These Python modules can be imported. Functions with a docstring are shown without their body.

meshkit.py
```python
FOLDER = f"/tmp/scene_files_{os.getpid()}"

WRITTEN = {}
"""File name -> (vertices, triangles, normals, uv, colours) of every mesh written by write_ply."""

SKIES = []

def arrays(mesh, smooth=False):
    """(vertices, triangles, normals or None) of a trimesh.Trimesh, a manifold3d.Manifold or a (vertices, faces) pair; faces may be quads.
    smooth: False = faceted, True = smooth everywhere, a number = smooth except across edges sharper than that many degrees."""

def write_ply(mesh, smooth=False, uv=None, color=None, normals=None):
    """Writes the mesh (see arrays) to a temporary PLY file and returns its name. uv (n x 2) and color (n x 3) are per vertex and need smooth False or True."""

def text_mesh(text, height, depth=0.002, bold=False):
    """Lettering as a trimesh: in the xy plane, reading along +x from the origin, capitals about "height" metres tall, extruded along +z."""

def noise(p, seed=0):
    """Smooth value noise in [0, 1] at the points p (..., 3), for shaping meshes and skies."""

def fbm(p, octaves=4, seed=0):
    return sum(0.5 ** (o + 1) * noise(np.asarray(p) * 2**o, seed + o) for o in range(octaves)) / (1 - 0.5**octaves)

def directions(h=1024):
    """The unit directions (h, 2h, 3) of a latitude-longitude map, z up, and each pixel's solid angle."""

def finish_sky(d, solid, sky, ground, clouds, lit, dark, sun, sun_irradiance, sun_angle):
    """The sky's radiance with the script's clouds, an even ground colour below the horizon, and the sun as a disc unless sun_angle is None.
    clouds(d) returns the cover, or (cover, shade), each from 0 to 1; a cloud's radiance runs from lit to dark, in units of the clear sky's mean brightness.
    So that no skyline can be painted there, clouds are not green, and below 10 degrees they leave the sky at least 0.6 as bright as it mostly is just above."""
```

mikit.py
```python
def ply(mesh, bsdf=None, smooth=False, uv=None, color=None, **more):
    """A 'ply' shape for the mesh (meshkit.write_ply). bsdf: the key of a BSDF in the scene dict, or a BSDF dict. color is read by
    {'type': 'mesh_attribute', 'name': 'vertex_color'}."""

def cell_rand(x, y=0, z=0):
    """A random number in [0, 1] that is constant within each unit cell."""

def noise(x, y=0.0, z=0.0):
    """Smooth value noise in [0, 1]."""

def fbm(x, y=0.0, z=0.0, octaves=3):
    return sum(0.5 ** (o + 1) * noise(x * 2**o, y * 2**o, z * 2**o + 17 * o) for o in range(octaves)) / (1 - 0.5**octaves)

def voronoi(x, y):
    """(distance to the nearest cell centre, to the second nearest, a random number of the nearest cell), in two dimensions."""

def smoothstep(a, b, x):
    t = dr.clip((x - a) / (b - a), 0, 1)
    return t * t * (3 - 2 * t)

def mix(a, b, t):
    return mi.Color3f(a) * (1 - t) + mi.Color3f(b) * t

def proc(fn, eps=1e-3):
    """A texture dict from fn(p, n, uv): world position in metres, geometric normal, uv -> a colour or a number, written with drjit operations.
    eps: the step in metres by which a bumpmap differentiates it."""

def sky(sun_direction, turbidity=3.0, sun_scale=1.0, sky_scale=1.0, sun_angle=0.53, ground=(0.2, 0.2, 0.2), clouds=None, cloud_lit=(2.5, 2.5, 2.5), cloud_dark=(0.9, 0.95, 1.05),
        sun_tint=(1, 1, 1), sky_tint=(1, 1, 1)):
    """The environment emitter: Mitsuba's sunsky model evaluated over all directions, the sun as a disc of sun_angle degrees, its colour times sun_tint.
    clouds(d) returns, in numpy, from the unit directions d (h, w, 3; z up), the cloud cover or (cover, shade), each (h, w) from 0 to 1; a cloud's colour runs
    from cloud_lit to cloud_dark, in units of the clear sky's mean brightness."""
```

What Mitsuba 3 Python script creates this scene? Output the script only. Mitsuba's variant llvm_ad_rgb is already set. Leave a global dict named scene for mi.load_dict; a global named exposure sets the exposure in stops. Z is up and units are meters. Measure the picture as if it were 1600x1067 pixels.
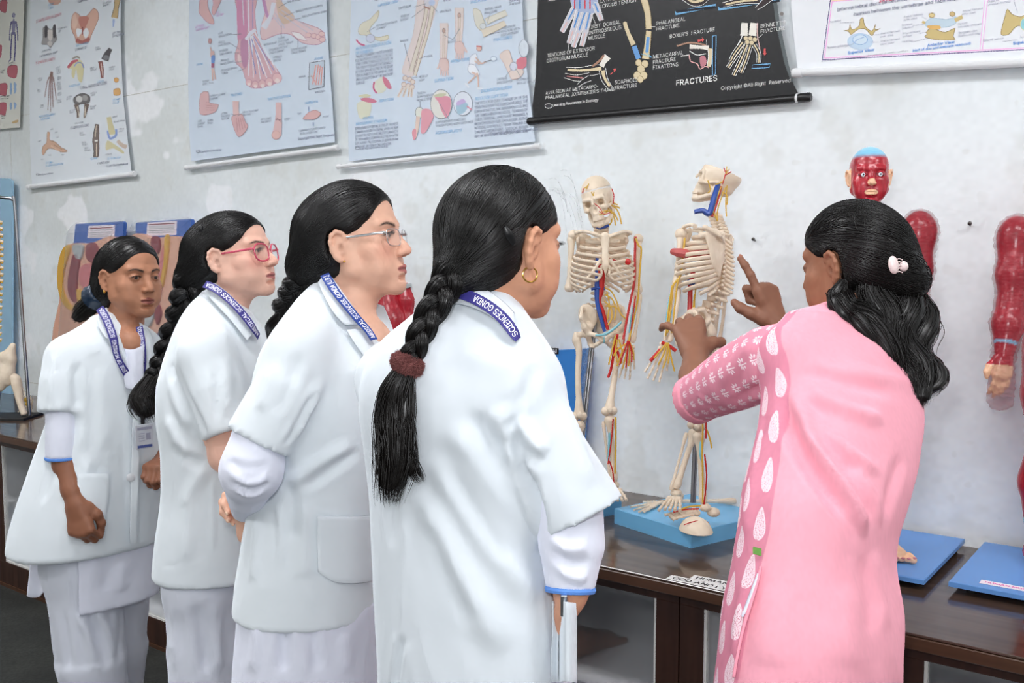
import math, random, numpy as np, trimesh, mitsuba as mi, drjit as dr, mikit, meshkit
from shapely.geometry import Polygon, LineString, Point, box as sbox
from shapely.ops import unary_union
from scipy import ndimage
from scipy.spatial import cKDTree
random.seed(7); RNG = np.random.default_rng(11)
T4 = mi.ScalarTransform4f
scene, labels = {'type': 'scene'}, {}
A = lambda *v: np.array(v, float)
nrm = lambda v: np.asarray(v, float) / (np.linalg.norm(v) + 1e-12)

# ------------------------------------------------------------------ camera
FOC, CX, CY = 1500.0, 800.0, 533.5
CAM = A(0, 0, 1.47)
PITCH = math.atan(118.5 / FOC)
FWD = A(-.6 * math.cos(PITCH), .8 * math.cos(PITCH), -math.sin(PITCH))
RGT = A(.8, .6, 0)
UPV = np.cross(RGT, FWD)
scene['camera'] = {'type': 'perspective', 'fov': 2 * math.degrees(math.atan(800 / FOC)), 'fov_axis': 'x', 'near_clip': .05, 'far_clip': 60.,
                   'to_world': T4().look_at(origin=CAM.tolist(), target=(CAM + FWD).tolist(), up=UPV.tolist())}
# ------------------------------------------------------------------ light: the photographer's flash, and the room's own ceiling panels
exposure = 0.27
FLASH = CAM - RGT * .07 + UPV * .16
for i in range(8):
    a = i * 2 * math.pi / 8
    scene[f'flash_light_{i + 1:03d}'] = {'type': 'point', 'position': (FLASH + RGT * .045 * math.cos(a) + UPV * .035 * math.sin(a)).tolist(),
                                         'intensity': {'type': 'rgb', 'value': [.33, .335, .345]}}
CEIL_RAD = 11.5

# ------------------------------------------------------------------ points: a pixel of the 1600 x 1067 frame with a depth, or on a plane
def ray(px, py):
    return FWD + (px - CX) / FOC * RGT + (CY - py) / FOC * UPV
def P(px, py, d):
    return CAM + d * ray(px, py)
def PY(px, py, y):
    r = ray(px, py); return CAM + r * ((y - CAM[1]) / r[1])
def PZ(px, py, z):
    r = ray(px, py); return CAM + r * ((z - CAM[2]) / r[2])
def proj(v):
    q = np.asarray(v, float) - CAM; d = q @ FWD
    return np.stack([CX + FOC * (q @ RGT) / d, CY - FOC * (q @ UPV) / d, d], -1)

# ------------------------------------------------------------------ scene entries
def key_for(name, parent=None):
    base = (parent + '__' if parent else '') + name; k, i = base, 0
    while k in scene or k in labels or k in USED:
        i += 1; k = f'{base}_{i:03d}'
    USED.add(k); return k
USED = set()
def tag(k, label=None, cat=None, group=None, kind=None):
    d = labels.setdefault(k, {})
    for a, b in (('label', label), ('category', cat), ('group', group), ('kind', kind)):
        if b: d[a] = b
    return k
def thing(name, label, cat, group=None):
    return tag(key_for(name), label, cat, group)
def obj(name, mesh, mat, parent=None, smooth=35, label=None, cat=None, group=None, kind=None, uv=None, color=None, **kw):
    k = key_for(name, parent)
    if uv is not None or color is not None:
        smooth = True if smooth not in (False,) else False
    scene[k] = mikit.ply(mesh, mat, smooth=smooth, uv=uv, color=color, **kw)
    if label or cat or group or kind: tag(k, label, cat, group, kind)
    return k
def rgb(c):
    """sRGB 0..255 to linear"""
    c = np.asarray(c, float) / 255
    return np.where(c < .04045, c / 12.92, ((c + .055) / 1.055) ** 2.4)
def tex(c):
    if callable(c): return mikit.proc(c)
    if isinstance(c, dict): return c
    return {'type': 'rgb', 'value': [float(x) for x in rgb(c)]}
def R(*c):
    return [float(x) for x in rgb(c[0] if len(c) == 1 else c)]
VC = {'type': 'mesh_attribute', 'name': 'vertex_color'}
def mat(name, c, rough=.5, bump=None, bscale=1., two=True, **kw):
    b = {'type': 'principled', 'base_color': tex(c), 'roughness': rough, **kw}
    if bump is not None:
        b = {'type': 'bumpmap', 'tex': mikit.proc(bump), 'scale': bscale, 'bsdf': b}
    scene['mat_' + name] = {'type': 'twosided', 'bsdf': b} if two else b
    return 'mat_' + name

# ------------------------------------------------------------------ plain meshes
def box(x0, x1, y0, y1, z0, z1, ch=.0):
    if ch <= 0:
        return trimesh.creation.box(bounds=[[x0, y0, z0], [x1, y1, z1]])
    pts = []
    for sx in (0, 1):
        for sy in (0, 1):
            for sz in (0, 1):
                c = A(x1 if sx else x0, y1 if sy else y0, z1 if sz else z0); s = A(1 - 2 * sx, 1 - 2 * sy, 1 - 2 * sz)
                for k in range(3):
                    q = c + s * ch; q[k] = c[k]; pts.append(q)
    return trimesh.convex.convex_hull(np.array(pts))
def cat(*ms):
    ms = [m if isinstance(m, trimesh.Trimesh) else trimesh.Trimesh(m[0], m[1], process=False) for m in ms]
    return trimesh.util.concatenate(ms)
def spline(pts, n):
    pts = np.asarray(pts, float)
    if len(pts) < 3:
        t = np.linspace(0, 1, n)[:, None]; return pts[0] * (1 - t) + pts[-1] * t
    p = np.vstack([2 * pts[0] - pts[1], pts, 2 * pts[-1] - pts[-2]])
    u = np.linspace(0, len(pts) - 1 - 1e-9, n); i = u.astype(int); t = (u - i)[:, None]
    a, b, c, d = p[i], p[i + 1], p[i + 2], p[i + 3]
    return .5 * (2 * b + (c - a) * t + (2 * a - 5 * b + 4 * c - d) * t ** 2 + (3 * b - a - 3 * c + d) * t ** 3)
def frames(p, ref=None):
    t = np.gradient(p, axis=0); t /= np.linalg.norm(t, axis=1, keepdims=True) + 1e-12
    n = np.zeros_like(p)
    r = np.asarray(ref, float) if ref is not None else (A(0, 0, 1) if abs(t[0][2]) < .9 else A(1, 0, 0))
    for i in range(len(p)):
        v = r - t[i] * (r @ t[i]); l = np.linalg.norm(v)
        r = v / l if l > 1e-6 else r
        n[i] = r
    return t, n, np.cross(t, n)
def tube(pts, r, sides=8, n=None, flat=1., ref=None, cap=True):
    """a tube along points; r a number or one per given point; flat squashes along the frame's normal"""
    pts = np.asarray(pts, float); r = np.broadcast_to(np.asarray(r, float), (len(pts),))
    if n:
        u = np.linspace(0, len(pts) - 1, n); rr = np.interp(u, np.arange(len(pts)), r); p = spline(pts, n)
    else:
        p, rr = pts, r
    t, a, b = frames(p, ref)
    ang = np.arange(sides) * 2 * np.pi / sides
    v = p[:, None] + rr[:, None, None] * (np.cos(ang)[None, :, None] * a[:, None] * flat + np.sin(ang)[None, :, None] * b[:, None])
    m = len(p); i, j = np.meshgrid(np.arange(m - 1), np.arange(sides), indexing='ij')
    q = np.stack([i * sides + j, i * sides + (j + 1) % sides, (i + 1) * sides + (j + 1) % sides, (i + 1) * sides + j], -1).reshape(-1, 4)
    f = np.vstack([q[:, [0, 1, 2]], q[:, [0, 2, 3]]]); v = v.reshape(-1, 3)
    if cap:
        v = np.vstack([v, p[0], p[-1]]); k = np.arange(sides)
        f = np.vstack([f, np.stack([np.full(sides, len(v) - 2), (k + 1) % sides, k], 1), np.stack([np.full(sides, len(v) - 1), (m - 1) * sides + k, (m - 1) * sides + (k + 1) % sides], 1)])
    return trimesh.Trimesh(v, f, process=False)
def lathe(profile, a, b, sides=24):
    """radius/fraction profile revolved about the segment a-b"""
    a, b = np.asarray(a, float), np.asarray(b, float)
    return tube([a + (b - a) * t for t, _ in profile], [max(r, 1e-4) for _, r in profile], sides)
def ellm(c, r, R=None, sub=3):
    m = trimesh.creation.icosphere(subdivisions=sub); v = m.vertices * np.asarray(r, float)
    if R is not None: v = v @ np.asarray(R).T
    return trimesh.Trimesh(v + np.asarray(c, float), m.faces, process=False)
def flatpoly(poly, depth, fn=None):
    """a shapely polygon extruded by depth; fn maps its points to the world"""
    out = []
    for g in getattr(poly, 'geoms', [poly]):
        if g.is_empty or g.geom_type != 'Polygon' or g.area < 1e-12: continue
        out.append(trimesh.creation.extrude_polygon(g, depth, engine='earcut'))
    m = trimesh.util.concatenate(out)
    if fn is not None: m.vertices = fn(np.array(m.vertices))
    return m
def rot(axis, deg):
    return trimesh.transformations.rotation_matrix(math.radians(deg), axis)[:3, :3]

# ------------------------------------------------------------------ implicit surfaces on a grid
class Field:
    def __init__(s, lo, hi, h):
        s.lo, s.h = np.asarray(lo, float), h
        s.n = np.ceil((np.asarray(hi) - s.lo) / h).astype(int) + 1
        s.V = np.full(s.n, 1., np.float32)
        s.ax = [(s.lo[k] + h * np.arange(s.n[k])).astype(np.float32) for k in range(3)]
    def region(s, lo, hi, pad):
        a = np.clip(np.floor((np.asarray(lo) - pad - s.lo) / s.h).astype(int), 0, s.n)
        b = np.clip(np.ceil((np.asarray(hi) + pad - s.lo) / s.h).astype(int) + 1, 0, s.n)
        return tuple(slice(i, j) for i, j in zip(a, b))
    def apply(s, fn, lo, hi, k, op='add'):
        sl = s.region(lo, hi, k + 3 * s.h)
        if any(q.stop <= q.start for q in sl): return s
        X, Y, Z = s.ax[0][sl[0]][:, None, None], s.ax[1][sl[1]][None, :, None], s.ax[2][sl[2]][None, None, :]
        d = fn(X, Y, Z).astype(np.float32); v = s.V[sl]
        if op == 'add':
            h = np.maximum(k - np.abs(v - d), 0); s.V[sl] = np.minimum(v, d) - (h * h / (4 * k) if k > 0 else 0)
        elif op == 'cut':
            d = -d; h = np.maximum(k - np.abs(v - d), 0); s.V[sl] = np.maximum(v, d) + (h * h / (4 * k) if k > 0 else 0)
        return s
    def cone(s, a, b, ra, rb, k=.01, op='add', n=None, q=1.):
        a, b = np.asarray(a, float), np.asarray(b, float); ab = b - a; L = ab @ ab + 1e-12; r = max(ra, rb) * max(1, q)
        def fn(X, Y, Z):
            x, y, z = X - a[0], Y - a[1], Z - a[2]
            t = np.clip((x * ab[0] + y * ab[1] + z * ab[2]) / L, 0, 1)
            x, y, z = x - t * ab[0], y - t * ab[1], z - t * ab[2]
            if n is not None:
                c = (x * n[0] + y * n[1] + z * n[2]) * (1 / q - 1)
                x, y, z = x + c * n[0], y + c * n[1], z + c * n[2]
            return (np.sqrt(x * x + y * y + z * z) - (ra + (rb - ra) * t)) * min(1, q)
        return s.apply(fn, np.minimum(a, b) - r, np.maximum(a, b) + r, k, op)
    def chain(s, pts, rs, k=.01, op='add', **kw):
        for i in range(len(pts) - 1): s.cone(pts[i], pts[i + 1], rs[i], rs[i + 1], k, op, **kw)
        return s
    def frus(s, a, b, ra, rb, k=.01, op='add', n=None, q=1.):
        """a cone with flat ends"""
        a, b = np.asarray(a, float), np.asarray(b, float); ab = b - a; L = np.linalg.norm(ab); ab = ab / L; r = max(ra, rb) * max(1, q)
        def fn(X, Y, Z):
            x, y, z = X - a[0], Y - a[1], Z - a[2]; t = x * ab[0] + y * ab[1] + z * ab[2]
            x, y, z = x - t * ab[0], y - t * ab[1], z - t * ab[2]
            if n is not None:
                c = (x * n[0] + y * n[1] + z * n[2]) * (1 / q - 1)
                x, y, z = x + c * n[0], y + c * n[1], z + c * n[2]
            return np.maximum((np.sqrt(x * x + y * y + z * z) - (ra + (rb - ra) * np.clip(t / L, 0, 1))) * min(1, q), np.maximum(t - L, -t))
        return s.apply(fn, np.minimum(a, b) - r, np.maximum(a, b) + r, k, op)
    def polycone(s, pts, rs, k=.01, op='add', n=None, q=1., flat=True):
        """a bent cone through points, joined without swelling; its far end cut flat"""
        pts = [np.asarray(p, float) for p in pts]; r = max(rs) * max(1, q)
        def fn(X, Y, Z):
            best = None
            for i in range(len(pts) - 1):
                a, b = pts[i], pts[i + 1]; ab = b - a; L = np.linalg.norm(ab); ab = ab / L
                x, y, z = X - a[0], Y - a[1], Z - a[2]; t = x * ab[0] + y * ab[1] + z * ab[2]; last = flat and i == len(pts) - 2
                tc = np.clip(t, 0, L) if not last else np.maximum(t, 0)
                x, y, z = x - tc * ab[0], y - tc * ab[1], z - tc * ab[2]
                if n is not None:
                    c = (x * n[0] + y * n[1] + z * n[2]) * (1 / q - 1); x, y, z = x + c * n[0], y + c * n[1], z + c * n[2]
                d = (np.sqrt(x * x + y * y + z * z) - (rs[i] + (rs[i + 1] - rs[i]) * np.clip(t / L, 0, 1))) * min(1, q)
                if last: d = np.maximum(d, t - L)
                best = d if best is None else np.minimum(best, d)
            return best
        P_ = np.array(pts); return s.apply(fn, P_.min(0) - r, P_.max(0) + r, k, op)
    def sleeve(s, pts, rs, k=.03, wall=.006, deep=.045, **kw):
        s.polycone(pts, rs, k, **kw)
        a, b = np.asarray(pts[-2], float), np.asarray(pts[-1], float)
        L = np.linalg.norm(b - a); f = max(0, 1 - deep / L); g = nrm(b - a)
        s.frus(a + (b - a) * f, b + g * .02, rs[-2] + (rs[-1] - rs[-2]) * f - wall * 2.2, rs[-1] - wall, .003, 'cut', **kw)
        return s
    def ell(s, c, r, R=None, k=.01, op='add'):
        c, r = np.asarray(c, float), np.asarray(r, float); R = np.eye(3) if R is None else np.asarray(R)
        ext = np.sqrt(((R * r) ** 2).sum(1))
        def fn(X, Y, Z):
            x, y, z = X - c[0], Y - c[1], Z - c[2]
            p = [(x * R[0, i] + y * R[1, i] + z * R[2, i]) for i in range(3)]
            k0 = np.sqrt(sum((p[i] / r[i]) ** 2 for i in range(3))); k1 = np.sqrt(sum((p[i] / r[i] ** 2) ** 2 for i in range(3))) + 1e-9
            return k0 * (k0 - 1) / k1
        return s.apply(fn, c - ext, c + ext, k, op)
    def half(s, p, n, op='cut', k=.002, lo=None, hi=None):
        """cuts away everything on the side of p that n points to"""
        p, n = np.asarray(p, float), nrm(n)
        lo = s.lo if lo is None else lo; hi = s.lo + s.h * s.n if hi is None else hi
        return s.apply(lambda X, Y, Z: -((X - p[0]) * n[0] + (Y - p[1]) * n[1] + (Z - p[2]) * n[2]), lo, hi, k, op)
    def stack(s, rows, yaw, k=.02, op='add', exp=2.3, grow=0.):
        """elliptic cross-sections: rows of (z, cx, cy, half width, half depth); yaw turns the width axis"""
        rows = np.array(sorted(rows, key=lambda r: r[0]), float); z = rows[:, 0]
        zz = np.linspace(z[0], z[-1], 160); from_ = [ndimage.gaussian_filter1d(np.interp(zz, z, rows[:, i]), 4, mode='nearest') for i in range(1, 5)]
        ca, sa = math.cos(yaw), math.sin(yaw)
        def fn(X, Y, Z):
            cx, cy, a, b = [np.interp(Z, zz, f) for f in from_]
            a, b = a + grow, b + grow
            u, v = (X - cx) * ca + (Y - cy) * sa, -(X - cx) * sa + (Y - cy) * ca
            g = (np.abs(u / a) ** exp + np.abs(v / b) ** exp) ** (1 / exp)
            d = (g - 1) * np.minimum(a, b)
            return np.maximum(d, np.maximum(z[0] - Z, Z - z[-1]))
        m = rows[:, 3:5].max(1) * 1.1 + abs(grow) + .02
        return s.apply(fn, [(rows[:, 1] - m).min(), (rows[:, 2] - m).min(), z[0]], [(rows[:, 1] + m).max(), (rows[:, 2] + m).max(), z[-1]], k, op)
    def sample(s, p):
        q = ((np.asarray(p) - s.lo) / s.h).T
        return ndimage.map_coordinates(s.V, q, order=1, mode='nearest')
    def mesh(s, smooth=0):
        V = s.V; S = V < 0
        c = sum(S[i:i + S.shape[0] - 1, j:j + S.shape[1] - 1, k:k + S.shape[2] - 1].astype(np.int8) for i in (0, 1) for j in (0, 1) for k in (0, 1))
        m = (c > 0) & (c < 8); cells = np.argwhere(m); idx = np.full(m.shape, -1, np.int64); idx[m] = np.arange(len(cells))
        acc, num = np.zeros((len(cells), 3)), np.zeros(len(cells))
        for a in np.ndindex(2, 2, 2):
            for k in range(3):
                if a[k]: continue
                b = list(a); b[k] = 1
                va, vb = V[tuple((cells + a).T)], V[tuple((cells + b).T)]
                on = (va < 0) != (vb < 0); t = np.where(on, va / np.where(on, va - vb, 1), 0)
                p = np.array(a, float)[None] + t[:, None] * (np.array(b) - np.array(a)); acc += p * on[:, None]; num += on
        v = (cells + acc / num[:, None]) * s.h + s.lo
        faces = []
        for k in range(3):
            o = [0, 1, 2]; o.remove(k); sh = [slice(1, -1)] * 3; sh[k] = slice(0, -1); s2 = list(sh); s2[k] = slice(1, None)
            a, b = S[tuple(sh)], S[tuple(s2)]; e = np.argwhere(a != b)
            flip = a[tuple(e.T)]; e = e + 1; e[:, k] -= 1
            q = []
            for du, dv in ((1, 1), (0, 1), (0, 0), (1, 0)):
                w = e.copy(); w[:, o[0]] -= du; w[:, o[1]] -= dv; q.append(idx[tuple(w.T)])
            q = np.stack(q, 1)
            if k == 1: flip = ~flip
            faces.append(np.where(flip[:, None], q, q[:, ::-1]))
        q = np.vstack(faces); q = q[(q >= 0).all(1)]
        f = np.vstack([q[:, [0, 1, 2]], q[:, [0, 2, 3]]])
        me = trimesh.Trimesh(v, f, process=False)
        if smooth: relax(me, smooth)
        return me

def crumple(m, amp=.003, seed=0, sc=1., keep=None):
    """soft creases of worn cloth: ridged noise drawn out along the hang"""
    v, n = np.array(m.vertices), vnormals(m); w = meshkit.fbm(v * 3 * sc, 2, seed + 9) - .5
    p = (v + w[:, None] * A(.10, .10, .16)) * A(13, 13, 5.5) * sc; a = 1 - np.sqrt((2 * meshkit.fbm(p, 2, seed) - 1) ** 2 + .006); b = meshkit.fbm((v + .06 * w[:, None]) * A(5, 5, 3) * sc, 2, seed + 4)
    d = amp * ((a ** 3 - .45) * 1.3 * np.clip(b * 2 - .45, .15, 1.2)); d *= np.clip((v[:, 2] - v[:, 2].min() - .008) / .06, 0, 1)
    for c, r in keep or []: d *= np.clip(np.linalg.norm(v - c, axis=1) / r - .75, 0, 1)
    m.vertices = v + n * d[:, None]; return m
def relax(m, n):
    from scipy.sparse import csr_matrix
    f, v = m.faces, np.array(m.vertices); i = np.concatenate([f[:, 0], f[:, 1], f[:, 2]]); j = np.concatenate([f[:, 1], f[:, 2], f[:, 0]])
    M = csr_matrix((np.ones(len(i) * 2), (np.concatenate([i, j]), np.concatenate([j, i]))), (len(v), len(v))); M.data[:] = 1; w = np.maximum(np.asarray(M.sum(1)).ravel(), 1)[:, None]
    for _ in range(n):
        for l in (.5, -.52): v = v + l * (M @ v / w - v)
    m.vertices = v; return m
def vnormals(m):
    return meshkit.arrays(m, True)[2]
def stick(v, n, pxy, lift=0.):
    """the point of a surface that shows at a pixel: its foremost vertex there"""
    q = proj(v); d2 = (q[:, 0] - pxy[0]) ** 2 + (q[:, 1] - pxy[1]) ** 2
    near = np.where(d2 < max(64., d2.min() * 1.5 + 4))[0]; i = near[np.argmin(q[near, 2] + np.sqrt(d2[near]) * .0006)]
    r = ray(*pxy); return CAM + r * q[i, 2] + n[i] * lift
def strokes(m, lines, view=True):
    """folds: lines of (points or pixels, width, height) raised (or pressed in) along a surface's normals"""
    v, n = np.array(m.vertices), vnormals(m); out = np.zeros(len(v))
    for pts, w, h in lines:
        pts = np.asarray(pts, float)
        if pts.shape[1] == 2: pts = ndimage.gaussian_filter1d(np.array([stick(v, n, p) for p in spline(pts, max(4, len(pts) * 3))]), 1.6, axis=0, mode='nearest')
        else: pts = spline(pts, max(4, len(pts) * 3))
        lo, hi = pts.min(0) - 3 * w, pts.max(0) + 3 * w
        on = np.where(((v > lo) & (v < hi)).all(1))[0]
        if not len(on): continue
        best, bt = np.full(len(on), 9.), np.zeros(len(on)); K = len(pts) - 1
        for i in range(K):
            a, ab = pts[i], pts[i + 1] - pts[i]; t = np.clip(((v[on] - a) @ ab) / (ab @ ab + 1e-12), 0, 1)
            d = np.linalg.norm(v[on] - a - t[:, None] * ab, axis=1); c = d < best; best[c], bt[c] = d[c], (i + t[c]) / K
        taper = np.clip(np.minimum(bt, 1 - bt) * 4, 0, 1); taper = taper * taper * (3 - 2 * taper)
        x = best / w
        out[on] += h * taper * np.exp(-x * x) - .25 * h * taper * np.exp(-(x - 1.7) ** 2)
    m.vertices = v + n * out[:, None]
    return relax(m, 1)
# ------------------------------------------------------------------ the room
WALL, FRONT, TOP = 2.75, 2.02, .72
sm = mikit.smoothstep
def wall_col(p, n, uv):
    a = mikit.fbm(p.x * 1.3, p.z * 1.5, 3., 4); b = mikit.fbm(p.x * 9, p.z * 9, 7., 3); c = mikit.fbm(p.x * 3.2 + 5, p.z * 4.0, 1., 4)
    col = mikit.mix(R([212, 217, 217]), R([232, 238, 241]), sm(.3, .7, a))
    col = mikit.mix(col, R([242, 244, 247]), sm(.6, .68, c) * .75 * sm(-2.2, -2.9, p.x))
    col = mikit.mix(col, R([203, 204, 198]), sm(.62, .8, b) * .28)
    fine = mikit.noise(p.x * 70, p.z * 70, 3.)
    spots = sm(.9, .97, mikit.noise(p.x * 26, p.z * 26, 9.)) * .12
    return mikit.mix(col, R([176, 172, 160]), spots) * (0.97 + .05 * fine)
def wall_bump(p, n, uv):
    return mikit.fbm(p.x * 60, p.z * 60, 2., 3) + .6 * mikit.fbm(p.x * 9, p.z * 9, 2., 2)
mat('wall', wall_col, .75, wall_bump, .0022)
mat('plain_wall', [222, 223, 220], .8)
mat('ceiling', [235, 235, 232], .9)
def floor_col(p, n, uv):
    return mikit.mix(R([34, 36, 35]), R([52, 54, 51]), mikit.fbm(p.x * 6, p.y * 6, 0., 4)) * (.85 + .3 * mikit.noise(p.x * 150, p.y * 150))
mat('floor', floor_col, .45)
def wood_col(p, n, uv):
    g = mikit.fbm(p.x * 3, (p.y + p.z) * 60, 1., 3); h = mikit.fbm(p.x * 1.2, p.y * 14, p.z * 14, 3)
    return mikit.mix(R([48, 29, 20]), R([82, 54, 37]), .5 * g + .5 * h)
def wood_v(p, n, uv):
    g = mikit.fbm((p.x + p.y) * 55, p.z * 3, 1., 3)
    return mikit.mix(R([40, 23, 18]), R([64, 38, 28]), g)
mat('wood_edge', wood_col, .35, specular=.5)
mat('wood_stile', wood_v, .35)
def top_col(p, n, uv):
    g = mikit.fbm(p.x * 2.5, p.y * 45, 1., 3)
    return mikit.mix(R([52, 38, 31]), R([80, 62, 50]), g)
mat('worktop', top_col, .11, specular=.75, clearcoat=.6, clearcoat_gloss=.97)
mat('grey_board', [226, 228, 231], .6)
mat('white_strip', [205, 205, 202], .5)
mat('dark_gap', [26, 18, 15], .6)
scene['mat_pane'] = {'type': 'mask', 'opacity': .07, 'bsdf': {'type': 'twosided', 'bsdf': {'type': 'principled', 'base_color': tex([150, 156, 160]), 'roughness': .08, 'specular': .8}}}
XL, XR, YB, ZC = -7.6, 3.6, -3.2, 3.15
def structure(name, m, b, label=None):
    return obj(name, m, b, smooth=False, kind='structure', label=label)
def panelled(x0, x1, z0, z1):  # the back wall as one sheet with a recessed paint joint
    return box(x0, x1, WALL, WALL + .15, z0, z1)
structure('wall_back', box(XL, XR, WALL, WALL + .15, 0, ZC), 'mat_wall')
structure('floor', box(XL - .15, XR + .15, YB - .15, WALL + .15, -.1, 0), 'mat_floor')
structure('ceiling', box(XL - .15, XR + .15, YB - .15, WALL + .15, ZC, ZC + .1), 'mat_ceiling')
structure('wall_left', box(XL - .15, XL, YB, WALL, 0, ZC), 'mat_plain_wall')
structure('wall_right', box(XR, XR + .15, YB, WALL, 0, ZC), 'mat_plain_wall')
structure('wall_rear', box(XL, XR, YB - .15, YB, 0, ZC), 'mat_plain_wall')
for i, (x, y) in enumerate([(-4.6, 1.0), (-2.2, 1.0), (.2, 1.0), (2.2, 1.0), (-4.6, -1.4), (-2.2, -1.4), (.2, -1.4)]):
    scene[key_for('light_panel', 'ceiling')] = {'type': 'rectangle', 'to_world': T4().translate([x, y, ZC - .012]).rotate([1, 0, 0], 180).scale([.6, .3, 1]),
                                           'emitter': {'type': 'area', 'radiance': {'type': 'rgb', 'value': [CEIL_RAD, CEIL_RAD, CEIL_RAD * 1.02]}}}
# faint joints and nails of the wall
mat('joint', [196, 196, 190], .8)
def joint(x0, z0, x1, z1, w=.003):
    if abs(x1 - x0) > abs(z1 - z0): m = box(x0, x1, WALL - .0012, WALL + .01, z0 - w / 2, z0 + w / 2)
    else: m = box(x0 - w / 2, x0 + w / 2, WALL - .0012, WALL + .01, z0, z1)
    return obj('joint', m, 'mat_joint', 'wall_back', smooth=False)
q0, q1 = PY(15, 185, WALL), PY(620, 70, WALL); joint(-7.5, q1[2], 2.5, q1[2])
joint(q0[0], 1.0, q0[0], q1[2])
q = PY(22, 594, WALL); joint(-7.5, q[2], -4.1, q[2], .006)
mat('nail', [92, 90, 88], .3, metallic=1.)
for i, (x, y, lab) in enumerate([(1179, 377, 'bent nail in the white wall right of the headless-topped skeleton'), (1515, 353, 'small nail high on the wall between the two red figures'), (1541, 876, 'nail low on the wall above the right blue board')]):
    q = PY(x, y, WALL); k = obj('wall_nail', cat(lathe([(0, .0025), (1, .0025)], q + A(0, .01, 0), q + A(.004, -.018, .006), 8), ellm(q + A(.004, -.02, .006), (.0055, .003, .005), sub=2)), 'mat_nail', label=lab, cat='nail')

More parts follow.
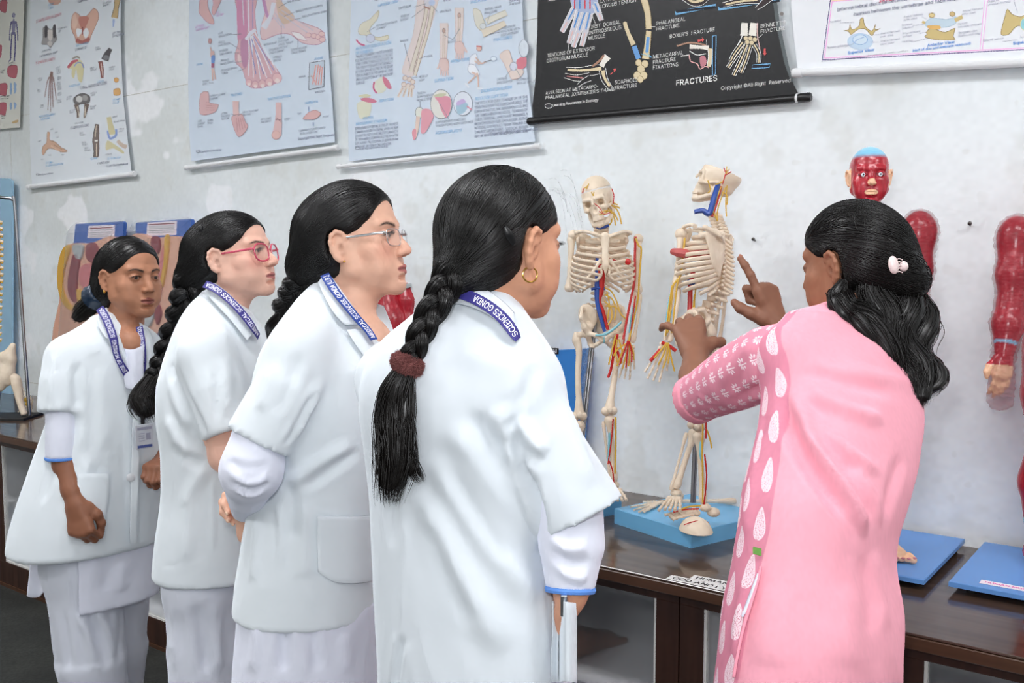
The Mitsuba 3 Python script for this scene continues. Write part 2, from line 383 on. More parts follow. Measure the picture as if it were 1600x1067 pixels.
# ------------------------------------------------------------------ counter and cabinets
k = obj('counter_worktop', box(-7.4, 3.2, FRONT, WALL - .001, TOP - .006, TOP, .0015), 'mat_worktop', label='long glossy dark brown laminate worktop running along the wall under the models', cat='countertop', smooth=False)
obj('front_edge', box(-7.4, 3.2, FRONT - .003, FRONT + .03, TOP - .034, TOP - .0065, .002), 'mat_wood_edge', k, smooth=False)
obj('under_board', box(-7.4, 3.2, FRONT + .031, WALL - .002, TOP - .03, TOP - .0065), 'mat_dark_gap', k, smooth=False)
def cabinet(x0, x1, label, mid=None):
    k = thing('glass_front_cabinet', label, 'cabinet', 'cabinets under the worktop')
    f, b, t = FRONT + .035, WALL - .003, TOP - .0315
    e = .0015; x0 += e; x1 -= e
    obj('back_board', box(x0 + .018, x1 - .018, b - .012, b, .07, t), 'mat_grey_board', k, False)
    for a in (x0, x1 - .018): obj('side_board', box(a, a + .018, f + .022, b, .0, t), 'mat_grey_board', k, False)
    obj('bottom_board', box(x0 + .018, x1 - .018, f + .022, b - .012, .06, .078), 'mat_grey_board', k, False)
    obj('shelf', box(x0 + .018, x1 - .018, f + .06, b - .012, .355, .373), 'mat_grey_board', k, False)
    obj('top_rail', box(x0, x1, f, f + .022, t - .034, t, .001), 'mat_wood_stile', k, False)
    obj('bottom_rail', box(x0, x1, f, f + .022, .014, .115, .001), 'mat_wood_stile', k, False)
    obj('toe_strip', box(x0, x1, f - .006, f + .02, .0, .014), 'mat_wood_edge', k, False)
    xm = (x0 + x1) / 2 if mid is None else mid
    for a, w in ((x0, .062), (x1 - .062, .062), (xm - .03, .06)):
        obj('stile', box(a, a + w, f, f + .022, .115, t - .034, .001), 'mat_wood_stile', k, False)
    for a, c in ((x0 + .062, xm - .03), (xm + .03, x1 - .062)):
        d = obj('glass_door', box(a + .003, c - .003, f + .010, f + .013, .119, t - .038), 'mat_pane', k, False)
        for m in (box(a, a + .007, f + .004, f + .02, .115, t - .034), box(c - .007, c, f + .004, f + .02, .115, t - .034), box(a + .007, c - .007, f + .004, f + .02, .115, .122), ):
            obj('edge_strip', m, 'mat_white_strip', d, False)
    return k
for x0, x1, lab, mid in ((-6.1, -5.04, 'brown glass-front cabinet at the far left end below the worktop', None), (-5.04, -3.92, 'brown glass-front cabinet behind the left student with blue hair scrunchie', None), (-3.92, -2.96, 'glass-front cabinet behind the legs between the two left students', None),
                         (-2.96, -2.0, 'glass-front cabinet hidden mostly behind the student in silver glasses', None), (-2.0, -1.035, 'glass-front cabinet with a brown foot model inside, right of the nearest white coat', None),
                         (-1.035, .08, 'glass-front cabinet behind the person in the pink kurta', -.505), (.08, 1.2, 'glass-front cabinet at the right end under the right blue board', None)):
    cabinet(x0, x1, lab, mid)
# ------------------------------------------------------------------ printed charts hanging on the wall
mat('print', VC, .55, specular=.3)
mat('rod_white', [224, 226, 228], .3, specular=.5)
mat('rod_black', [20, 20, 22], .35, specular=.5)
scene['mat_chart_blue'] = {'type': 'twosided', 'bsdf': {'type': 'principled', 'base_color': tex([206, 218, 232]), 'roughness': .45, 'specular': .35}}
mat('chart_pale', [218, 224, 230], .45)
mat('chart_black', [21, 22, 25], .4, specular=.4)
mat('chart_white', [232, 235, 240], .4)
mat('chart_cream', [214, 214, 206], .5)
def ring_px(pts, n=64):
    p = np.asarray(pts, float); p = np.vstack([p, p[:1]]); q = np.vstack([p[-2:-1], p, p[1:2]]); u = np.linspace(0, len(p) - 1 - 1e-9, n, endpoint=False); i = u.astype(int); t = (u - i)[:, None]
    a, b, c, d = q[i], q[i + 1], q[i + 2], q[i + 3]
    return .5 * (2 * b + (c - a) * t + (2 * a - 5 * b + 4 * c - d) * t ** 2 + (3 * b - a - 3 * c + d) * t ** 3)
def px_spline(pts, n):
    return spline(np.hstack([np.asarray(pts, float), np.zeros((len(pts), 1))]), n)[:, :2]
GLYPH = {}
def quick_text(t, h, bold=False):
    """lettering from cached letters: (vertices with capitals h tall, triangles), reading along +x"""
    x, V, Fc, n = 0., [], [], 0
    for ch in t:
        if ch == ' ': x += .38; continue
        g = GLYPH.get((ch, bold))
        if g is None:
            m = meshkit.text_mesh(ch, 1., .02, bold=bold); b = m.bounds; lead = .0 if ch in '.,\'()' else .0
            g = GLYPH[ch, bold] = (np.array(m.vertices) - [b[0][0], 0, 0], np.array(m.faces), b[1][0] - b[0][0])
        V.append(g[0] * [1, 1, 0] + [x, 0, 0] + g[0] * [0, 0, .01]); Fc.append(g[1] + n); n += len(g[0]); x += g[2] + .13
    return np.vstack(V) * h, np.vstack(Fc)
class Chart:
    def __init__(s, label, outline, bm, y=WALL - .022, group=None, fade=0.):
        s.fade, s.bg = fade, np.array({'mat_chart_blue': (206, 218, 232), 'mat_chart_pale': (218, 224, 230)}.get(bm, (0, 0, 0)), float)
        s.y, s.k, s.art, s.txt, s.n = y, thing('wall_chart', label, 'wall chart', group), [], [], 0
        pl = Polygon([s.m(q) for q in outline]).buffer(0)
        m = flatpoly(pl, .0012, lambda v: np.stack([v[:, 0], s.y - .0 + .0012 - v[:, 2], v[:, 1]], 1)); m.fix_normals(); obj('sheet', m, bm, s.k, smooth=False)
    def m(s, q):
        w = PY(q[0], q[1], s.y); return (w[0], w[2])
    def d(s, q): return proj(PY(q[0], q[1], s.y)[None])[0, 2]
    def poly(s, pl, col):
        s.n += 1; col = np.asarray(col) * (1 - s.fade) + s.bg * s.fade
        for g in getattr(pl, 'geoms', [pl]):
            if g.is_empty or g.geom_type != 'Polygon' or g.area < 1e-9: continue
            v, f = trimesh.creation.triangulate_polygon(g, engine='earcut'); v = np.stack([v[:, 0], np.full(len(v), s.y - .00015 - .00002 * s.n), v[:, 1]], 1)
            s.art.append((v, f, np.tile(rgb(col), (len(v), 1))))
    def blob(s, pts, col, edge=None, n=56, w=.8):
        P_ = [s.m(q) for q in ring_px(pts, n)]; pl = Polygon(P_).buffer(0)
        if edge is not None:
            s.poly(pl, edge); pl = pl.buffer(-w * s.d(pts[0]) / FOC)
        s.poly(pl, col)
    def shape(s, pts, col): s.poly(Polygon([s.m(q) for q in pts]).buffer(0), col)
    def disc(s, c, r, col, edge=None, ry=None, w=.8):
        a = np.arange(24) * np.pi / 12; s.blob(np.stack([c[0] + r * np.cos(a), c[1] + (ry or r) * np.sin(a)], 1), col, edge, 48, w)
    def line(s, pts, w, col, n=20, w1=None):
        p = px_spline(pts, n) if len(pts) > 2 else np.asarray(pts, float); t = np.gradient(p, axis=0); t /= np.linalg.norm(t, axis=1, keepdims=True) + 1e-9; nn = np.stack([-t[:, 1], t[:, 0]], 1)
        ww = (np.linspace(w, w if w1 is None else w1, len(p)) / 2)[:, None]; s.shape(np.vstack([p + nn * ww, (p - nn * ww)[::-1]]), col)
    def limb(s, pts, ws, col, n=30, edge=None):
        p = px_spline(pts, n); t = np.gradient(p, axis=0); t /= np.linalg.norm(t, axis=1, keepdims=True) + 1e-9; nn = np.stack([-t[:, 1], t[:, 0]], 1)
        ww = (np.interp(np.linspace(0, 1, n), np.linspace(0, 1, len(ws)), ws) / 2)[:, None]
        if edge is not None: s.shape(np.vstack([p + nn * (ww + .9), (p - nn * (ww + .9))[::-1]]), edge)
        s.shape(np.vstack([p + nn * ww, (p - nn * ww)[::-1]]), col)
    def text(s, q, h, lines, col=(70, 74, 92), bold=False, lead=1.55, wid=None):
        d = s.d(q); hm = h * d / FOC; x, z = s.m(q)
        for i, t in enumerate(lines if isinstance(lines, (list, tuple)) else [lines]):
            if not t.strip(): continue
            v, fc = quick_text(t, hm, bold); k = 1.; col_ = np.asarray(col) * (1 - s.fade * 1.2) + s.bg * s.fade * 1.2
            if wid: k = wid * d / FOC / .8 / max(v[:, 0].max(), 1e-6)
            s.txt.append((np.stack([x + v[:, 0] * k, s.y - .0017 - v[:, 2], z + v[:, 1] - i * hm * lead], 1), fc[:, ::-1], np.tile(rgb(col_), (len(v), 1))))
    def rod(s, a, b, r, bm='rod_white', cap=None, fat=1.25):
        pa, pb = PY(*a, s.y), PY(*b, s.y); rr = r * s.d(a) / FOC; rb = r * s.d(b) / FOC; R0 = (rr + rb) / 2; g = nrm(pb - pa)
        k = obj('bottom_rod', lathe([(0, R0), (1, R0)], pa + A(0, -R0 * .3, 0), pb + A(0, -R0 * .3, 0), 20), 'mat_' + bm, s.k)
        for p, sg in ((pa, -1), (pb, 1)):
            p = p + A(0, -R0 * .3, 0); obj('end_cap', lathe([(0, R0 * fat * .9), (.12, R0 * fat), (.85, R0 * fat), (1, R0 * fat * .75)], p - g * R0 * .6 * sg, p + g * R0 * 2.2 * sg, 20), 'mat_' + (cap or bm), k)
    def done(s):
        def put(name, L):
            n = np.cumsum([0] + [len(a[0]) for a in L]); v = np.vstack([a[0] for a in L]); f = np.vstack([a[1] + o for a, o in zip(L, n)]); c = np.vstack([a[2] for a in L])
            obj(name, trimesh.Trimesh(v, f, process=False), 'mat_print', s.k, smooth=False, color=c)
        # shapes that touch form one drawing
        B = np.array([[*a[0].min(0)[[0, 2]], *a[0].max(0)[[0, 2]]] for a in s.art]); up = list(range(len(B)))
        def top(i):
            while up[i] != i: i = up[i]
            return i
        for i in range(len(B)):
            for j in range(i):
                if (B[i, :2] < B[j, 2:]).all() and (B[j, :2] < B[i, 2:]).all(): up[top(i)] = top(j)
        grp = {}
        for i, a in enumerate(s.art): grp.setdefault(top(i), []).append(a)
        for L in grp.values(): put('drawing', L)
        if s.txt: put('lettering', s.txt)
        for k in list(USED):
            if k == s.k + '__lettering': tag(k, kind='stuff')
NAVY, SKY, GREY, RED, SKIN, BONE, MUSC = (74, 78, 104), (92, 160, 214), (96, 100, 112), (196, 84, 104), (222, 170, 150), (222, 206, 170), (204, 104, 116)
def para(c, q, h, rows, wid, col=NAVY, lead=1.5):
    for i, t in enumerate(rows): c.text((q[0], q[1] + 0), h, [''] * i + [t], col, lead=lead, wid=wid if i < len(rows) - 1 else wid * min(1, len(t) / len(rows[0])))

# --- chart cut by the left edge of the frame
c = Chart('cream chart at the far left edge with a small blue-grey skeleton figure', [(-120, -60), (40, -60), (36, 60), (33, 130), (31, 199), (-120, 212)], 'mat_chart_cream', group='anatomy charts along the wall')
vio = (86, 82, 130)
c.disc((21.5, 24), 2.4, (150, 150, 175), vio, 4); c.limb([(21.5, 29), (21.5, 40), (21, 50)], [1.5, 6, 4.5], (140, 138, 168)); c.limb([(21.5, 33), (21.5, 38)], [9, 7], (120, 116, 150), 6)
for sx in (-1, 1): c.line([(21.5 + sx * 4, 34), (21.5 + sx * 6, 50), (21.5 + sx * 6.5, 64)], 1.5, vio); c.line([(21.3 + sx * 2.5, 53), (20.5 + sx * 3.4, 75), (19.5 + sx * 3, 94)], 1.9, vio); c.line([(19.5 + sx * 3, 94), (18 + sx * 4.5, 96)], 1.6, vio)
c.limb([(21, 50), (21, 54)], [6, 8], (120, 118, 152), 6)
for (x, y, w) in ((6, 10, 10), (0, 80, 6), (20, 112, 14), (5, 140, 12), (4, 170, 12)): c.blob([(x - w / 2, y - 8), (x + w / 2, y - 9), (x + w / 2 - 1, y + 8), (x, y + 10), (x - w / 2 - 1, y + 5)], (182, 104, 116), (150, 80, 96))
for y in (135, 142, 166): c.blob([(16, y - 5), (19, y - 4), (18, y + 5), (16, y + 4)], (150, 176, 208)); c.blob([(22, y - 6), (26, y - 3), (23, y + 5)], (150, 176, 208))
for (x, y) in ((1, 112), (1, 152), (8, 152), (2, 183), (14, 100)): c.text((x, y), 2.2, ['Pharyngeal', 'muscles'], GREY)
c.blob([(20, 190), (28, 187), (28, 191), (20, 193)], (196, 170, 130)); c.done()
# --- joints chart
c = Chart('pale joints chart with pelvis, hand and knee drawings, second from the left', [(48, -60), (47, 60), (46, 130), (47, 230), (50, 292), (206, 274), (199, 215), (192, 150), (188, 60), (189, -60)], 'mat_chart_pale', group='anatomy charts along the wall', fade=.16)
c.rod((48, 292), (207, 272), 3.4)
c.text((76, 10), 3.2, ['SUTURE', '1. SKULL'], SKY); c.text((57, 36), 4.2, '2. CARTILAGINOUS JOINTS', RED); c.text((56, 101), 4.2, '3. SYNOVIAL JOINTS', RED); c.text((122, 5), 4.2, 'GOMPHOSIS', NAVY)
c.blob([(76, 0), (94, 0), (92, 6), (83, 8), (77, 4)], (206, 160, 140))
c.blob([(67, 44), (73, 42), (80, 46), (86, 40), (88, 52), (89, 62), (84, 68), (79, 75), (74, 70), (65, 69), (67, 58)], (150, 146, 146), (72, 68, 70)); c.blob([(70, 42), (74, 41), (74, 56), (70, 58)], (58, 54, 58)); c.blob([(83, 41), (87, 40), (87, 58), (83, 57)], (58, 54, 58)); c.blob([(75, 48), (82, 48), (81, 62), (76, 62)], (214, 206, 200)); c.disc((78, 68), 4, (196, 190, 186))
c.text((91, 47), 2.4, ['INTERVERTEBRAL', 'DISC'], GREY); c.text((66, 82), 2.6, 'INTERVERTEBRAL', GREY); c.text((62, 90), 3., '1. INTERVERTEBRAL JOINTS', NAVY)
c.blob([(112, 28), (117, 19), (124, 23), (128, 28), (136, 24), (146, 13), (153, 18), (154, 30), (149, 42), (142, 58), (139, 66), (131, 68), (120, 68), (117, 58), (111, 44)], (214, 166, 146), (150, 96, 84)); c.blob([(121, 44), (128, 46), (136, 44), (139, 52), (134, 60), (128, 52), (122, 58), (119, 50)], (238, 238, 240)); c.blob([(123, 28), (131, 25), (139, 28), (135, 40), (130, 48), (125, 40)], (192, 118, 104)); c.line([(129, 42), (129, 54)], 2, (140, 70, 66)); c.limb([(119, 62), (129, 66), (140, 60)], [6, 5, 6], (170, 90, 82)); c.blob([(114, 26), (118, 22), (121, 36), (117, 46), (113, 40)], (230, 190, 170))
c.text((119, 73), 3, 'PUBIC SYMPHYSIS', SKY); c.text((118, 80), 3.6, '2. SYMPHYSIS', NAVY)
c.limb([(184, -4), (182, 12), (179, 28)], [9, 6, 9], (190, 160, 110), edge=(90, 76, 60)); c.limb([(178, 30), (177, 42)], [4, 2], (150, 170, 210), 8); c.text((161, 7), 2.3, ['INTEROSSEOUS', 'MEMBRANE'], GREY); c.text((176, 54), 3, ['LEFT TIBIA', '3. SYNDESMOSIS'], NAVY)
# hand skeleton
c.limb([(81, 112), (80, 122)], [4, 6], (120, 92, 84), 8)
for x0, x1, y1 in ((77, 70, 152), (78.5, 75, 172), (80, 79, 175), (81.5, 83, 168), (83, 88, 156)): c.line([(x0, 120), ((x0 + x1) / 2, (118 + y1) / 2 - 4), (x1, y1)], 1.8, (132, 100, 96), 12, 1.); 
for x, y in ((88, 107), (89, 113), (90, 122), (89, 131), (90, 138), (90, 147), (90, 158), (60, 124), (58, 142), (63, 166)): c.text((x, y), 2., ['CARPALS', 'PHALANX'], GREY)
c.text((62, 184), 2.8, ['METACARPOPHALANGEAL', 'A. SADDLE JOINT'], SKY)
c.blob([(106, 106), (112, 98), (122, 93), (129, 97), (131, 108), (128, 128), (122, 124), (119, 108), (116, 122), (112, 118), (112, 108)], (214, 206, 160)); c.limb([(106, 106), (114, 97), (122, 94)], [4, 5, 3], (186, 84, 96)); c.line([(116, 104), (121, 98), (128, 99), (131, 106)], 1.6, (126, 140, 196)); c.line([(113, 92), (120, 89), (125, 91)], 2.5, (140, 132, 120)); c.text((108, 137), 3., 'SHOULDER JOINT', SKY)
c.limb([(173, 76), (168, 84), (164, 94)], [6, 9, 12], (66, 62, 66)); c.disc((166, 90), 5, (110, 110, 116), (50, 46, 50)); c.limb([(157, 96), (159, 108), (160, 122)], [7, 6, 4], (120, 66, 60)); c.line([(158, 98), (161, 120)], 1.5, (214, 190, 180)); c.text((149, 76), 2.2, ['HEAD OF', 'THE FEMUR'], GREY); c.text((141, 108), 2.2, ['GREATER', 'TROCHANTER'], GREY); c.text((171, 107), 2.2, ['ARTICULAR', 'CAPSULE'], GREY); c.text((153, 130), 3, 'LEFT HIP', SKY); c.text((126, 140), 4.2, 'C. BALL AND SOCKET JOINT', NAVY)
c.disc((182, 125), 4, (214, 160, 90), (160, 110, 60)); c.blob([(178, 140), (187, 138), (188, 148), (179, 149)], (216, 164, 96), (160, 110, 60)); c.text((177, 158), 3, ['LEFT KNEE', 'D. PIVOT'], SKY)
# knee
c.blob([(115, 154), (121, 148), (128, 146), (136, 147), (141, 152), (140, 160), (132, 162), (122, 164), (116, 161)], (96, 92, 92), (40, 38, 40)); c.disc((124, 155), 5, (206, 204, 200)); c.disc((133, 153), 4.5, (150, 148, 146)); c.limb([(119, 163), (122, 174), (122, 184)], [7, 5, 3], (96, 80, 72)); c.limb([(136, 162), (134, 174), (132, 184)], [8, 5, 3], (96, 80, 72)); c.line([(121, 166), (124, 182)], 1.2, (220, 210, 190)); c.line([(134, 166), (133, 182)], 1.2, (220, 210, 190))
for x, y in ((104, 153), (142, 147), (109, 174), (141, 168)): c.text((x, y), 2.2, ['ARTICULAR', 'SURFACE'], GREY)
c.text((118, 194), 2.4, 'RADIUS   ULNA', GREY); c.text((111, 202), 3.8, 'E. CONDYLOID JOINT', NAVY)
# foot, knee joint, elbow
c.blob([(74, 207), (78, 207), (78, 218), (86, 221), (96, 230), (106, 236), (97, 238), (84, 233), (75, 233), (69, 242), (66, 240), (67, 229), (73, 222)], (206, 164, 136), (150, 108, 84)); c.line([(84, 226), (98, 234)], 1, (150, 108, 84)); c.line([(80, 228), (92, 236)], 1, (236, 206, 184))
for x, y in ((79, 203), (86, 208), (88, 216), (60, 222), (76, 244), (64, 250), (96, 243)): c.text((x, y), 2., ['TALUS'], GREY)
c.text((72, 256), 2.8, ['LEFT ANKLE', 'B. GLIDING OR PLANE JOINT'], SKY)
c.limb([(152, 194), (151, 207), (150, 220), (151, 234), (150, 246)], [4, 7, 9, 7, 6], (110, 96, 90), edge=(60, 52, 50)); c.line([(148, 220), (153, 220)], 2.4, (230, 226, 220)); c.line([(151, 196), (149, 214)], 1.4, (206, 190, 170)); c.line([(151, 224), (151, 244)], 1.4, (206, 190, 170))
for x, y in ((124, 209), (128, 224), (132, 233)): c.text((x, y), 2.2, ['FIBULAR', 'COLLATERAL'], GREY)
c.text((142, 250), 3, 'LEFT KNEE', SKY); c.text((153, 257), 3.4, 'F. HINGE JOINT', NAVY)
c.limb([(170, 183), (173, 196), (176, 210)], [7, 8, 11], (206, 196, 150)); c.limb([(168, 204), (172, 216), (181, 212), (182, 202)], [3, 3.5, 3.5, 3], (128, 150, 204)); c.blob([(168, 220), (180, 226), (193, 236), (192, 240), (178, 232), (166, 234)], (206, 198, 156)); c.limb([(184, 220), (190, 226), (198, 230)], [5, 6, 7], (196, 176, 160)); c.text((176, 184), 2.3, 'HUMERUS', GREY); c.text((178, 192), 2.3, 'ARTICULAR CAPSULE', GREY); c.text((186, 203), 2.2, ['SYNOVIAL', 'CAVITY'], GREY); c.text((165, 243), 2.3, 'OLECRANON', GREY); c.text((168, 250), 3, 'LEFT ELBOW JOINT', SKY)
c.text((166, 261), 3.1, 'Copyright ©All Right Reserved', NAVY); c.disc((59, 272.5), 2.4, (230, 234, 238), NAVY, 1.7); c.text((62, 274), 2.2, 'Learning Resources in Biology', NAVY); c.done()
# --- foot chart
c = Chart('blue-white chart with two large pink drawings of the foot and ankle', [(297, -60), (295, 60), (294, 130), (296, 210), (299, 252), (523, 222), (519, 160), (515, 110), (511, 40), (509, -60)], 'mat_chart_blue', group='anatomy charts along the wall', fade=.27)
c.rod((295, 262), (524, 231), 3.6)
pk, pk2, pk3, wht = (214, 158, 164), (228, 190, 190), (176, 104, 124), (236, 234, 240)
c.blob([(368, -8), (400, -10), (399, 20), (402, 52), (413, 82), (431, 105), (440, 122), (430, 131), (418, 135), (405, 138), (392, 137), (385, 128), (378, 108), (369, 99), (367, 85), (372, 66), (373, 30)], pk, pk3, 90)
c.limb([(376, -8), (379, 30), (378, 62)], [14, 18, 14], (206, 120, 158)); c.limb([(390, -8), (392, 25), (393, 50)], [12, 12, 8], (214, 150, 170)); c.blob([(371, 84), (378, 88), (380, 98), (372, 97)], (232, 198, 194), pk3); c.blob([(376, 66), (386, 60), (388, 90), (384, 106), (378, 98)], (186, 116, 150))
for a, b in (((392, 56), (396, 122)), ((394, 56), (407, 124)), ((391, 58), (417, 122)), ((395, 54), (425, 116)), ((389, 60), (388, 118)), ((397, 48), (433, 112))): c.line([a, ((a[0] + b[0]) / 2 + 1, (a[1] + b[1]) / 2), b], 2., wht, 12, 1.2)
for a, b in (((390, 62), (400, 116)), ((393, 60), (412, 116)), ((396, 56), (428, 110))): c.line([a, b], 1.3, (128, 118, 176))
c.limb([(384, 62), (392, 52), (400, 46)], [4, 6, 4], (226, 224, 236)); c.line([(379, -8), (381, 40)], 1.2, wht); c.line([(388, -8), (389, 50)], 1.6, (232, 220, 232)); c.line([(395, -8), (395, 44)], 1.2, (150, 130, 180))
for x, y, r in ((389, 129, 5), (399, 132, 5.4), (410, 131, 6), (421, 128, 6.4), (433, 122, 7.6)): c.disc((x, y), r, (226, 172, 172), pk3, r * 1.1); c.disc((x + .5, y + r * .55), r * .5, (240, 214, 208))
c.blob([(415, -8), (436, -8), (445, 14), (462, 30), (482, 38), (498, 44), (507, 52), (507, 62), (500, 69), (486, 70), (470, 66), (455, 55), (440, 53), (424, 58), (412, 63), (407, 56), (408, 40), (414, 20)], pk2, pk3, 90)
c.blob([(455, 50), (470, 52), (480, 64), (464, 60)], (236, 226, 224), pk3); c.blob([(432, -6), (446, 10), (460, 26), (452, 36), (440, 36), (434, 20)], (214, 176, 150)); c.limb([(412, 0), (418, 24), (426, 30)], [5, 5, 3], (190, 122, 170)); c.limb([(428, 4), (423, 26), (412, 44)], [7, 6, 10], (226, 224, 234))
for a, b in (((436, 20), (482, 52)), ((440, 16), (490, 48)), ((432, 28), (444, 40)), ((426, 24), (440, 42)), ((430, 20), (445, 44))): c.line([a, b], 1.4, (196, 186, 200))
for x, y in ((482, 55), (491, 56), (498, 58), (503, 53), (504, 62)): c.disc((x, y), 5, (232, 186, 180), pk3, 4.2)
for q, t in (((342, 54), ['LONG', 'MUSCLE FIBULA']), ((342, 68), ['MUSCLE', 'LONG TENDON']), ((343, 82), ['EXTENSOR', 'TENDON BREVIS']), ((345, 97), ['PERONEUS', 'BREVIS TENDON']), ((346, 112), ['PERONEUS TERTIUS', 'TENDON']), ((450, 5), ['MEDIAL MALLEOLUS OF TIBIA']), ((462, 20), ['TIBIALIS POSTERIOR TENDON']), ((472, 28), ['TIBIALIS ANTERIOR TENDON']), ((413, 72), ['RETINACULUM']), ((421, 80), ['EXTENSOR HALLUCIS', 'LONGUS TENDON']), ((427, 92), ['EXTENSOR', 'TENDONS']), ((435, 62), ['FLEXOR', 'DIGITORUM', 'LONGUS TENDON']), ((455, 80), ['FLEXOR HALLUCIS', 'LONGUS TENDON'])): c.text(q, 3.1, t, GREY)
for a, b in (((361, 54), (378, 53)), ((361, 68), (374, 77)), ((365, 83), (376, 82)), ((366, 98), (380, 96)), ((372, 111), (384, 107)), ((449, 4), (436, 12)), ((461, 19), (444, 26)), ((471, 28), (454, 33)), ((440, 40), (440, 58)), ((466, 60), (466, 76))): c.line([a, b], .7, (110, 104, 116))
c.blob([(314, -8), (324, -8), (326, 12), (334, 30), (334, 38), (324, 35), (314, 24), (311, 17)], (222, 166, 162), pk3); c.blob([(334, -8), (348, -8), (342, 10), (335, 24), (331, 18), (333, 8)], (214, 160, 160), pk3); c.text((306, 44), 3.2, ['EXTREMUS', 'INFLAMMATION'], (214, 120, 196)); c.text((338, 22), 2.8, ['FLEX', 'POSITION'], (214, 120, 196))
c.disc((328.5, 64), 3, (190, 134, 134), (130, 90, 90), 4.6); c.line([(329, 74), (332, 84)], 2, (210, 164, 150)); c.blob([(329, 82), (335, 80), (335, 90), (330, 90)], (206, 158, 150)); c.blob([(331, 88), (336, 87), (335, 100), (331, 99)], (80, 120, 190)); c.limb([(333, 99), (333, 106)], [5, 4.5], (150, 70, 100), 6); c.line([(332, 107), (333, 126)], 2.4, (216, 176, 164)); c.line([(334, 107), (337, 124)], 2.2, (216, 176, 164)); c.text((307, 103), 3., 'SPRAINS', SKY); c.text((317, 129), 2.6, ['INTERIOR', 'SPAIN'], GREY); c.line([(327, 129), (334, 130)], .7, GREY)
c.shape([(483.6, 98), (508, 94), (507, 136), (482.5, 141)], (96, 98, 108)); c.shape([(484.6, 99), (507, 95.4), (506, 135), (483.6, 139.4)], (186, 198, 210)); 
for a, b in (((489, 132), (494, 102)), ((494, 133), (498, 101)), ((498, 133), (501, 103)), ((502, 133), (504, 105)), ((487, 118), (495, 132))): c.line([a, b], 2.4, (226, 176, 170)); c.line([a, b], .8, (190, 100, 96))
c.text((492, 94), 3.2, 'BUNIONS', SKY); c.text((468, 122), 2.8, 'BUNION', GREY); c.text((493, 146), 3., 'BUNIONETS', GREY); c.line([(481, 121), (488, 119)], .7, GREY)
c.blob([(314, 147), (326, 144), (328, 160), (336, 162), (342, 164), (338, 174), (330, 178), (318, 180), (312, 174)], (216, 164, 162), (170, 110, 110)); 
for k_ in range(4): c.line([(322, 160 + k_ * 4), (338, 163 + k_ * 3)], .8, (180, 110, 110))
c.text((328, 152), 2.8, ['ANTERIOR LIGAMENT', 'SYNDROME'], GREY); c.text((309, 191), 2.8, ['THIRD', 'LIGAMENT', 'SPRAIN'], GREY); c.text((324, 190), 2.8, ['SECOND', 'SPRAIN'], GREY)
c.text((361, 151), 3.8, 'FRACTURES', SKY); c.limb([(369, 158), (369, 172), (370, 182)], [10, 9, 10], (220, 176, 170)); c.blob([(363, 182), (378, 178), (384, 190), (388, 197), (383, 207), (374, 214), (368, 206), (364, 194)], (214, 160, 158), (166, 100, 104)); 
for k_ in range(4): c.line([(370 + k_ * 3, 184), (372 + k_ * 4, 206 - k_ * 2)], .9, (176, 104, 108))
c.text((346, 179), 2.8, ['LATERAL', 'MALLEOLUS', 'FRACTURE'], GREY); c.text((380, 177), 2.8, ['MEDIAL MALLEOLUS', 'FRACTURE'], GREY); c.line([(362, 178), (369, 181)], .7, GREY); c.line([(379, 177), (372, 181)], .7, GREY)
c.text((419, 157), 3.8, 'FRACTURE FIXATION', SKY); c.limb([(436, 160), (436, 180), (435, 196), (433, 212)], [9, 9, 12, 15], (220, 172, 168)); c.line([(431, 187), (440, 187)], 1.6, (130, 80, 84)); c.line([(433, 184), (440, 191)], 1., (130, 80, 84)); c.disc((432, 211), 7, (222, 170, 160), (180, 116, 110)); c.text((408, 188), 2.8, ['METAL PLATE', 'AND SCREWS'], GREY); c.text((445, 188), 2.8, 'SCREW', GREY)
c.text((477, 163), 3.6, 'HAMMERTOE', SKY); c.blob([(474, 186), (482, 176), (494, 172), (502, 178), (494, 186), (484, 187)], (216, 160, 154), (150, 90, 90)); c.line([(483, 174), (483, 167)], 1., (90, 110, 160)); c.line([(490, 191), (490, 197)], 1., (90, 110, 160)); c.text((465, 179), 2.6, 'CORN', GREY); c.text((505, 184), 2.6, 'CALLUS', GREY); c.text((467, 206), 3., ['COMMON FLEXION DEFORMITY', '  OF THE LESSER TOES'], GREY)
c.text((466, 219), 4.2, 'Copyright ©All Right  Reserved', NAVY); c.disc((310, 236.5), 3.2, (214, 222, 234), NAVY, 2.2); c.text((314, 238.6), 2.8, 'Learning Resources in Biology', NAVY); c.done()
# --- arm and elbow chart
c = Chart('blue-white chart with a long forearm drawing and a small badminton player', [(550, -60), (547, 60), (545, 130), (544, 200), (545, 252), (836, 221), (829, 160), (822, 100), (817, 40), (814, -60)], 'mat_chart_blue', group='anatomy charts along the wall', fade=.27)
c.rod((533, 260), (838, 229), 3.6)
fl, fl2, bn, bn2 = (226, 206, 198), (212, 184, 172), (220, 206, 184), (150, 118, 96)
c.blob([(655, -8), (684, -8), (680, 20), (668, 60), (658, 95), (647, 118), (636, 118), (628, 112), (634, 90), (646, 50)], fl, fl2, 80); c.limb([(668, 4), (664, 30), (654, 70), (642, 112)], [5, 4, 4.5, 6], bn, 30, bn2); c.limb([(676, 10), (668, 50), (656, 90), (648, 118)], [5, 4, 4, 4], bn, 30, bn2)
c.limb([(666, -8), (670, 10)], [9, 12], (206, 200, 206), 8, bn2); c.disc((675, 4), 5, (176, 190, 220)); c.line([(662, 10), (672, 14)], 2., (150, 90, 70))
for x, y in ((633, 122), (640, 124), (645, 128), (631, 132), (638, 134), (644, 136)): c.disc((x, y), 4, (224, 206, 190), (160, 110, 90))
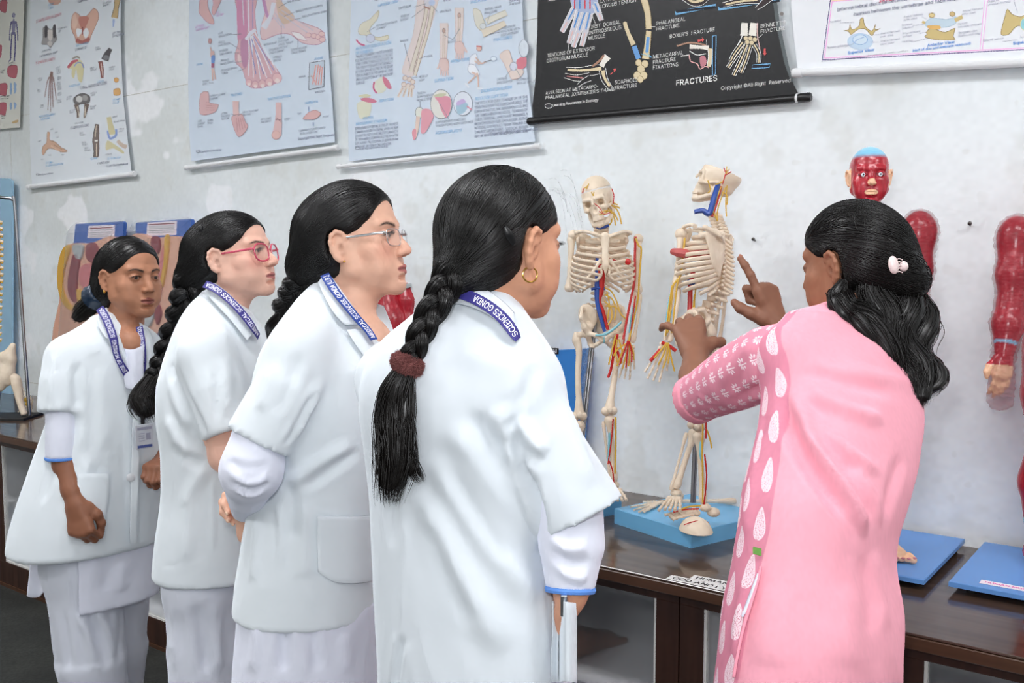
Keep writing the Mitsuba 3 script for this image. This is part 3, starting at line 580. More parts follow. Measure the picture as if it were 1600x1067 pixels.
for x0, x1 in ((630, 622), (635, 630), (640, 638), (644, 643)): c.line([(x0, 136), (x1, 152)], 4.6, (226, 208, 190), 4, 3.); c.line([(x0, 138), (x1, 150)], .8, (170, 120, 96))
for q, t in (((623, 15), ['CAPITULUM']), ((626, 28), ['HEAD OF', 'RADIUS']), ((687, 21), ['TROCHLEA']), ((626, 66), ['RADIUS']), ((667, 90), ['ULNA']), ((655, 122), ['HEAD OF', 'ULNA']), ((585, 2), ['CORACOID PROCESS']), ((693, 3), ['EPICONDYLE'])): c.text(q, 3.4, t, GREY)
for a, b in (((647, 11), (665, 6)), ((643, 28), (664, 12)), ((685, 20), (674, 8)), ((632, 68), (641, 103)), ((665, 88), (655, 92)), ((653, 120), (644, 122))): c.line([a, b], .7, (100, 100, 112))
c.text((591, 11), 4., 'SUPERIOR VIEW', SKY); c.text((736, 6), 4.2, 'POSTERIOR VIEW', SKY); c.text((796, 4), 3.2, ['CORACOID', 'FRACTURE'], GREY)
c.blob([(578, 30), (592, 16), (590, 30), (580, 42), (578, 50), (590, 58), (606, 55), (606, 62), (592, 64), (574, 56), (562, 54), (560, 46), (566, 36)], (222, 214, 186), (176, 160, 124)); c.disc((579, 60), 7, (200, 206, 226), (140, 140, 160)); c.line([(557, 62), (562, 68), (570, 71)], 2.6, (196, 60, 104)); c.text((588, 42), 3., ['ACROMIOCLAVICULAR', 'LIGAMENT'], GREY); c.line([(587, 42), (574, 50)], .7, GREY)
c.text((556, 79), 4.6, ['ANTERIOR DISLOCATION', 'OF HUMERUS'], SKY, lead=1.5)
para(c, (556, 91), 3.9, ['THE MOST COMMON TYPE OF SHOULDER', 'DISLOCATION IS ANTERIOR. IT OCCURS', 'WHEN THERE IS EXCESSIVE FORCE ON', 'THE ABDUCTED AND EXTERNALLY', 'ROTATED ARM, RESULTING IN ANTERIOR', 'DISPLACEMENT OF THE HUMERAL HEAD', 'AND A DISRUPTION OF THE SHOULDER', 'CAPSULE.'], 64)
c.blob([(586, 128), (598, 120), (604, 128), (602, 142), (590, 146), (586, 138)], (216, 214, 190)); c.blob([(598, 120), (606, 124), (612, 138), (606, 138), (600, 130)], (206, 96, 120)); c.line([(589, 146), (584, 138), (585, 128)], 2.6, (186, 50, 96)); c.text((592, 160), 4., 'ABDUCTION', SKY)
c.blob([(558, 164), (566, 158), (580, 160), (578, 180), (572, 184), (562, 184)], (220, 216, 186)); c.blob([(564, 154), (578, 153), (589, 158), (582, 161), (568, 158)], (204, 96, 120)); c.blob([(560, 150), (572, 147), (580, 150), (570, 153)], (206, 200, 160)); c.text((568, 187), 3.8, 'NEUTRAL', SKY); c.text((556, 196), 4., 'IMPINGEMENT SYNDROME', SKY)
para(c, (555, 203), 3.8, ['IMPINGEMENT SYNDROME IS ONE OF THE MOST', 'COMMON SHOULDER PROBLEMS, WHEN THE ARM', 'IS ABDUCTED, NOT BY THE GREATER TUBEROSITY', 'OF THE HUMERUS COMPRESSES THE ROTATOR', 'CUFF AGAINST THE ACROMION CAUSING PAIN AND', 'DECREASED MOTION IN THE SHOULDER.'], 74)
c.disc((559, 231.6), 3.8, (214, 224, 236), NAVY, 2.6); c.text((563.5, 234), 3.2, 'Learning Resources in Biology', NAVY)
# forearms, hands
for x, y0, y1, lab, q in ((694, 36, 92, 'SUPINATION', (679, 129)), (718, 12, 66, 'PRONATION', (705, 99))):
    c.limb([(x, y0), (x, (y0 + y1) / 2), (x - 1, y1)], [12, 11, 8], fl, 16, fl2); c.line([(x - 1, y0 + 14), (x - 2, y1)], 1.4, (200, 176, 150)); c.line([(x + 2, y0 + 14), (x + 1, y1)], 1.4, (200, 176, 150)); c.disc((x, y0 + 12), 2.6, (190, 150, 130), (100, 80, 76), 4)
    c.blob([(x - 6, y1), (x + 5, y1), (x + 8, y1 + 10), (x + 6, y1 + 18), (x - 4, y1 + 18), (x - 7, y1 + 10)], (222, 186, 176), (170, 120, 116))
    for k_ in range(4): c.line([(x - 4 + k_ * 3.2, y1 + 15), (x - 5 + k_ * 3.6, y1 + 28 - abs(k_ - 1.5) * 1.5)], 2.8, (222, 186, 176), 4, 2.2)
    c.line([(x + (-6 if lab[0] == 'S' else 6), y1 + 6), (x + (-10 if lab[0] == 'S' else 12), y1 + 16)], 3, (222, 186, 176)); c.text(q, 4.6, lab, SKY)
c.line([(694, 55), (708, 62), (719, 45)], .8, GREY, 3); c.text((700, 68), 3.4, 'RADIUS', GREY)
c.blob([(740, 14), (750, 16), (756, 30), (760, 42), (752, 48), (744, 40), (741, 28)], (222, 216, 196), (176, 166, 140)); c.limb([(760, 34), (775, 27), (792, 20)], [9, 8, 8], (224, 216, 196), 14, (176, 166, 140)); c.limb([(754, 52), (772, 45), (790, 36)], [12, 9, 7], (222, 206, 180), 14, (170, 150, 120)); c.disc((755, 41), 5, (214, 216, 214), (150, 150, 140)); c.text((758, 17), 3.6, ['RADIAL HEAD', 'FRACTURE'], GREY); c.text((783, 46), 3.4, ['OLECRANON', 'FRACTURE WITH', 'DISPLACEMENT'], GREY); c.text((772, 65), 4.6, 'FRACTURES', SKY); c.line([(766, 22), (762, 36)], .7, GREY); c.line([(782, 50), (764, 54)], .7, GREY)
# badminton player
c.disc((749, 76), 4.2, (220, 170, 150), (170, 110, 100)); c.line([(745, 72), (753, 73)], 2., (196, 84, 84)); c.blob([(736, 88), (744, 84), (747, 92), (742, 103), (734, 101)], (236, 238, 244), (150, 150, 170)); c.blob([(733, 101), (743, 102), (750, 116), (742, 118), (732, 112)], (240, 242, 246), (150, 150, 170)); c.line([(744, 90), (752, 99), (760, 96)], 2.4, (216, 176, 156)); c.line([(742, 95), (750, 101)], 2.4, (216, 176, 156)); c.line([(757, 97), (768, 94)], 1., (90, 96, 110)); c.disc((772, 92), 5, (220, 230, 240), (110, 130, 160), 4, .7); c.line([(738, 113), (744, 118), (732, 130)], 3., (216, 176, 156), 8, 2.); c.line([(746, 114), (748, 126), (748, 136)], 3., (216, 176, 156), 8, 2.); c.line([(728, 130), (733, 137)], 2.4, (236, 238, 242)); c.line([(746, 138), (755, 139)], 2.4, (236, 238, 242)); c.text((752, 145), 4.6, 'BADMINTON ELBOW', SKY)
c.blob([(781, 86), (795, 78), (802, 96), (812, 104), (819, 112), (812, 122), (800, 124), (795, 114), (788, 100)], (230, 206, 192), (196, 156, 140)); c.blob([(808, 94), (822, 89), (822, 104), (810, 108)], (214, 96, 110)); c.disc((803, 104), 6, (214, 214, 228), (120, 120, 140), 7); c.disc((819, 76), 8, (214, 222, 230), (90, 90, 100), 14); c.text((777, 126), 3.6, ['LATERAL', 'EPICONDYLE'], GREY); c.text((808, 127), 3.4, ['EXTENSOR', 'MUSCLE ORIGIN'], GREY); c.line([(790, 120), (801, 107)], .7, GREY); c.line([(815, 122), (806, 106)], .7, GREY)
# rotator cuff
c.disc((690, 163), 17, (228, 222, 210), (90, 92, 104), 23, .9); c.blob([(680, 152), (690, 150), (704, 153), (704, 172), (698, 184), (690, 172), (686, 160)], (222, 128, 146)); c.blob([(678, 150), (688, 146), (698, 147), (690, 152)], (196, 190, 150)); c.disc((724, 162), 15, (222, 226, 236), (90, 92, 104), 19, .9); c.blob([(714, 164), (722, 158), (732, 164), (726, 176), (716, 178)], (150, 186, 206)); c.blob([(714, 160), (724, 155), (728, 160), (716, 165)], (190, 160, 210)); c.line([(730, 166), (738, 172)], 2, (206, 110, 130))
c.disc((656, 176), 6.5, (224, 222, 206), (80, 84, 92), 9, .8); c.blob([(660, 172), (672, 171), (678, 182), (672, 196), (664, 208), (658, 206), (659, 188)], (226, 140, 152)); c.limb([(654, 182), (652, 200), (648, 214)], [6, 6, 7], (222, 190, 170)); c.blob([(645, 204), (651, 203), (650, 217), (646, 217)], (220, 130, 140)); c.text((652, 148), 3.4, ['TEAR IN', 'SUPRASPINATUS', 'MUSCLE TENDON'], GREY); c.text((681, 193), 3.6, ['SUPRASPINATUS MUSCLE', 'TENDON FIXED WITH STITCHES'], GREY); c.text((681, 210), 4.6, 'ACROMIOPLASTY', SKY); c.line([(657, 158), (657, 168)], .7, GREY); c.line([(688, 162), (702, 186)], .7, GREY)
c.text((743, 157), 4.6, 'ROTATOR CUFF TEAR', SKY)
para(c, (742, 164), 4.2, ['THE ROTATOR CUFF IS MADE UP OF THE', 'TENDONS FROM THE SUBSCAPULARIS, THE', 'SUPRASPINATUS, THE INFRASPINATUS AND', 'THE TERES MINOR MUSCLES. TEARING OF', 'THESE TENDONS, WHICH ARE PRIMARILY', 'RESPONSIBLE FOR SHOULDER JOINT', 'MOTION, CAN RESULT FROM TRAUMA OR', 'CHRONIC IMPINGEMENT. SURGICAL REPAIR', 'MAY BE NECESSARY TO RESTORE FUNCTION.'], 82)
c.text((766, 211), 4.6, 'Copyright ©All Right  Reserved', NAVY); c.done()
# --- black fractures chart
c = Chart('black chart with white hand bone drawings and the heading FRACTURES', [(842, -60), (839, 60), (837, 120), (832, 165), (834, 191), (1040, 176), (1252, 155), (1240, 132), (1228, 100), (1218, 55), (1210, 10), (1206, -60)], 'mat_chart_black', group='anatomy charts along the wall')
W_ = (232, 232, 230); c.rod((836, 189), (1254, 153), 6, 'rod_black', None, 1.1); obj('ring', lathe([(0, .0136), (1, .0136)], PY(1246, 153.8, c.y) + A(-.002, -.0035, 0), PY(1247.5, 153.7, c.y) + A(.002, -.0035, 0), 20), 'mat_rod_white', c.k)
c.shape([(1206, -10), (1212, -10), (1219, 40), (1232, 100), (1240, 128), (1236, 128), (1226, 100), (1213, 40)], (96, 104, 106))
for q, t, h in (((857, 3), ['ABDUCTOR'], 5.4), ((938, 5), ['EXTENSOR', 'LONGUS TENDON'], 5.8), ((920, 46), ['FIRST  DORSAL', 'INTEROSSEOUS', 'MUSCLE'], 5.8), ((855, 90), ['TENDONS OF EXTENSOR', 'DIGITORUM MUSCLE'], 5.6), ((853, 148), ['AVULSION AT METACARPO-', 'PHALANGEAL JOINT(SKIER\'S THUMB)'], 5.2), ((961, 132), ['SCAPHOID', 'FRACTURE'], 5.8), ((1026, 40), ['PHALANGEAL', 'FRACTURE'], 5.8), ((1047, 60), ['BOXER\'S  FRACTURE'], 5.8), ((1021, 92), ['METACARPAL', 'FRACTURE', 'FIXATIONS'], 5.8), ((1189, 44), ['BENNETT\'S', 'FRACTURE'], 5.8)): c.text(q, h, t, W_, lead=1.42)
c.text((1057, 134), 8.4, 'FRACTURES', W_, True); c.text((1127, 141), 5.6, 'Copyright ©All Right  Reserved', W_); c.disc((857, 165.5), 6, (60, 60, 64), W_, 4); c.text((864, 166.5), 4., 'Learning Resources in Zoology', W_, True)
bl, rd, pkk = (150, 178, 214), (214, 80, 96), (226, 190, 186)
c.blob([(893, -6), (930, -6), (934, 14), (926, 22), (912, 22), (898, 18)], (170, 184, 214), W_)
for a, b in (((898, 12), (878, 50)), ((905, 18), (889, 68)), ((914, 20), (896, 74)), ((922, 20), (909, 72)), ((930, 6), (940, 32))): c.limb([a, ((a[0] + b[0]) / 2, (a[1] + b[1]) / 2), b], [9, 8, 6], (206, 204, 214), 14, W_); c.line([a, ((a[0] * .5 + b[0] * .5), (a[1] * .5 + b[1] * .5))], 2.4, (100, 150, 210)); c.line([(a[0] * .4 + b[0] * .6, a[1] * .4 + b[1] * .6), b], 2., pkk)
for x in (898, 906, 914, 922): c.line([(x, -6), (x, 14)], 2., rd if x != 906 else (90, 140, 206))
c.line([(888, 78), (890, 64)], .8, W_); c.line([(932, 40), (924, 22)], .8, W_); c.line([(936, 5), (928, 3)], .8, W_)
# side hand with thumb, finger bones, fist, hand on block
c.limb([(884, 110), (905, 112), (925, 110), (942, 107)], [9, 12, 15, 12], (36, 34, 36), 24, W_); c.limb([(882, 118), (902, 122), (922, 120)], [6, 9, 12], (40, 34, 38), 16, W_); c.limb([(903, 134), (912, 127), (922, 122)], [3, 6, 8], (36, 34, 36), 10, W_); c.limb([(941, 107), (945, 124), (954, 138)], [10, 9, 6], (40, 36, 38), 14, W_)
c.limb([(887, 109), (905, 110), (924, 109), (940, 107)], [4, 3, 4, 6], BONE); c.limb([(942, 110), (945, 122), (953, 135)], [6, 4, 4], BONE); c.limb([(940, 104), (944, 96), (950, 88)], [8, 8, 12], (240, 236, 226)); c.line([(926, 104), (938, 94), (944, 86)], 3.4, (170, 130, 110)); c.line([(886, 119), (912, 122)], 2, (196, 130, 130)); c.shape([(953, 116), (960, 111), (958, 108), (963, 107), (961, 113), (959, 112), (955, 117)], (220, 96, 96))
c.limb([(977, 38), (982, 52), (990, 70)], [6, 6, 8], BONE, 16); c.disc((977, 37), 3.2, BONE); c.limb([(991, 72), (998, 92)], [8, 8], (110, 160, 214), 8); c.limb([(1005, -6), (1012, 20), (1014, 46)], [10, 8, 8], BONE, 20, (170, 150, 110)); c.limb([(1014, 48), (1012, 70), (1009, 92)], [7, 8, 10], BONE, 16, (170, 150, 110)); c.limb([(1013, 58), (1011, 82)], [5, 5], (110, 160, 214), 8)
for x, y, r in ((998, 98, 5), (1008, 100, 5.5), (1002, 108, 6), (996, 118, 6), (1006, 118, 6), (1001, 124, 5)): c.disc((x, y), r, BONE, (170, 150, 110), r * 1.1)
c.line([(1002, 84), (1019, 90)], .8, (120, 190, 230)); c.line([(1010, 82), (1019, 90)], .8, (120, 190, 230)); c.line([(1017, 42), (1024, 42)], .8, W_)
for r4 in (((1055, 18), (1119, 6), (1119, 11), (1056, 24)), ((1122, 11), (1220, -4), (1220, 1), (1123, 17)), ((1113, 56), (1120, 55), (1119, 116), (1113, 118)), ((1176, 101), (1204, 99), (1203, 106), (1175, 108))):
    c.shape(r4, (120, 176, 216)); cx_, cy_ = np.mean([p[0] for p in r4]), np.mean([p[1] for p in r4]); c.shape([(cx_ + (p[0] - cx_) * (.97 if abs(p[0] - cx_) > 8 else .6), cy_ + (p[1] - cy_) * (.97 if abs(p[1] - cy_) > 12 else .62)) for p in r4], (26, 32, 44))
c.blob([(1064, -6), (1108, -8), (1104, 4), (1092, 10), (1078, 8)], (50, 40, 42), W_); c.limb([(1072, -4), (1084, 3), (1100, 0)], [4, 4, 4], BONE); c.limb([(1130, 8), (1156, 2), (1188, 0)], [6, 8, 10], (60, 50, 52), 16, W_); c.limb([(1182, 14), (1192, 6), (1204, -4)], [4, 8, 10], (60, 50, 52), 12, W_); c.limb([(1134, 7), (1160, 2), (1184, 0)], [3, 3, 4], BONE)
c.line([(1058, 72), (1078, 67), (1100, 70), (1110, 78)], 2.6, (176, 140, 120), 16); c.limb([(1078, 73), (1096, 74), (1108, 75)], [7, 5, 8], (240, 236, 226), 12); c.limb([(1110, 76), (1110, 90), (1108, 104)], [6, 5, 5], BONE, 12, W_); c.line([(1064, 88), (1078, 86)], 1.4, W_); c.line([(1077, 86), (1080, 96), (1090, 100), (1094, 108), (1102, 104), (1108, 106)], 1.8, (220, 170, 170)); c.blob([(1094, 90), (1102, 88), (1104, 100), (1096, 104)], (196, 130, 140)); c.line([(1078, 80), (1090, 86), (1104, 84)], 1.4, W_); c.shape([(1090, 62), (1098, 61), (1097, 58), (1101, 62), (1098, 66), (1097, 64), (1091, 66)], (220, 96, 96)); c.line([(1104, 62), (1105, 72)], .8, W_)
c.limb([(1164, 36), (1163, 56)], [10, 12], (240, 236, 226), 8); c.limb([(1178, 36), (1176, 56)], [10, 12], (240, 236, 226), 8); c.line([(1160, 36), (1160, 56), (1152, 72)], 1.4, W_); c.line([(1184, 36), (1184, 56), (1188, 80), (1186, 98)], 1.6, pkk)
for x, y in ((1166, 60), (1173, 60), (1180, 62), (1168, 66), (1175, 67)): c.disc((x, y), 4, BONE, (120, 110, 100))
for a, m_, b in (((1164, 68), (1150, 88), (1138, 106)), ((1168, 70), (1158, 94), (1147, 118)), ((1173, 71), (1166, 94), (1158, 114)), ((1179, 70), (1186, 84), (1186, 98)), ((1161, 66), (1148, 84), (1142, 96))): c.limb([a, m_, b], [6, 6, 5], (36, 34, 36), 14, W_); c.limb([a, m_, b], [2.4, 1.8, 2], BONE, 14)
c.shape([(1194, 76), (1197, 76), (1197, 83), (1199, 83), (1195.5, 87), (1192, 83), (1194, 83)], (220, 96, 96)); c.line([(1192, 54), (1186, 59)], .8, W_); c.disc((1222, 22), 3, (130, 126, 124)); c.done()
# --- white vertebra chart at the upper right
c = Chart('white chart with pink border and vertebra drawings, cut off at the upper right', [(1234, -60), (1237, 20), (1242, 70), (1247, 112), (1480, 104), (1760, 96), (1760, -60)], 'mat_chart_white', y=WALL - .03, group='anatomy charts along the wall')
c.rod((1251, 114), (1760, 91), 6.5)
pb = (236, 176, 226); dk = (92, 78, 130)
c.line([(1299, -10), (1285, 93), (1284.6, 94)], 1.2, dk, 3); c.line([(1302, -10), (1288, 91)], 1.6, pb, 2); c.line([(1285, 93.6), (1600, 77.5), (1760, 70)], 1.4, dk, 3); c.line([(1288, 90.8), (1600, 75), (1760, 67)], 1.8, pb, 3); c.line([(1540, -10), (1531, 78)], 1.2, pb, 2); c.line([(1544, -10), (1535, 78)], 1.2, pb, 2); c.shape([(1300, -10), (1352, -10), (1350, -1), (1299, 3)], (242, 220, 190)); c.line([(1299, 3), (1352, -2)], 1.2, pb)
c.text((1374, 4), 5.4, 'INTERVERTEBRAL DISC', (206, 66, 96), True); c.text((1308, 18), 5.2, 'Intervertebral discs lie between two adjacent vertebrae. The disc functions as a', (84, 88, 120)); c.text((1334, 25), 5.2, 'cushion between the vertebrae and facilitates movement', (84, 88, 120))
vb, vb2 = (206, 186, 130), (140, 116, 70)
c.blob([(1344, 30), (1349, 28), (1352, 40), (1362, 48), (1368, 38), (1368, 46), (1376, 44), (1367, 50), (1362, 56), (1352, 46), (1342, 46), (1330, 54), (1326, 50), (1318, 48), (1326, 46), (1328, 38), (1332, 46), (1342, 40)], vb, vb2, 90); c.disc((1344, 65), 20, (196, 216, 236), (170, 196, 224), 13); c.disc((1344, 62), 12, (210, 226, 240), (120, 160, 210), 8); c.line([(1334, 67), (1340, 62), (1350, 58)], .8, (120, 160, 210))
c.blob([(1447, 50), (1456, 44), (1476, 50), (1492, 44), (1490, 56), (1492, 62), (1480, 63), (1460, 62), (1445, 58), (1448, 54)], vb, vb2); c.blob([(1446, 36), (1456, 28), (1480, 30), (1494, 26), (1494, 36), (1482, 42), (1460, 44), (1448, 42)], (196, 214, 226), (160, 186, 206)); c.disc((1456, 24), 5, (222, 204, 150), vb2, 4); c.disc((1488, 22), 4.6, (206, 180, 130), vb2, 4); c.limb([(1492, 32), (1504, 26)], [6, 6], vb, 8); c.limb([(1446, 36), (1441, 34)], [4, 4], vb, 8); c.blob([(1450, 40), (1468, 40), (1468, 46), (1452, 45)], (222, 180, 110))
c.blob([(1574, 14), (1582, 22), (1594, 26), (1602, 24), (1610, 34), (1600, 40), (1588, 42), (1576, 54), (1564, 54), (1566, 40), (1570, 26)], vb, vb2); c.disc((1602, 38), 8, (150, 206, 214), (226, 220, 170), 10)
for q, t in (((1297, 36), ['Vertebra']), ((1376, 54), ['Anulus fibrosus', 'inner zone']), ((1376, 66), ['Anulus fibrosus', 'outer zone']), ((1293, 76), ['Nucleus pulposus']), ((1412, 28), ['Anulus fibrosus', 'outer zone']), ((1410, 41), ['Nucleus', 'pulposus']), ((1410, 54), ['Intervertebral', 'surface']), ((1409, 67), ['Vertebra']), ((1504, 19), ['Anulus fibrosus', 'inner zone']), ((1497, 39), ['Hyaline', 'cartilage endplate']), ((1498, 53), ['Marginal ridge', '(epiphyseal ring)']), ((1544, 4), ['Superior', 'articular process']), ((1536, 65), ['Base of sacrum']), ((1594, 60), ['Posterior'])): c.text(q, 3., t, (150, 152, 172))
for a, b in (((1312, 36), (1335, 35), ), ((1374, 54), (1360, 55)), ((1374, 66), (1360, 66)), ((1320, 74), (1334, 68)), ((1440, 26), (1448, 30)), ((1426, 40), (1445, 38)), ((1436, 53), (1446, 50)), ((1424, 66), (1450, 60)), ((1566, 65), (1590, 62)), ((1584, 0), (1590, 20))): c.line([a, b], .6, (160, 162, 180))
c.text((1325, 85), 4.2, 'Superior View', (70, 130, 206), True); c.text((1449, 73), 4.2, 'Anterior View', (70, 130, 206), True); c.text((1426, 81), 3.4, '(Half of disc and endplate removed)', (70, 130, 206), True); c.text((1583, 70), 4.4, 'Superior View', (70, 130, 206), True); c.text((1284, 97), 1.5, 'All rights reserved. No part of this chart may be reproduced in any form without written permission of the publisher. For education only.', GREY); c.done()
# ------------------------------------------------------------------ heads (local frame: origin between the ears, x right, y forward, z up)
HH = .0021
def build_head(lo=(-.125, -.16, -.30), hi=(.125, .145, .15), h=HH):
    F = Field(lo, hi, h)
    F.ell((0, -.006, .043), (.0735, .092, .083), k=0)
    F.ell((0, -.035, .028), (.067, .062, .07), k=.02)
    F.ell((0, .03, .0), (.062, .063, .085), k=.02)
    F.ell((0, .04, .062), (.056, .045, .045), k=.02)
    for s in (-1, 1):
        F.ell((s * .043, .052, -.017), (.025, .025, .022), k=.022)
        F.cone((s * .051, .008, -.046), (s * .017, .067, -.091), .0165, .016, k=.025)
        F.cone((s * .058, .004, -.0), (s * .052, .010, -.046), .014, .0155, k=.025)
        F.ell((s * .036, .056, -.05), (.026, .026, .03), k=.02)
        F.cone((s * .012, .086, .03), (s * .046, .071, .034), .011, .010, k=.014)
    F.ell((0, .0755, -.094), (.018, .0155, .015), k=.016)
    F.ell((0, .070, -.062), (.032, .023, .028), k=.02)
    F.ell((0, .03, -.075), (.045, .04, .026), k=.02)
    for s in (-1, 1):
        F.ell((s * .033, .0965, .0105), (.0185, .017, .0125), k=.014, op='cut')
        F.ell((s * .032, .0765, .0095), (.0155, .0142, .0132), k=.004)
    # nose
    F.chain([(0, .083, .022), (0, .0915, .004), (0, .101, -.014), (0, .1085, -.025)], [.0085, .0075, .0085, .0098], k=.011)
    for s in (-1, 1):
        F.ell((s * .0115, .0975, -.0285), (.0075, .0095, .0075), k=.007)
    for s in (-1, 1):
        F.ell((s * .0058, .1025, -.0365), (.0034, .005, .004), k=.003, op='cut')
    # mouth
    F.ell((0, .0912, -.0555), (.0205, .0085, .0058), k=.005)
    F.ell((0, .0902, -.0665), (.0175, .0088, .0066), k=.005)
    F.ell((0, .0998, -.0608), (.021, .0055, .0016), k=.0025, op='cut')
    F.ell((0, .097, -.047), (.0035, .0045, .0075), k=.005, op='cut')
    F.ell((0, .0885, -.0785), (.018, .006, .0045), k=.007, op='cut')
    # lid slit
    for s in (-1, 1):
        F.ell((s * .032, .0925, .0088), (.0132, .0062, .0042), rot((0, 1, 0), s * 5), k=.0015, op='cut')
        E = EAR(s)
        F.chain(E(HELIX), [.0034, .0043, .0045, .0045, .0043, .004, .0042, .0052, .0065], k=.004)
        c = E([(0, .006, .001)])[0]
        Rr = EARR(s)
        F.ell(E([(.0065, -.003, .006)])[0], (.006, .0155, .025), Rr, k=.006)
        F.ell(E([(.002, .0105, -.004)])[0], (.005, .004, .007), Rr, k=.004)
        F.chain(E([(.008, -.004, .018), (.008, -.006, .004), (.007, -.001, -.008)]), [.0028, .003, .003], k=.004)
        F.ell(E([(.0132, .0038, -.001)])[0], (.006, .0058, .0095), Rr, k=.003, op='cut'); F.chain(E([(.0135, .004, .0215), (.014, -.004, .024), (.0145, -.0095, .018), (.0135, -.0105, .006)]), [.0022, .0026, .0026, .002], k=.002, op='cut')
    return F
def EARR(s):
    return rot((0, 0, 1), s * 11) @ rot((1, 0, 0), -10)
def EAR(s):
    R_, o = EARR(s), A(s * .0695, -.006, -.001)
    return lambda pts: [o + R_ @ A(s * p[0], p[1], p[2]) for p in pts]
HELIX = [(.003, .010, .010), (.008, .012, .020), (.012, .006, .030), (.014, -.005, .032), (.015, -.014, .024), (.0145, -.0165, .010), (.0115, -.013, -.006), (.008, -.006, -.018), (.006, .001, -.024)]
EYE = A(.032, .0775, .0092)
def soft(x, a, b):
    t = np.clip((x - a) / (b - a), 0, 1); return t * t * (3 - 2 * t)
def face_color(v, skin, lip, brow, flush=None):
    """per-vertex colours in the head's own frame (linear)"""
    skin, lip = rgb(skin), rgb(lip); c = np.tile(skin, (len(v), 1)); x, y, z = np.abs(v[:, 0]), v[:, 1], v[:, 2]
    def put(w, col): c[:] = c * (1 - w[:, None]) + np.asarray(col) * w[:, None]
    mott = meshkit.fbm(v * 60, 3)[:, None]; c *= .93 + .14 * mott
    if flush is not None:
        put(.5 * np.exp(-(((x - .045) / .022) ** 2 + ((z + .022) / .02) ** 2)) * (y > .03), rgb(flush))
        put(.35 * np.exp(-((x / .012) ** 2 + ((z + .026) / .012) ** 2)) * (y > .09), rgb(flush))
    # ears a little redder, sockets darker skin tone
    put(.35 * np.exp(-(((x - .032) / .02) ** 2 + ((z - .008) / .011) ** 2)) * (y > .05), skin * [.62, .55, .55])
    u = soft(-np.sqrt((x / .0225) ** 2 + ((z + .0605) / (.0095 + .002 * np.cos(x * 260))) ** 2), -1.06, -.88) * (y > .07)
    put(u, lip)
    put(np.exp(-((z + .0607) / .0014) ** 2) * (x < .0215) * (y > .075) * .8, lip * .35)
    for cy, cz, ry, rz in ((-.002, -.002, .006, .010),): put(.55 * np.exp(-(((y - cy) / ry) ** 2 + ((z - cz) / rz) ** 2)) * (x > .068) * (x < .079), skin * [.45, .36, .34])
    # brows: an arc over each eye
    t = (x - .012) / .04; arc = .0265 + .0075 * np.sin(np.clip(t, 0, 1) * 2.3) - .006 * np.clip(t - .6, 0, 1); wdt = .0042 * (1 - .55 * np.clip(t, 0, 1))
    put(np.exp(-((z - arc) / wdt) ** 2 * .9) * soft(t, -.06, .1) * soft(-t, -1.08, -.85) * (y > .03), rgb(brow))
    # lid rims and nostrils
    ex, ez = (x - .032) / .0148, (z - .0092) / .0056; r = np.sqrt(ex ** 2 + ez ** 2)
    put(.85 * np.exp(-((r - .93) / .16) ** 2) * (ez > -.1) * (y > .06), A(.012, .008, .007))
    put(.4 * np.exp(-((r - .93) / .16) ** 2) * (ez <= -.1) * (y > .06), A(.03, .015, .012))
    put(np.exp(-(((x - .006) / .0036) ** 2 + ((z + .037) / .003) ** 2 + ((y - .102) / .006) ** 2)) * .85, skin * .12)
    return np.clip(c, 0, 1)
def eyeball(s, look):
    """an eyeball as its own fine sphere with iris and pupil colours"""
    m = trimesh.creation.icosphere(subdivisions=5); v = np.array(m.vertices); look = nrm(look)
    a = np.degrees(np.arccos(np.clip(v @ look, -1, 1)))
    c = np.tile(rgb([226, 222, 218]), (len(v), 1))
    c[a < 31] = rgb([38, 24, 18]); c[a < 28] = rgb([46, 28, 20]); c[a < 13] = rgb([6, 5, 5])
    m.vertices = v * .0122 + EYE * A(s, 1, 1)
    return m, c
HEAD = build_head()
def frame_of(fwd, up):
    """columns right, forward, up of a head looking along fwd"""
    f = nrm(fwd); r = nrm(np.cross(f, up)); return np.stack([r, f, np.cross(r, f)], 1)
# ------------------------------------------------------------------ materials of people
mat('skin', VC, .48, specular=.35)
mat('eye', VC, .08, specular=.6)
def cloth_bump(p, n, uv):
    return mikit.noise(p.x * 900, p.y * 900, p.z * 900) + .5 * mikit.fbm(p.x * 30, p.y * 30, p.z * 16, 2)
mat('coat', [213, 220, 225], .85, cloth_bump, .0005, sheen=.25)
mat('kameez', [214, 217, 230], .85, cloth_bump, .0007, sheen=.25)
mat('trousers', [208, 212, 223], .85, cloth_bump, .0009, sheen=.25)
mat('coat_thin', [204, 211, 217], .85, cloth_bump, .0003, sheen=.25)
mat('blue_trim', [86, 134, 208], .7)
mat('hair', VC, .33, specular=.36)
mat('hair_fine', VC, .36, specular=.5)
mat('lanyard', [49, 44, 122], .55)
mat('lanyard_blue', [34, 62, 140], .5)
mat('lettering', [226, 226, 236], .6)
mat('shoe', [28, 26, 26], .4)
mat('button', [206, 208, 212], .3)
mat('black_plastic', [18, 18, 20], .35)
mat('gold', [214, 170, 84], .2, metallic=1.)
mat('silver', [200, 203, 208], .2, metallic=1.)

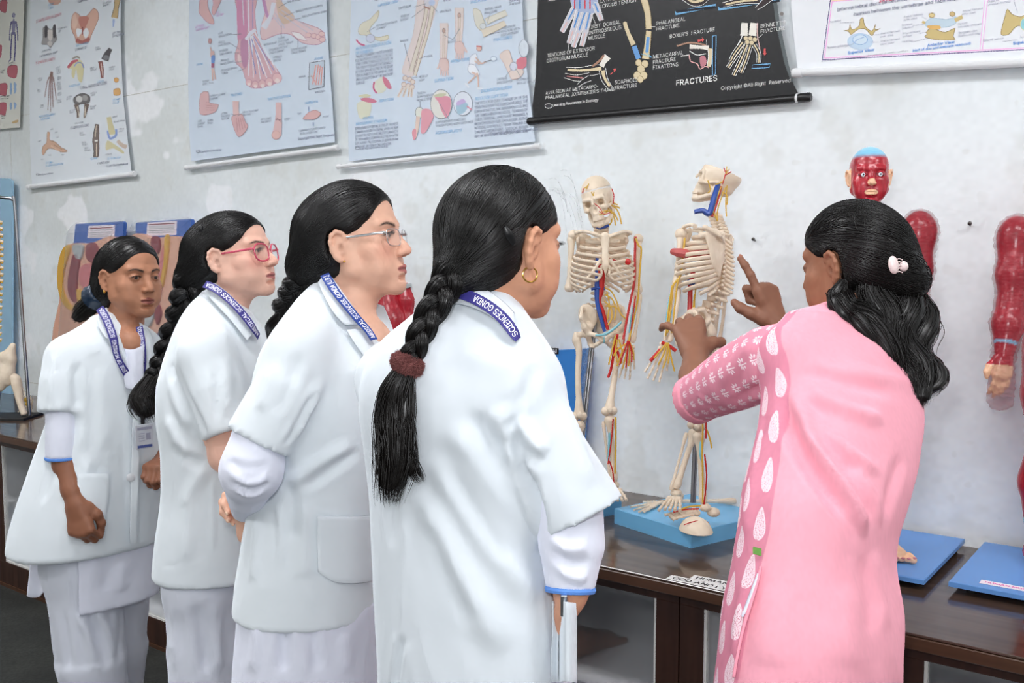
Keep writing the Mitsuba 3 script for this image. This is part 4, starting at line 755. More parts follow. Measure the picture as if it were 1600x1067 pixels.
def facing(yaw):
    """(right, forward) of a figure that faces the camera at yaw 0 and the picture's right at +90"""
    f0 = nrm(A(FWD[0], FWD[1], 0)); a = math.radians(yaw)
    f = -f0 * math.cos(a) + RGT * math.sin(a)
    return np.cross(f, A(0, 0, 1)), f
def rows_of(rows, d, yaw, rho):
    """pixel rows (y, left, right[, depth]) of a silhouette as elliptic sections"""
    th = math.radians(yaw); out = []
    for r in rows:
        dd = r[3] if len(r) > 3 else d
        c = P((r[1] + r[2]) / 2, r[0], dd); w = (r[2] - r[1]) / 2 * dd / FOC
        a = w / math.sqrt(math.cos(th) ** 2 + (rho * math.sin(th)) ** 2)
        out.append((c[2], c[0], c[1], a, a * rho))
    return out
def stack_yaw(yaw):
    r, f = facing(yaw); return math.atan2(r[1], r[0])
def around(pts, pad):
    p = np.array(pts); return p.min(0) - pad, p.max(0) + pad

# ------------------------------------------------------------------ hands by joints
def hand_field(F, wrist, dirn, palm, side, curls, thumb=None, sc=1., spread=1., wrist_r=.024, fans=None):
    """dirn: wrist to knuckles; palm: the way the palm faces; side: +1 if the thumb lies along cross(dirn, palm)"""
    f = nrm(dirn); n = nrm(np.asarray(palm) - f * (np.asarray(palm) @ f)); s = np.cross(f, n) * side
    W = np.asarray(wrist, float); at = lambda a, b, c: W + (f * a + s * b + n * c) * sc
    mcp = [(.083, .025), (.087, .0075), (.083, -.0105), (.074, -.027)]
    F.chain([W, at(.02, 0, 0)], [wrist_r * sc, .024 * sc], k=.012, n=n, q=.8)
    for (a, b) in mcp:
        F.cone(at(.012, b * .55, 0), at(a, b, .0), .0155 * sc, .0112 * sc, k=.014)
    F.ell(at(.03, .02, .010), A(.016, .024, .012) * sc, np.stack([s, f, n], 1), k=.012)
    F.ell(at(.04, -.018, .008), A(.011, .028, .010) * sc, np.stack([s, f, n], 1), k=.012)
    L = [(.040, .024, .0195), (.0445, .027, .0205), (.041, .025, .020), (.032, .019, .0175)]
    tips = []
    for i, ((a, b), ln, cu) in enumerate(zip(mcp, L, curls)):
        p, ang = at(a, b, 0), 0.; pts, fan = [p], (fans[i] if fans else (1.5 - i) * .06 * spread)
        for l, c in zip(ln, cu):
            ang += math.radians(c); g = f * math.cos(ang) + n * math.sin(ang) + s * fan * max(0, math.cos(ang))
            pts.append(pts[-1] + nrm(g) * l * sc)
        r0 = (.0097 if i < 3 else .0085) * sc
        F.chain(pts, [r0 * 1.02, r0 * .97, r0 * .88, r0 * .76], k=.003)
        for q in pts[1:3]: F.ell(q, A(1, 1, 1) * r0 * .96, k=.003)
        F.cone(at(a - .02, b * .9, 0), pts[0], r0 * 1.15, r0 * 1.08, k=.01)
        tips.append((pts[-1], nrm(pts[-1] - pts[-2]), r0 * .76, nrm(n * math.cos(ang) - f * math.sin(ang))))
    t = thumb if thumb is not None else [(.022, .026, .008), (.045, .046, .016), (.072, .054, .02), (.094, .05, .024)]
    tp = [at(*q) for q in t]
    F.chain(tp, [.0165 * sc, .0128 * sc, .0112 * sc, .0088 * sc], k=.008)
    tips.append((tp[-1], nrm(tp[-1] - tp[-2]), .0088 * sc, n))
    return tips
def nails(tips, color=True):
    """fingernail plates: (mesh list)"""
    out = []
    for p, t, r, n in tips:
        s = np.cross(t, n); R_ = np.stack([s, t, n], 1)
        out.append(ellm(p + t * r * .35 - n * r * .62, (r * .68, r * .85, r * .42), R_, 2))
    return out
def skin_of(v, base, scale=35, amp=.16):
    c = np.tile(rgb(base), (len(v), 1)) * (1 - amp / 2 + amp * meshkit.fbm(np.asarray(v) * scale, 3)[:, None])
    return c

# ------------------------------------------------------------------ hair
HAIRC = A(0, -.01, .03)
def hair_cap(tie=None, extra=(), grow=0., h=.0032, ears=True, low=-.075, face_c=(0, .12, -.03), face_r=(.105, .105, .12)):
    F = Field((-.15, -.2, -.2), (.15, .15, .16), h)
    g = grow
    F.ell((0, -.006, .045), (.080 + g, .0985 + g, .0885 + g), k=0)
    F.ell((0, -.04, .018), (.074 + g, .069 + g, .082 + g), k=.03)
    F.ell(face_c, face_r, k=.006, op='cut')
    for s in (-1, 1):
        F.ell((s * .080, .064, .022), (.026, .03, .03), k=.012, op='cut')
        if ears: F.ell((s * .084, -.007, .005), (.024, .021, .034), k=.006, op='cut')
        if ears: F.ell((s * .085, .030, -.048), (.052, .047, .077), k=.016, op='cut')
    F.half((0, 0, low), (0, .25, -1), k=.02)
    for a, b, ra, rb, k in extra: F.cone(a, b, ra, rb, k)
    return F
def surf(F, dirs, r0=.19, r1=.04, c=HAIRC):
    """how far out the field's surface lies along directions from the head's centre (0 where there is none)"""
    rr = np.linspace(r0, r1, 76); d = np.asarray(dirs)
    val = F.sample((c + d[..., None, :] * rr[:, None]).reshape(-1, 3)).reshape(d.shape[:-1] + (76,))
    inside = val < 0; i = inside.argmax(-1); ok = inside.any(-1) & (i > 0); i = np.maximum(i, 1)
    v1 = np.take_along_axis(val, i[..., None], -1)[..., 0]; v0 = np.take_along_axis(val, i[..., None] - 1, -1)[..., 0]
    r = rr[i - 1] + (rr[i] - rr[i - 1]) * np.clip(v0 / np.maximum(v0 - v1, 1e-9), 0, 1)
    return np.where(ok, r, 0)
def slerp(a, b, t):
    w = np.arccos(np.clip((a * b).sum(-1), -.9999, .9999))[..., None]
    return (np.sin((1 - t) * w) * a + np.sin(t * w) * b) / np.sin(w)
def bundle(paths, radii, flat=.55, sides=4):
    """many tubes at once: paths (n, m, 3), radii (n, m)"""
    p = np.asarray(paths, float); n, m, _ = p.shape
    t = np.gradient(p, axis=1); t /= np.linalg.norm(t, axis=2, keepdims=True) + 1e-12
    ref = p - p.mean((0, 1)); a = np.cross(t, ref); a /= np.linalg.norm(a, axis=2, keepdims=True) + 1e-12
    b = np.cross(t, a); ang = np.arange(sides) * 2 * np.pi / sides
    v = p[:, :, None] + radii[:, :, None, None] * (np.cos(ang)[:, None] * a[:, :, None] + flat * np.sin(ang)[:, None] * b[:, :, None])
    base = (np.arange(n) * m * sides)[:, None, None]; i, j = np.arange(m - 1)[None, :, None], np.arange(sides)[None, None, :]
    q = np.stack([base + i * sides + j, base + i * sides + (j + 1) % sides, base + (i + 1) * sides + (j + 1) % sides, base + (i + 1) * sides + j], -1).reshape(-1, 4)
    return trimesh.Trimesh(v.reshape(-1, 3), np.vstack([q[:, [0, 1, 2]], q[:, [0, 2, 3]]]), process=False)
def combed(F, roots, tie, n=900, m=15, seed=1, r=.0011, lift=.0012, bend=None, bmin=0.):
    """strands laid over the cap from root directions to where they are tied; bend: a waypoint every strand leans towards"""
    g = np.random.default_rng(seed); R0 = np.asarray(roots, float) - HAIRC; i = g.integers(0, len(R0) - 1, n); t = g.random(n)[:, None]
    a = R0[i] * (1 - t) + R0[i + 1] * t + g.normal(0, .004, (n, 3)); a /= np.linalg.norm(a, axis=1, keepdims=True)
    b = np.asarray(tie, float) - HAIRC; rt = np.linalg.norm(b); b = b / rt
    t0 = g.random(n) ** 2 * .55
    u = t0[:, None] + (1 - t0[:, None]) * np.linspace(0, 1, m)[None]
    jit = g.normal(0, .025, (n, 3)); bb = b + jit * 1.; bb /= np.linalg.norm(bb, axis=1, keepdims=True)
    d = slerp(a[:, None, :], bb[:, None, :], u[..., None])
    if bend:   # every strand swings out over the side of the head by its own amount
        side = np.sign(a[:, :1] + g.normal(0, .08, (n, 1))); side[side == 0] = 1
        w = np.concatenate([side, g.uniform(-.35, .5, (n, 1)), g.uniform(-.1, .4, (n, 1))], 1); w /= np.linalg.norm(w, axis=1, keepdims=True)
        d = d + w[:, None, :] * (np.sin(u * np.pi) * (bend * (bmin + (1 - bmin) * g.random((n, 1)))))[..., None]; d /= np.linalg.norm(d, axis=2, keepdims=True)
    rad = surf(F, d)
    for k in range(1, m):
        rad[:, k] = np.where(rad[:, k] == 0, rad[:, k - 1], rad[:, k])
    for k in range(m - 2, -1, -1): rad[:, k] = np.where(rad[:, k] == 0, rad[:, k + 1], rad[:, k])
    keep = (rad > .05).all(1); rad, d, u = rad[keep], d[keep], u[keep]
    rad = rad + g.random(len(rad))[:, None] * lift + .0012 * np.sin(u * 9 + g.random(len(rad))[:, None] * 6) * .3
    p = HAIRC + d * rad[..., None]; q2 = ((np.abs(p[..., 0]) - .082) / .022) ** 2 + ((p[..., 1] + .006) / .0225) ** 2; lift_ = .005 + .036 * np.sqrt(np.clip(1 - q2, 0, 1))
    p[..., 2] = np.where((q2 < 1) & (p[..., 2] < lift_) & (p[..., 2] > -.035), lift_, p[..., 2])
    taper = np.clip(np.minimum(u - u[:, :1], .25) * 5 + .15, 0, 1)
    return bundle(p, r * taper)
def lock(path, rad, n=160, m=26, seed=1, r=.0012, wave=0., waves=3., flat=1., ref=None, frizz=.12, core=True):
    """a hank of hair: strands that follow a path within a radius profile"""
    g = np.random.default_rng(seed); p = spline(path, m); rr = np.interp(np.linspace(0, 1, m), np.linspace(0, 1, len(rad)), rad)
    t, a, b = frames(p, ref)
    th, q = g.random(n) * 2 * np.pi, np.sqrt(g.random(n)) * .96; u = np.linspace(0, 1, m)
    ca, sa = np.cos(th), np.sin(th)
    off = (q * ca)[:, None, None] * a * flat + (q * sa)[:, None, None] * b
    pts = p[None] + off * rr[None, :, None]
    ph = g.normal(0, .5, n)
    if wave: pts = pts + wave * (np.sin(u * waves * 2 * np.pi + ph[:, None])[..., None] * b + .6 * np.cos(u * waves * 2 * np.pi + ph[:, None])[..., None] * a) * np.clip(u * 3, 0, 1)[None, :, None]
    pts = pts + g.normal(0, frizz, (n, 1, 3)) * rr[None, :, None] * u[None, :, None] ** 2
    end = 1 - .38 * g.random(n) ** 2
    uu = u[None] * end[:, None]; k = np.clip(uu * (m - 1), 0, m - 1.001); i = k.astype(int); fr = (k - i)[..., None]; ar = np.arange(n)[:, None]
    pts = pts[ar, i] * (1 - fr) + pts[ar, i + 1] * fr
    out = [bundle(pts, np.broadcast_to(r * np.clip((1 - u) * 6, .25, 1), (n, m)))]
    if core:
        pc = p + (wave * np.sin(u * waves * 2 * np.pi)[:, None] * b + .6 * wave * np.cos(u * waves * 2 * np.pi)[:, None] * a) * np.clip(u * 3, 0, 1)[:, None] if wave else p
        out.append(tube(pc[:-2], rr[:-2] * .86, 12, flat=flat, ref=ref))
    return cat(*out)
def braid(path, rad, turns, ref, m=150, sides=18, seed=0):
    """a three-strand plait; ref: the way its flat side faces"""
    p = spline(path, m); u = np.linspace(0, 1, m); R0 = np.interp(u, np.linspace(0, 1, len(rad)), rad); t, a, b = frames(p, ref); out = []
    g = np.random.default_rng(seed)
    for k in range(3):
        ph = 2 * np.pi * (turns * u + k / 3)
        c = p + b * (R0 * .60 * np.sin(ph))[:, None] + a * (R0 * .42 * np.sin(2 * ph))[:, None]
        tt, n1, n2 = frames(c, ref); ang = np.arange(sides * 2) * np.pi / sides
        groove = 1 + .07 * g.normal(0, 1, sides * 2)[None, :] + 0 * u[:, None]
        rr = R0[:, None] * .56 * groove
        v = c[:, None] + rr[..., None] * (np.cos(ang)[None, :, None] * n1[:, None] * .85 + np.sin(ang)[None, :, None] * n2[:, None])
        s2 = sides * 2; i, j = np.meshgrid(np.arange(m - 1), np.arange(s2), indexing='ij')
        q = np.stack([i * s2 + j, i * s2 + (j + 1) % s2, (i + 1) * s2 + (j + 1) % s2, (i + 1) * s2 + j], -1).reshape(-1, 4)
        out.append(trimesh.Trimesh(v.reshape(-1, 3), np.vstack([q[:, [0, 1, 2]], q[:, [0, 2, 3]]]), process=False))
        # fibres on each strand
        th = g.random(60) * 2 * np.pi; sw = g.normal(0, .5, 60)
        w = th[:, None] + sw[:, None] * u[None] * turns
        pts = c[None] + (R0[None] * .575)[..., None] * (np.cos(w)[..., None] * n1 * .85 + np.sin(w)[..., None] * n2)
        out.append(bundle(pts[:, ::2], np.full((60, len(u[::2])), .0009)))
    return cat(*out)
def hair_color(v, tint=(17, 14, 14), amp=.6):
    f = meshkit.noise(np.asarray(v) * 400, 3)[:, None]
    return np.clip(rgb(tint) * (1 - amp / 2 + amp * f), 0, 1)

# ------------------------------------------------------------------ ribbons, sheets and lettering that follow them
def ribbon(pts, nor, width, thick=.0012, n=60):
    p, w = spline(pts, n), spline(nor, n); w /= np.linalg.norm(w, axis=1, keepdims=True)
    t = np.gradient(p, axis=0); t /= np.linalg.norm(t, axis=1, keepdims=True); s = np.cross(w, t); s /= np.linalg.norm(s, axis=1, keepdims=True)
    arc = np.concatenate([[0], np.cumsum(np.linalg.norm(np.diff(p, axis=0), axis=1))])
    def at(a, b, c):
        a = np.clip(a, 0, arc[-1]); g = lambda q: np.stack([np.interp(a, arc, q[:, i]) for i in range(3)], -1)
        return g(p) + g(s) * np.asarray(b)[..., None] + g(w) * np.asarray(c)[..., None]
    k = np.linspace(0, arc[-1], n); corners = [(-width / 2, 0), (width / 2, 0), (width / 2, thick), (-width / 2, thick)]
    v = np.stack([at(k, np.full(n, b), np.full(n, c)) for b, c in corners], 1).reshape(-1, 3)
    i, j = np.meshgrid(np.arange(n - 1), np.arange(4), indexing='ij')
    q = np.stack([i * 4 + j, (i + 1) * 4 + j, (i + 1) * 4 + (j + 1) % 4, i * 4 + (j + 1) % 4], -1).reshape(-1, 4)
    q = np.vstack([q, [[0, 1, 2, 3]], [[(n - 1) * 4 + 3, (n - 1) * 4 + 2, (n - 1) * 4 + 1, (n - 1) * 4]]])
    return trimesh.Trimesh(v, np.vstack([q[:, [0, 1, 2]], q[:, [0, 2, 3]]]), process=False), at, arc[-1]
def text_on(at, text, height, start, side=0., thick=.0012, bold=True, flip=1, sx=1.):
    """lettering laid along a ribbon"""
    m = meshkit.text_mesh(text, height, .0006, bold=bold); v = np.array(m.vertices)
    m.vertices = at(start + v[:, 0] * sx, (side - height / 2 + v[:, 1]) * flip, thick + v[:, 2])
    return m
def sheet(rows, thick=.003, nu=14, nv=24, fold=None):
    """a cloth panel lofted through rows of 3D points"""
    rows = [spline(np.asarray(r), nu) for r in rows]; g = np.stack(rows); g = np.stack([spline(g[:, i], nv) for i in range(nu)], 1)
    du, dv = np.gradient(g, axis=1), np.gradient(g, axis=0); n = np.cross(du, dv); n /= np.linalg.norm(n, axis=2, keepdims=True) + 1e-12
    if ((g - CAM) * n).sum() > 0: n = -n
    if fold is not None: g = g + n * fold(np.linspace(0, 1, nu)[None, :], np.linspace(0, 1, nv)[:, None])[..., None]
    v = np.concatenate([g.reshape(-1, 3), (g - n * thick).reshape(-1, 3)]); N = nu * nv
    i, j = np.meshgrid(np.arange(nv - 1), np.arange(nu - 1), indexing='ij'); i, j = i.ravel(), j.ravel(); q = np.stack([i * nu + j, i * nu + j + 1, (i + 1) * nu + j + 1, (i + 1) * nu + j], 1)
    ring = np.concatenate([np.arange(nu), np.arange(1, nv) * nu + nu - 1, (nv - 1) * nu + np.arange(nu - 2, -1, -1), np.arange(nv - 2, 0, -1) * nu])
    e = np.stack([ring, np.roll(ring, -1), np.roll(ring, -1) + N, ring + N], 1)
    q = np.vstack([q, q[:, ::-1] + N, e]); m = trimesh.Trimesh(v, np.vstack([q[:, [0, 1, 2]], q[:, [0, 2, 3]]]), process=False)
    m.fix_normals(); return m
def onto(m, px, lift=.004):
    """(points, normals) on a mesh's near side along a line of pixels"""
    v, n = np.array(m.vertices), vnormals(m); out = []
    for q in px:
        pr = proj(v); d2 = (pr[:, 0] - q[0]) ** 2 + (pr[:, 1] - q[1]) ** 2
        near = np.where(d2 < max(49., d2.min() * 1.5 + 4))[0]; i = near[np.argmin(pr[near, 2] + np.sqrt(d2[near]) * .0006)]
        out.append((CAM + ray(*q) * pr[i, 2] + n[i] * lift, n[i]))
    nn = np.array([o[1] for o in out]); pp = np.array([o[0] for o in out])
    if len(nn) > 3: nn = ndimage.gaussian_filter1d(nn, 1., axis=0, mode='nearest')
    return pp, nn
# ------------------------------------------------------------------ people: common building
def head_pose(px, py, d, yaw, pitch, roll=0):
    """centre and axes of a head; pitch raises the face, roll tips the crown to the picture's right"""
    r, f = facing(yaw); u = A(0, 0, 1); p = math.radians(pitch)
    f2 = f * math.cos(p) + u * math.sin(p); u2 = np.cross(r, f2)
    Rm = np.stack([r, f2, u2], 1)
    if roll: Rm = trimesh.transformations.rotation_matrix(math.radians(roll), -FWD if False else FWD)[:3, :3] @ Rm
    return P(px, py, d), Rm
class Person:
    def __init__(s, label, pose, warp=(1, 1, 1), skin=(190, 140, 112), lip=(160, 92, 84), brow=(28, 20, 18), flush=None, arm_skin=None):
        s.k = thing('person', label, 'person'); s.c, s.R = pose; s.w = A(*warp); s.skin, s.lip, s.brow, s.flush = skin, lip, brow, flush; s.arm_skin = arm_skin or skin; s.pieces = []
    def out(s, v): return (np.asarray(v) * s.w) @ s.R.T + s.c
    def local(s, p): return ((np.asarray(p, float) - s.c) @ s.R) / s.w
    def head(s, neck, chest=None, look=(0, 1, 0), eyes=(-1, 1)):
        """neck: world point at the pit of the throat's middle; chest: further world points with radii"""
        H = Field.__new__(Field); H.__dict__.update(HEAD.__dict__); H.V = HEAD.V.copy(); b = s.local(neck)
        H.cone((0, -.022, -.035), b * .55 + A(0, -.026, -.06) * .45, .047, .0465, k=.025)
        H.cone(b * .55 + A(0, -.026, -.06) * .45, b, .0465, .054, k=.02)
        H.cone((0, .02, -.07), b * .7 + A(0, .04, 0) * .3, .03, .03, k=.03)
        for p, r in chest or []: H.ell(s.local(p), (r, r, r), k=.03)
        m = H.mesh(); v = np.array(m.vertices); col = face_color(v, s.skin, s.lip, s.brow, s.flush); m.vertices = s.out(v)
        s.pieces.append((m, col))
        for e in eyes:
            em, ec = eyeball(e, look); em.vertices = s.out(em.vertices); obj('eye', em, 'mat_eye', s.k, color=ec)
            t = np.linspace(-1, 1, 13); base = EYE + np.stack([e * .0142 * t, .0128 * np.sqrt(1 - .55 * t ** 2), .0052 * (1 - t ** 2) + .0006], 1)
            parts = [tube(s.out(base), .0007, 5)]
            for q, tt in zip(base[1:-1], t[1:-1]): parts.append(tube(s.out([q, q + A(e * .002 * tt + e * .0012, .0045, -.0003), q + A(e * .0035 * tt + e * .002, .0075, .0025)]), [.0005, .0004, .0002], 4))
            obj('eyelash', cat(*parts), 'mat_black_plastic', s.k)
        return s
    def arm(s, pts, rs, hand=None, res=.0034, hand2=None):
        lo, hi = around(pts, .1)
        tips = []
        if hand:
            w = np.asarray(hand['wrist'], float); lo, hi = np.minimum(lo, w - .22), np.maximum(hi, w + .22)
        F = Field(lo, hi, res); F.chain(pts, rs, k=.012)
        if hand: tips = hand_field(F, **hand)
        m = F.mesh(2); v = np.array(m.vertices); col = skin_of(v, s.arm_skin)
        for p, t, r, n in tips:   # palms and fingertips a little lighter, creases darker
            d = np.linalg.norm(v - (p + t * r * .2), axis=1); w = np.exp(-(d / (r * 1.3)) ** 2)[:, None] * .5; col = col * (1 - w) + w * rgb(s.arm_skin) * [1.25, 1.12, 1.1]
        s.pieces.append((m, col))
        if tips:
            for q in nails(tips): s.pieces.append((q, np.tile(np.clip(rgb(s.arm_skin) * [1.5, 1.35, 1.4], 0, .8), (len(q.vertices), 1))))
        return s
    def finish(s, core):
        """core: (points, radii) chains of the body that clothes cover, so that the figure is whole"""
        lo, hi = around(np.vstack([np.asarray(c[0]) for c in core]), .16); F = Field(lo, hi, .013)
        for p, r in core: F.chain(p, r, k=.03)
        m = F.mesh(1); s.pieces.append((m, skin_of(m.vertices, s.arm_skin)))
        me = trimesh.util.concatenate([p[0] for p in s.pieces]); col = np.vstack([p[1] for p in s.pieces])
        obj('body', me, 'mat_skin', s.k, color=col); return s
    def hair(s, meshes, name='hair', tint=(9, 8, 8), local=True, parent=None):
        me = cat(*meshes); 
        if local: me.vertices = s.out(me.vertices)
        return obj(name, me, 'mat_hair', parent or s.k, color=hair_color(me.vertices, tint))
    def put(s, name, m, b, parent=None, **kw): return obj(name, m, b, parent or s.k, **kw)
    def shoes(s, feet, yaw):
        r, f = facing(yaw)
        for p in feet:
            p = A(p[0], p[1], 0); F = Field(p - .17, p + .17 + A(0, 0, .1), .009)
            F.cone(p + f * .10 + A(0, 0, .036), p - f * .05 + A(0, 0, .042), .034, .036, k=.02); F.cone(p - f * .05 + A(0, 0, .05), p - f * .045 + A(0, 0, .1), .036, .034, k=.02); F.half((p[0], p[1], .003), (0, 0, -1))
            obj('shoe', F.mesh(1), 'mat_shoe', s.k)
def legs_core(hip_l, hip_r, foot_l, foot_r):
    o = []
    for h, f in ((hip_l, foot_l), (hip_r, foot_r)):
        o.append(([h, (np.asarray(h) * .5 + np.asarray(f) * .5), A(f[0], f[1], .09)], [.075, .05, .036]))
    return o
def glasses(p, frame, name, half_w=.0285, half_h=.021, ex=2.6, thick=.0014):
    """spectacles in the head's frame: two rims with lenses, a bridge and two temples"""
    g = p.put(name, cat(*[tube(p.out([(s * .0075, .1015, .008), (0, .104, .0105), (-s * .0075, .1015, .008)]), .0012, 6, 9) for s in (1,)]), frame)
    for s in (-1, 1):
        ang = np.linspace(0, 2 * np.pi, 41)
        cx = np.sign(np.cos(ang)) * np.abs(np.cos(ang)) ** (2 / ex) * half_w * .9; cz = np.sign(np.sin(ang)) * np.abs(np.sin(ang)) ** (2 / ex) * half_h
        rim = np.stack([s * .0335 + cx, 1.0 * .1015 - .20 * np.maximum(0, np.abs(s * .0335 + cx) - .012), .003 + cz], 1)
        p.put('rim', tube(p.out(rim), thick, 8), frame, g)
        c = rim[:-1].mean(0); v = np.vstack([rim[:-1], [c + A(0, .0015, 0)]]); n = 40; f = np.stack([np.arange(n), (np.arange(n) + 1) % n, np.full(n, n)], 1)
        p.put('lens', trimesh.Trimesh(p.out(v), f, process=False), 'mat_lens', g, smooth=True)
        p.put('temple', tube(p.out([(s * .0605, .0918, .012), (s * .068, .088, .0135), (s * .0755, .05, .0145), (s * .0765, .004, .0165), (s * .077, -.012, .008)]), [.0016, .0018, .0015, .0013, .0012], 8, 24, flat=1.6), frame, g)
    return g
scene['mat_lens'] = {'type': 'mask', 'opacity': .07, 'bsdf': {'type': 'twosided', 'bsdf': {'type': 'principled', 'base_color': tex([214, 216, 222]), 'roughness': .06, 'specular': .9}}}
HAIRLINE = [(-.074, .004, .034), (-.072, .022, .032), (-.069, .036, .038), (-.061, .052, .052), (-.048, .066, .067), (-.028, .077, .082), (0, .083, .090), (.028, .077, .082), (.048, .066, .067), (.061, .052, .052), (.069, .036, .038), (.072, .022, .032), (.074, .004, .034)]
HAIRLINE2 = [(x * 1.0, y + .016, z - .014) for x, y, z in HAIRLINE]
PARTING = [(0, .082, .088), (0, .06, .115), (0, .03, .130), (0, -.01, .135), (0, -.04, .128)]
SIDES = [(.073, .0, .03), (.072, -.02, .0), (.06, -.05, -.04), (.03, -.07, -.07), (0, -.08, -.075), (-.03, -.07, -.07), (-.06, -.05, -.04), (-.072, -.02, .0), (-.073, .0, .03)]
def px_sheet(p, surf, name, inner, outer, lift=.006, mid=.006, parent=None, bm='mat_coat', thick=.0035, n=22):
    """a collar or lapel lying on a garment: two pixel lines on its surface with a raised middle"""
    a, an = onto(surf, spline(inner, max(6, len(inner))), lift); b, bn = onto(surf, spline(outer, max(6, len(inner))), lift)
    for arr in (a, b):
        for i in range(3): arr[:, i] = ndimage.gaussian_filter1d(arr[:, i], .8, mode='nearest')
    m = (a + b) / 2 + (an + bn) / 2 * mid
    return p.put(name, sheet([a, m, b], thick, n, 9), bm, parent, smooth=True)
def lanyard(p, surf_mesh, px, text, start, b='mat_lanyard', width=.019, height=.0105, name='lanyard', lift=.004, flip=1, side=0., sx=None):
    pts, nn = onto(surf_mesh, px, lift); m, at, L = ribbon(pts, nn, width)
    k = p.put(name, m, b, smooth=20)
    if sx is None and text: sx = min(1.05, (L - start - .006) / meshkit.text_mesh(text, height, .0006, bold=True).bounds[1][0])
    if text: p.put('lettering', text_on(at, text, height, start, side=side, flip=flip, sx=sx), 'mat_lettering', k, smooth=False)
    return k, L
def coat_field(rows, yaw, h, pad=.28, zlo=None):
    rr = np.array(rows); lo = A((rr[:, 1]).min() - pad, (rr[:, 2]).min() - pad, (rr[:, 0].min() if zlo is None else zlo) - .03); hi = A((rr[:, 1]).max() + pad, (rr[:, 2]).max() + pad, rr[:, 0].max() + .06)
    F = Field(lo, hi, h); F.stack(rows, stack_yaw(yaw), k=.03); return F
def on_hair(p, F, px, py, lift=.002):
    o, r = p.local(CAM), p.local(P(px, py, 1.0)) - p.local(CAM); t = np.linspace(1.2, 3.2, 4000); q = o + r * t[:, None]; i = np.argmax(F.sample(q) < 0); return P(px, py, t[i] - lift)
def trousers(p, hips, feet, r0=.1, r1=.075, top=None, folds=(), h=.008, waist=True):
    lo, hi = around(list(hips) + [A(f[0], f[1], .02) for f in feet], .2); F = Field(lo, hi, h)
    for a, f in zip(hips, feet):
        m_ = (np.asarray(a) + A(f[0], f[1], .04)) / 2; F.cone(a, m_, r0, (r0 + r1) / 2, k=.02); F.frus(m_, A(f[0], f[1], .055), (r0 + r1) / 2, r1, k=.02)
    F.cone(hips[0], hips[1], r0 * 1.05, r0 * 1.05, k=.03)
    m = F.mesh(1); strokes(m, folds); crumple(m, .006, 5, 1.3); return p.put('trousers', m, 'mat_trousers', smooth=True)
def flare_skirt(p, rows, d, yaw, rho, name='kameez', bm='mat_kameez', h=.008, folds=()):
    rr = rows_of(rows, d, yaw, rho); F = coat_field(rr, yaw, h, .15); m = F.mesh(1); strokes(m, folds); crumple(m, .005, 3); return p.put(name, m, bm, smooth=True)
mesh_of = lambda k: trimesh.Trimesh(*meshkit.WRITTEN[scene[k]['filename']][:2], process=False)
# ------------------------------------------------------------------ nearest student: long plait, back to the camera
g4 = Person('nearest student, back turned, long white coat and plait with a fluffy brown band', head_pose(785, 391, 1.55, 131, -1, 0), skin=(200, 145, 116), lip=(168, 98, 88), brow=(30, 22, 20))
D4, Y4 = 1.55, 150
r4, f4 = facing(Y4)
neck4 = P(742, 500, 1.56)
g4.head(neck4, look=(0, 1, -.25))
R4 = [(462, 700, 780), (485, 668, 802), (515, 622, 830), (545, 588, 850), (580, 568, 864), (630, 557, 872), (700, 568, 862), (780, 577, 852), (860, 580, 862), (940, 584, 880), (1000, 587, 887), (1067, 590, 890), (1350, 592, 894)]
rows = rows_of(R4, D4, Y4, .68)
F = coat_field(rows, Y4, .0062)
sR, sL = P(810, 598, 1.475), P(612, 592, 1.66)
F.cone(P(750, 505, 1.55), sR, .056, .060, k=.05); F.cone(P(735, 505, 1.56), sL, .056, .052, k=.05)
cuff = P(908, 806, 1.44); e4 = P(850, 690, 1.445)
nS = nrm(np.cross(cuff - sR, FWD))
F.sleeve([sR, e4, cuff], [.053, .057, .0685], k=.02, n=nrm(FWD), q=.86, wall=.012)
F.sleeve([sL, P(625, 700, 1.74), P(640, 790, 1.74)], [.055, .055, .056], k=.03, wall=.012)
coat = F.mesh(2)
strokes(coat, [([(796, 672), (806, 705), (824, 752), (842, 806), (852, 850)], .009, -.017), ([(782, 680), (798, 730), (822, 790), (838, 850)], .014, .008), 
    ([(800, 655), (822, 672), (838, 700), (862, 705)], .010, .014), ([(790, 640), (812, 690), (836, 730)], .012, -.010), ([(770, 620), (800, 690), (845, 770)], .02, .010),
    ([(690, 640), (740, 720), (800, 800), (855, 880)], .022, .011), ([(670, 690), (720, 780), (790, 880), (850, 960)], .022, .010), ([(650, 740), (690, 840), (750, 950), (800, 1040)], .024, .010),
    ([(720, 630), (780, 700), (830, 770)], .014, -.007), ([(690, 710), (740, 800), (810, 900)], .012, -.007), ([(660, 800), (700, 900), (750, 1000)], .014, -.006),
    ([(600, 600), (590, 700), (595, 800)], .016, .007), ([(612, 640), (606, 760), (610, 880)], .014, -.006), ([(840, 560), (828, 600), (812, 640)], .012, -.006),
    ([(635, 790), (629, 900), (623, 985)], .006, .003), ([(628, 985), (618, 1040), (612, 1090)], .008, -.010), ([(880, 600), (905, 690), (930, 780)], .018, .006), ([(700, 540), (760, 560), (820, 575)], .02, .004),
    ([(848, 890), (853, 960), (858, 1040)], .006, .004), ([(868, 830), (872, 900), (878, 1000)], .01, -.004)])
crumple(coat, .0028, 60, keep=[(cuff, .16)])
k4 = g4.put('lab_coat', coat, 'mat_coat_thin', smooth=True)
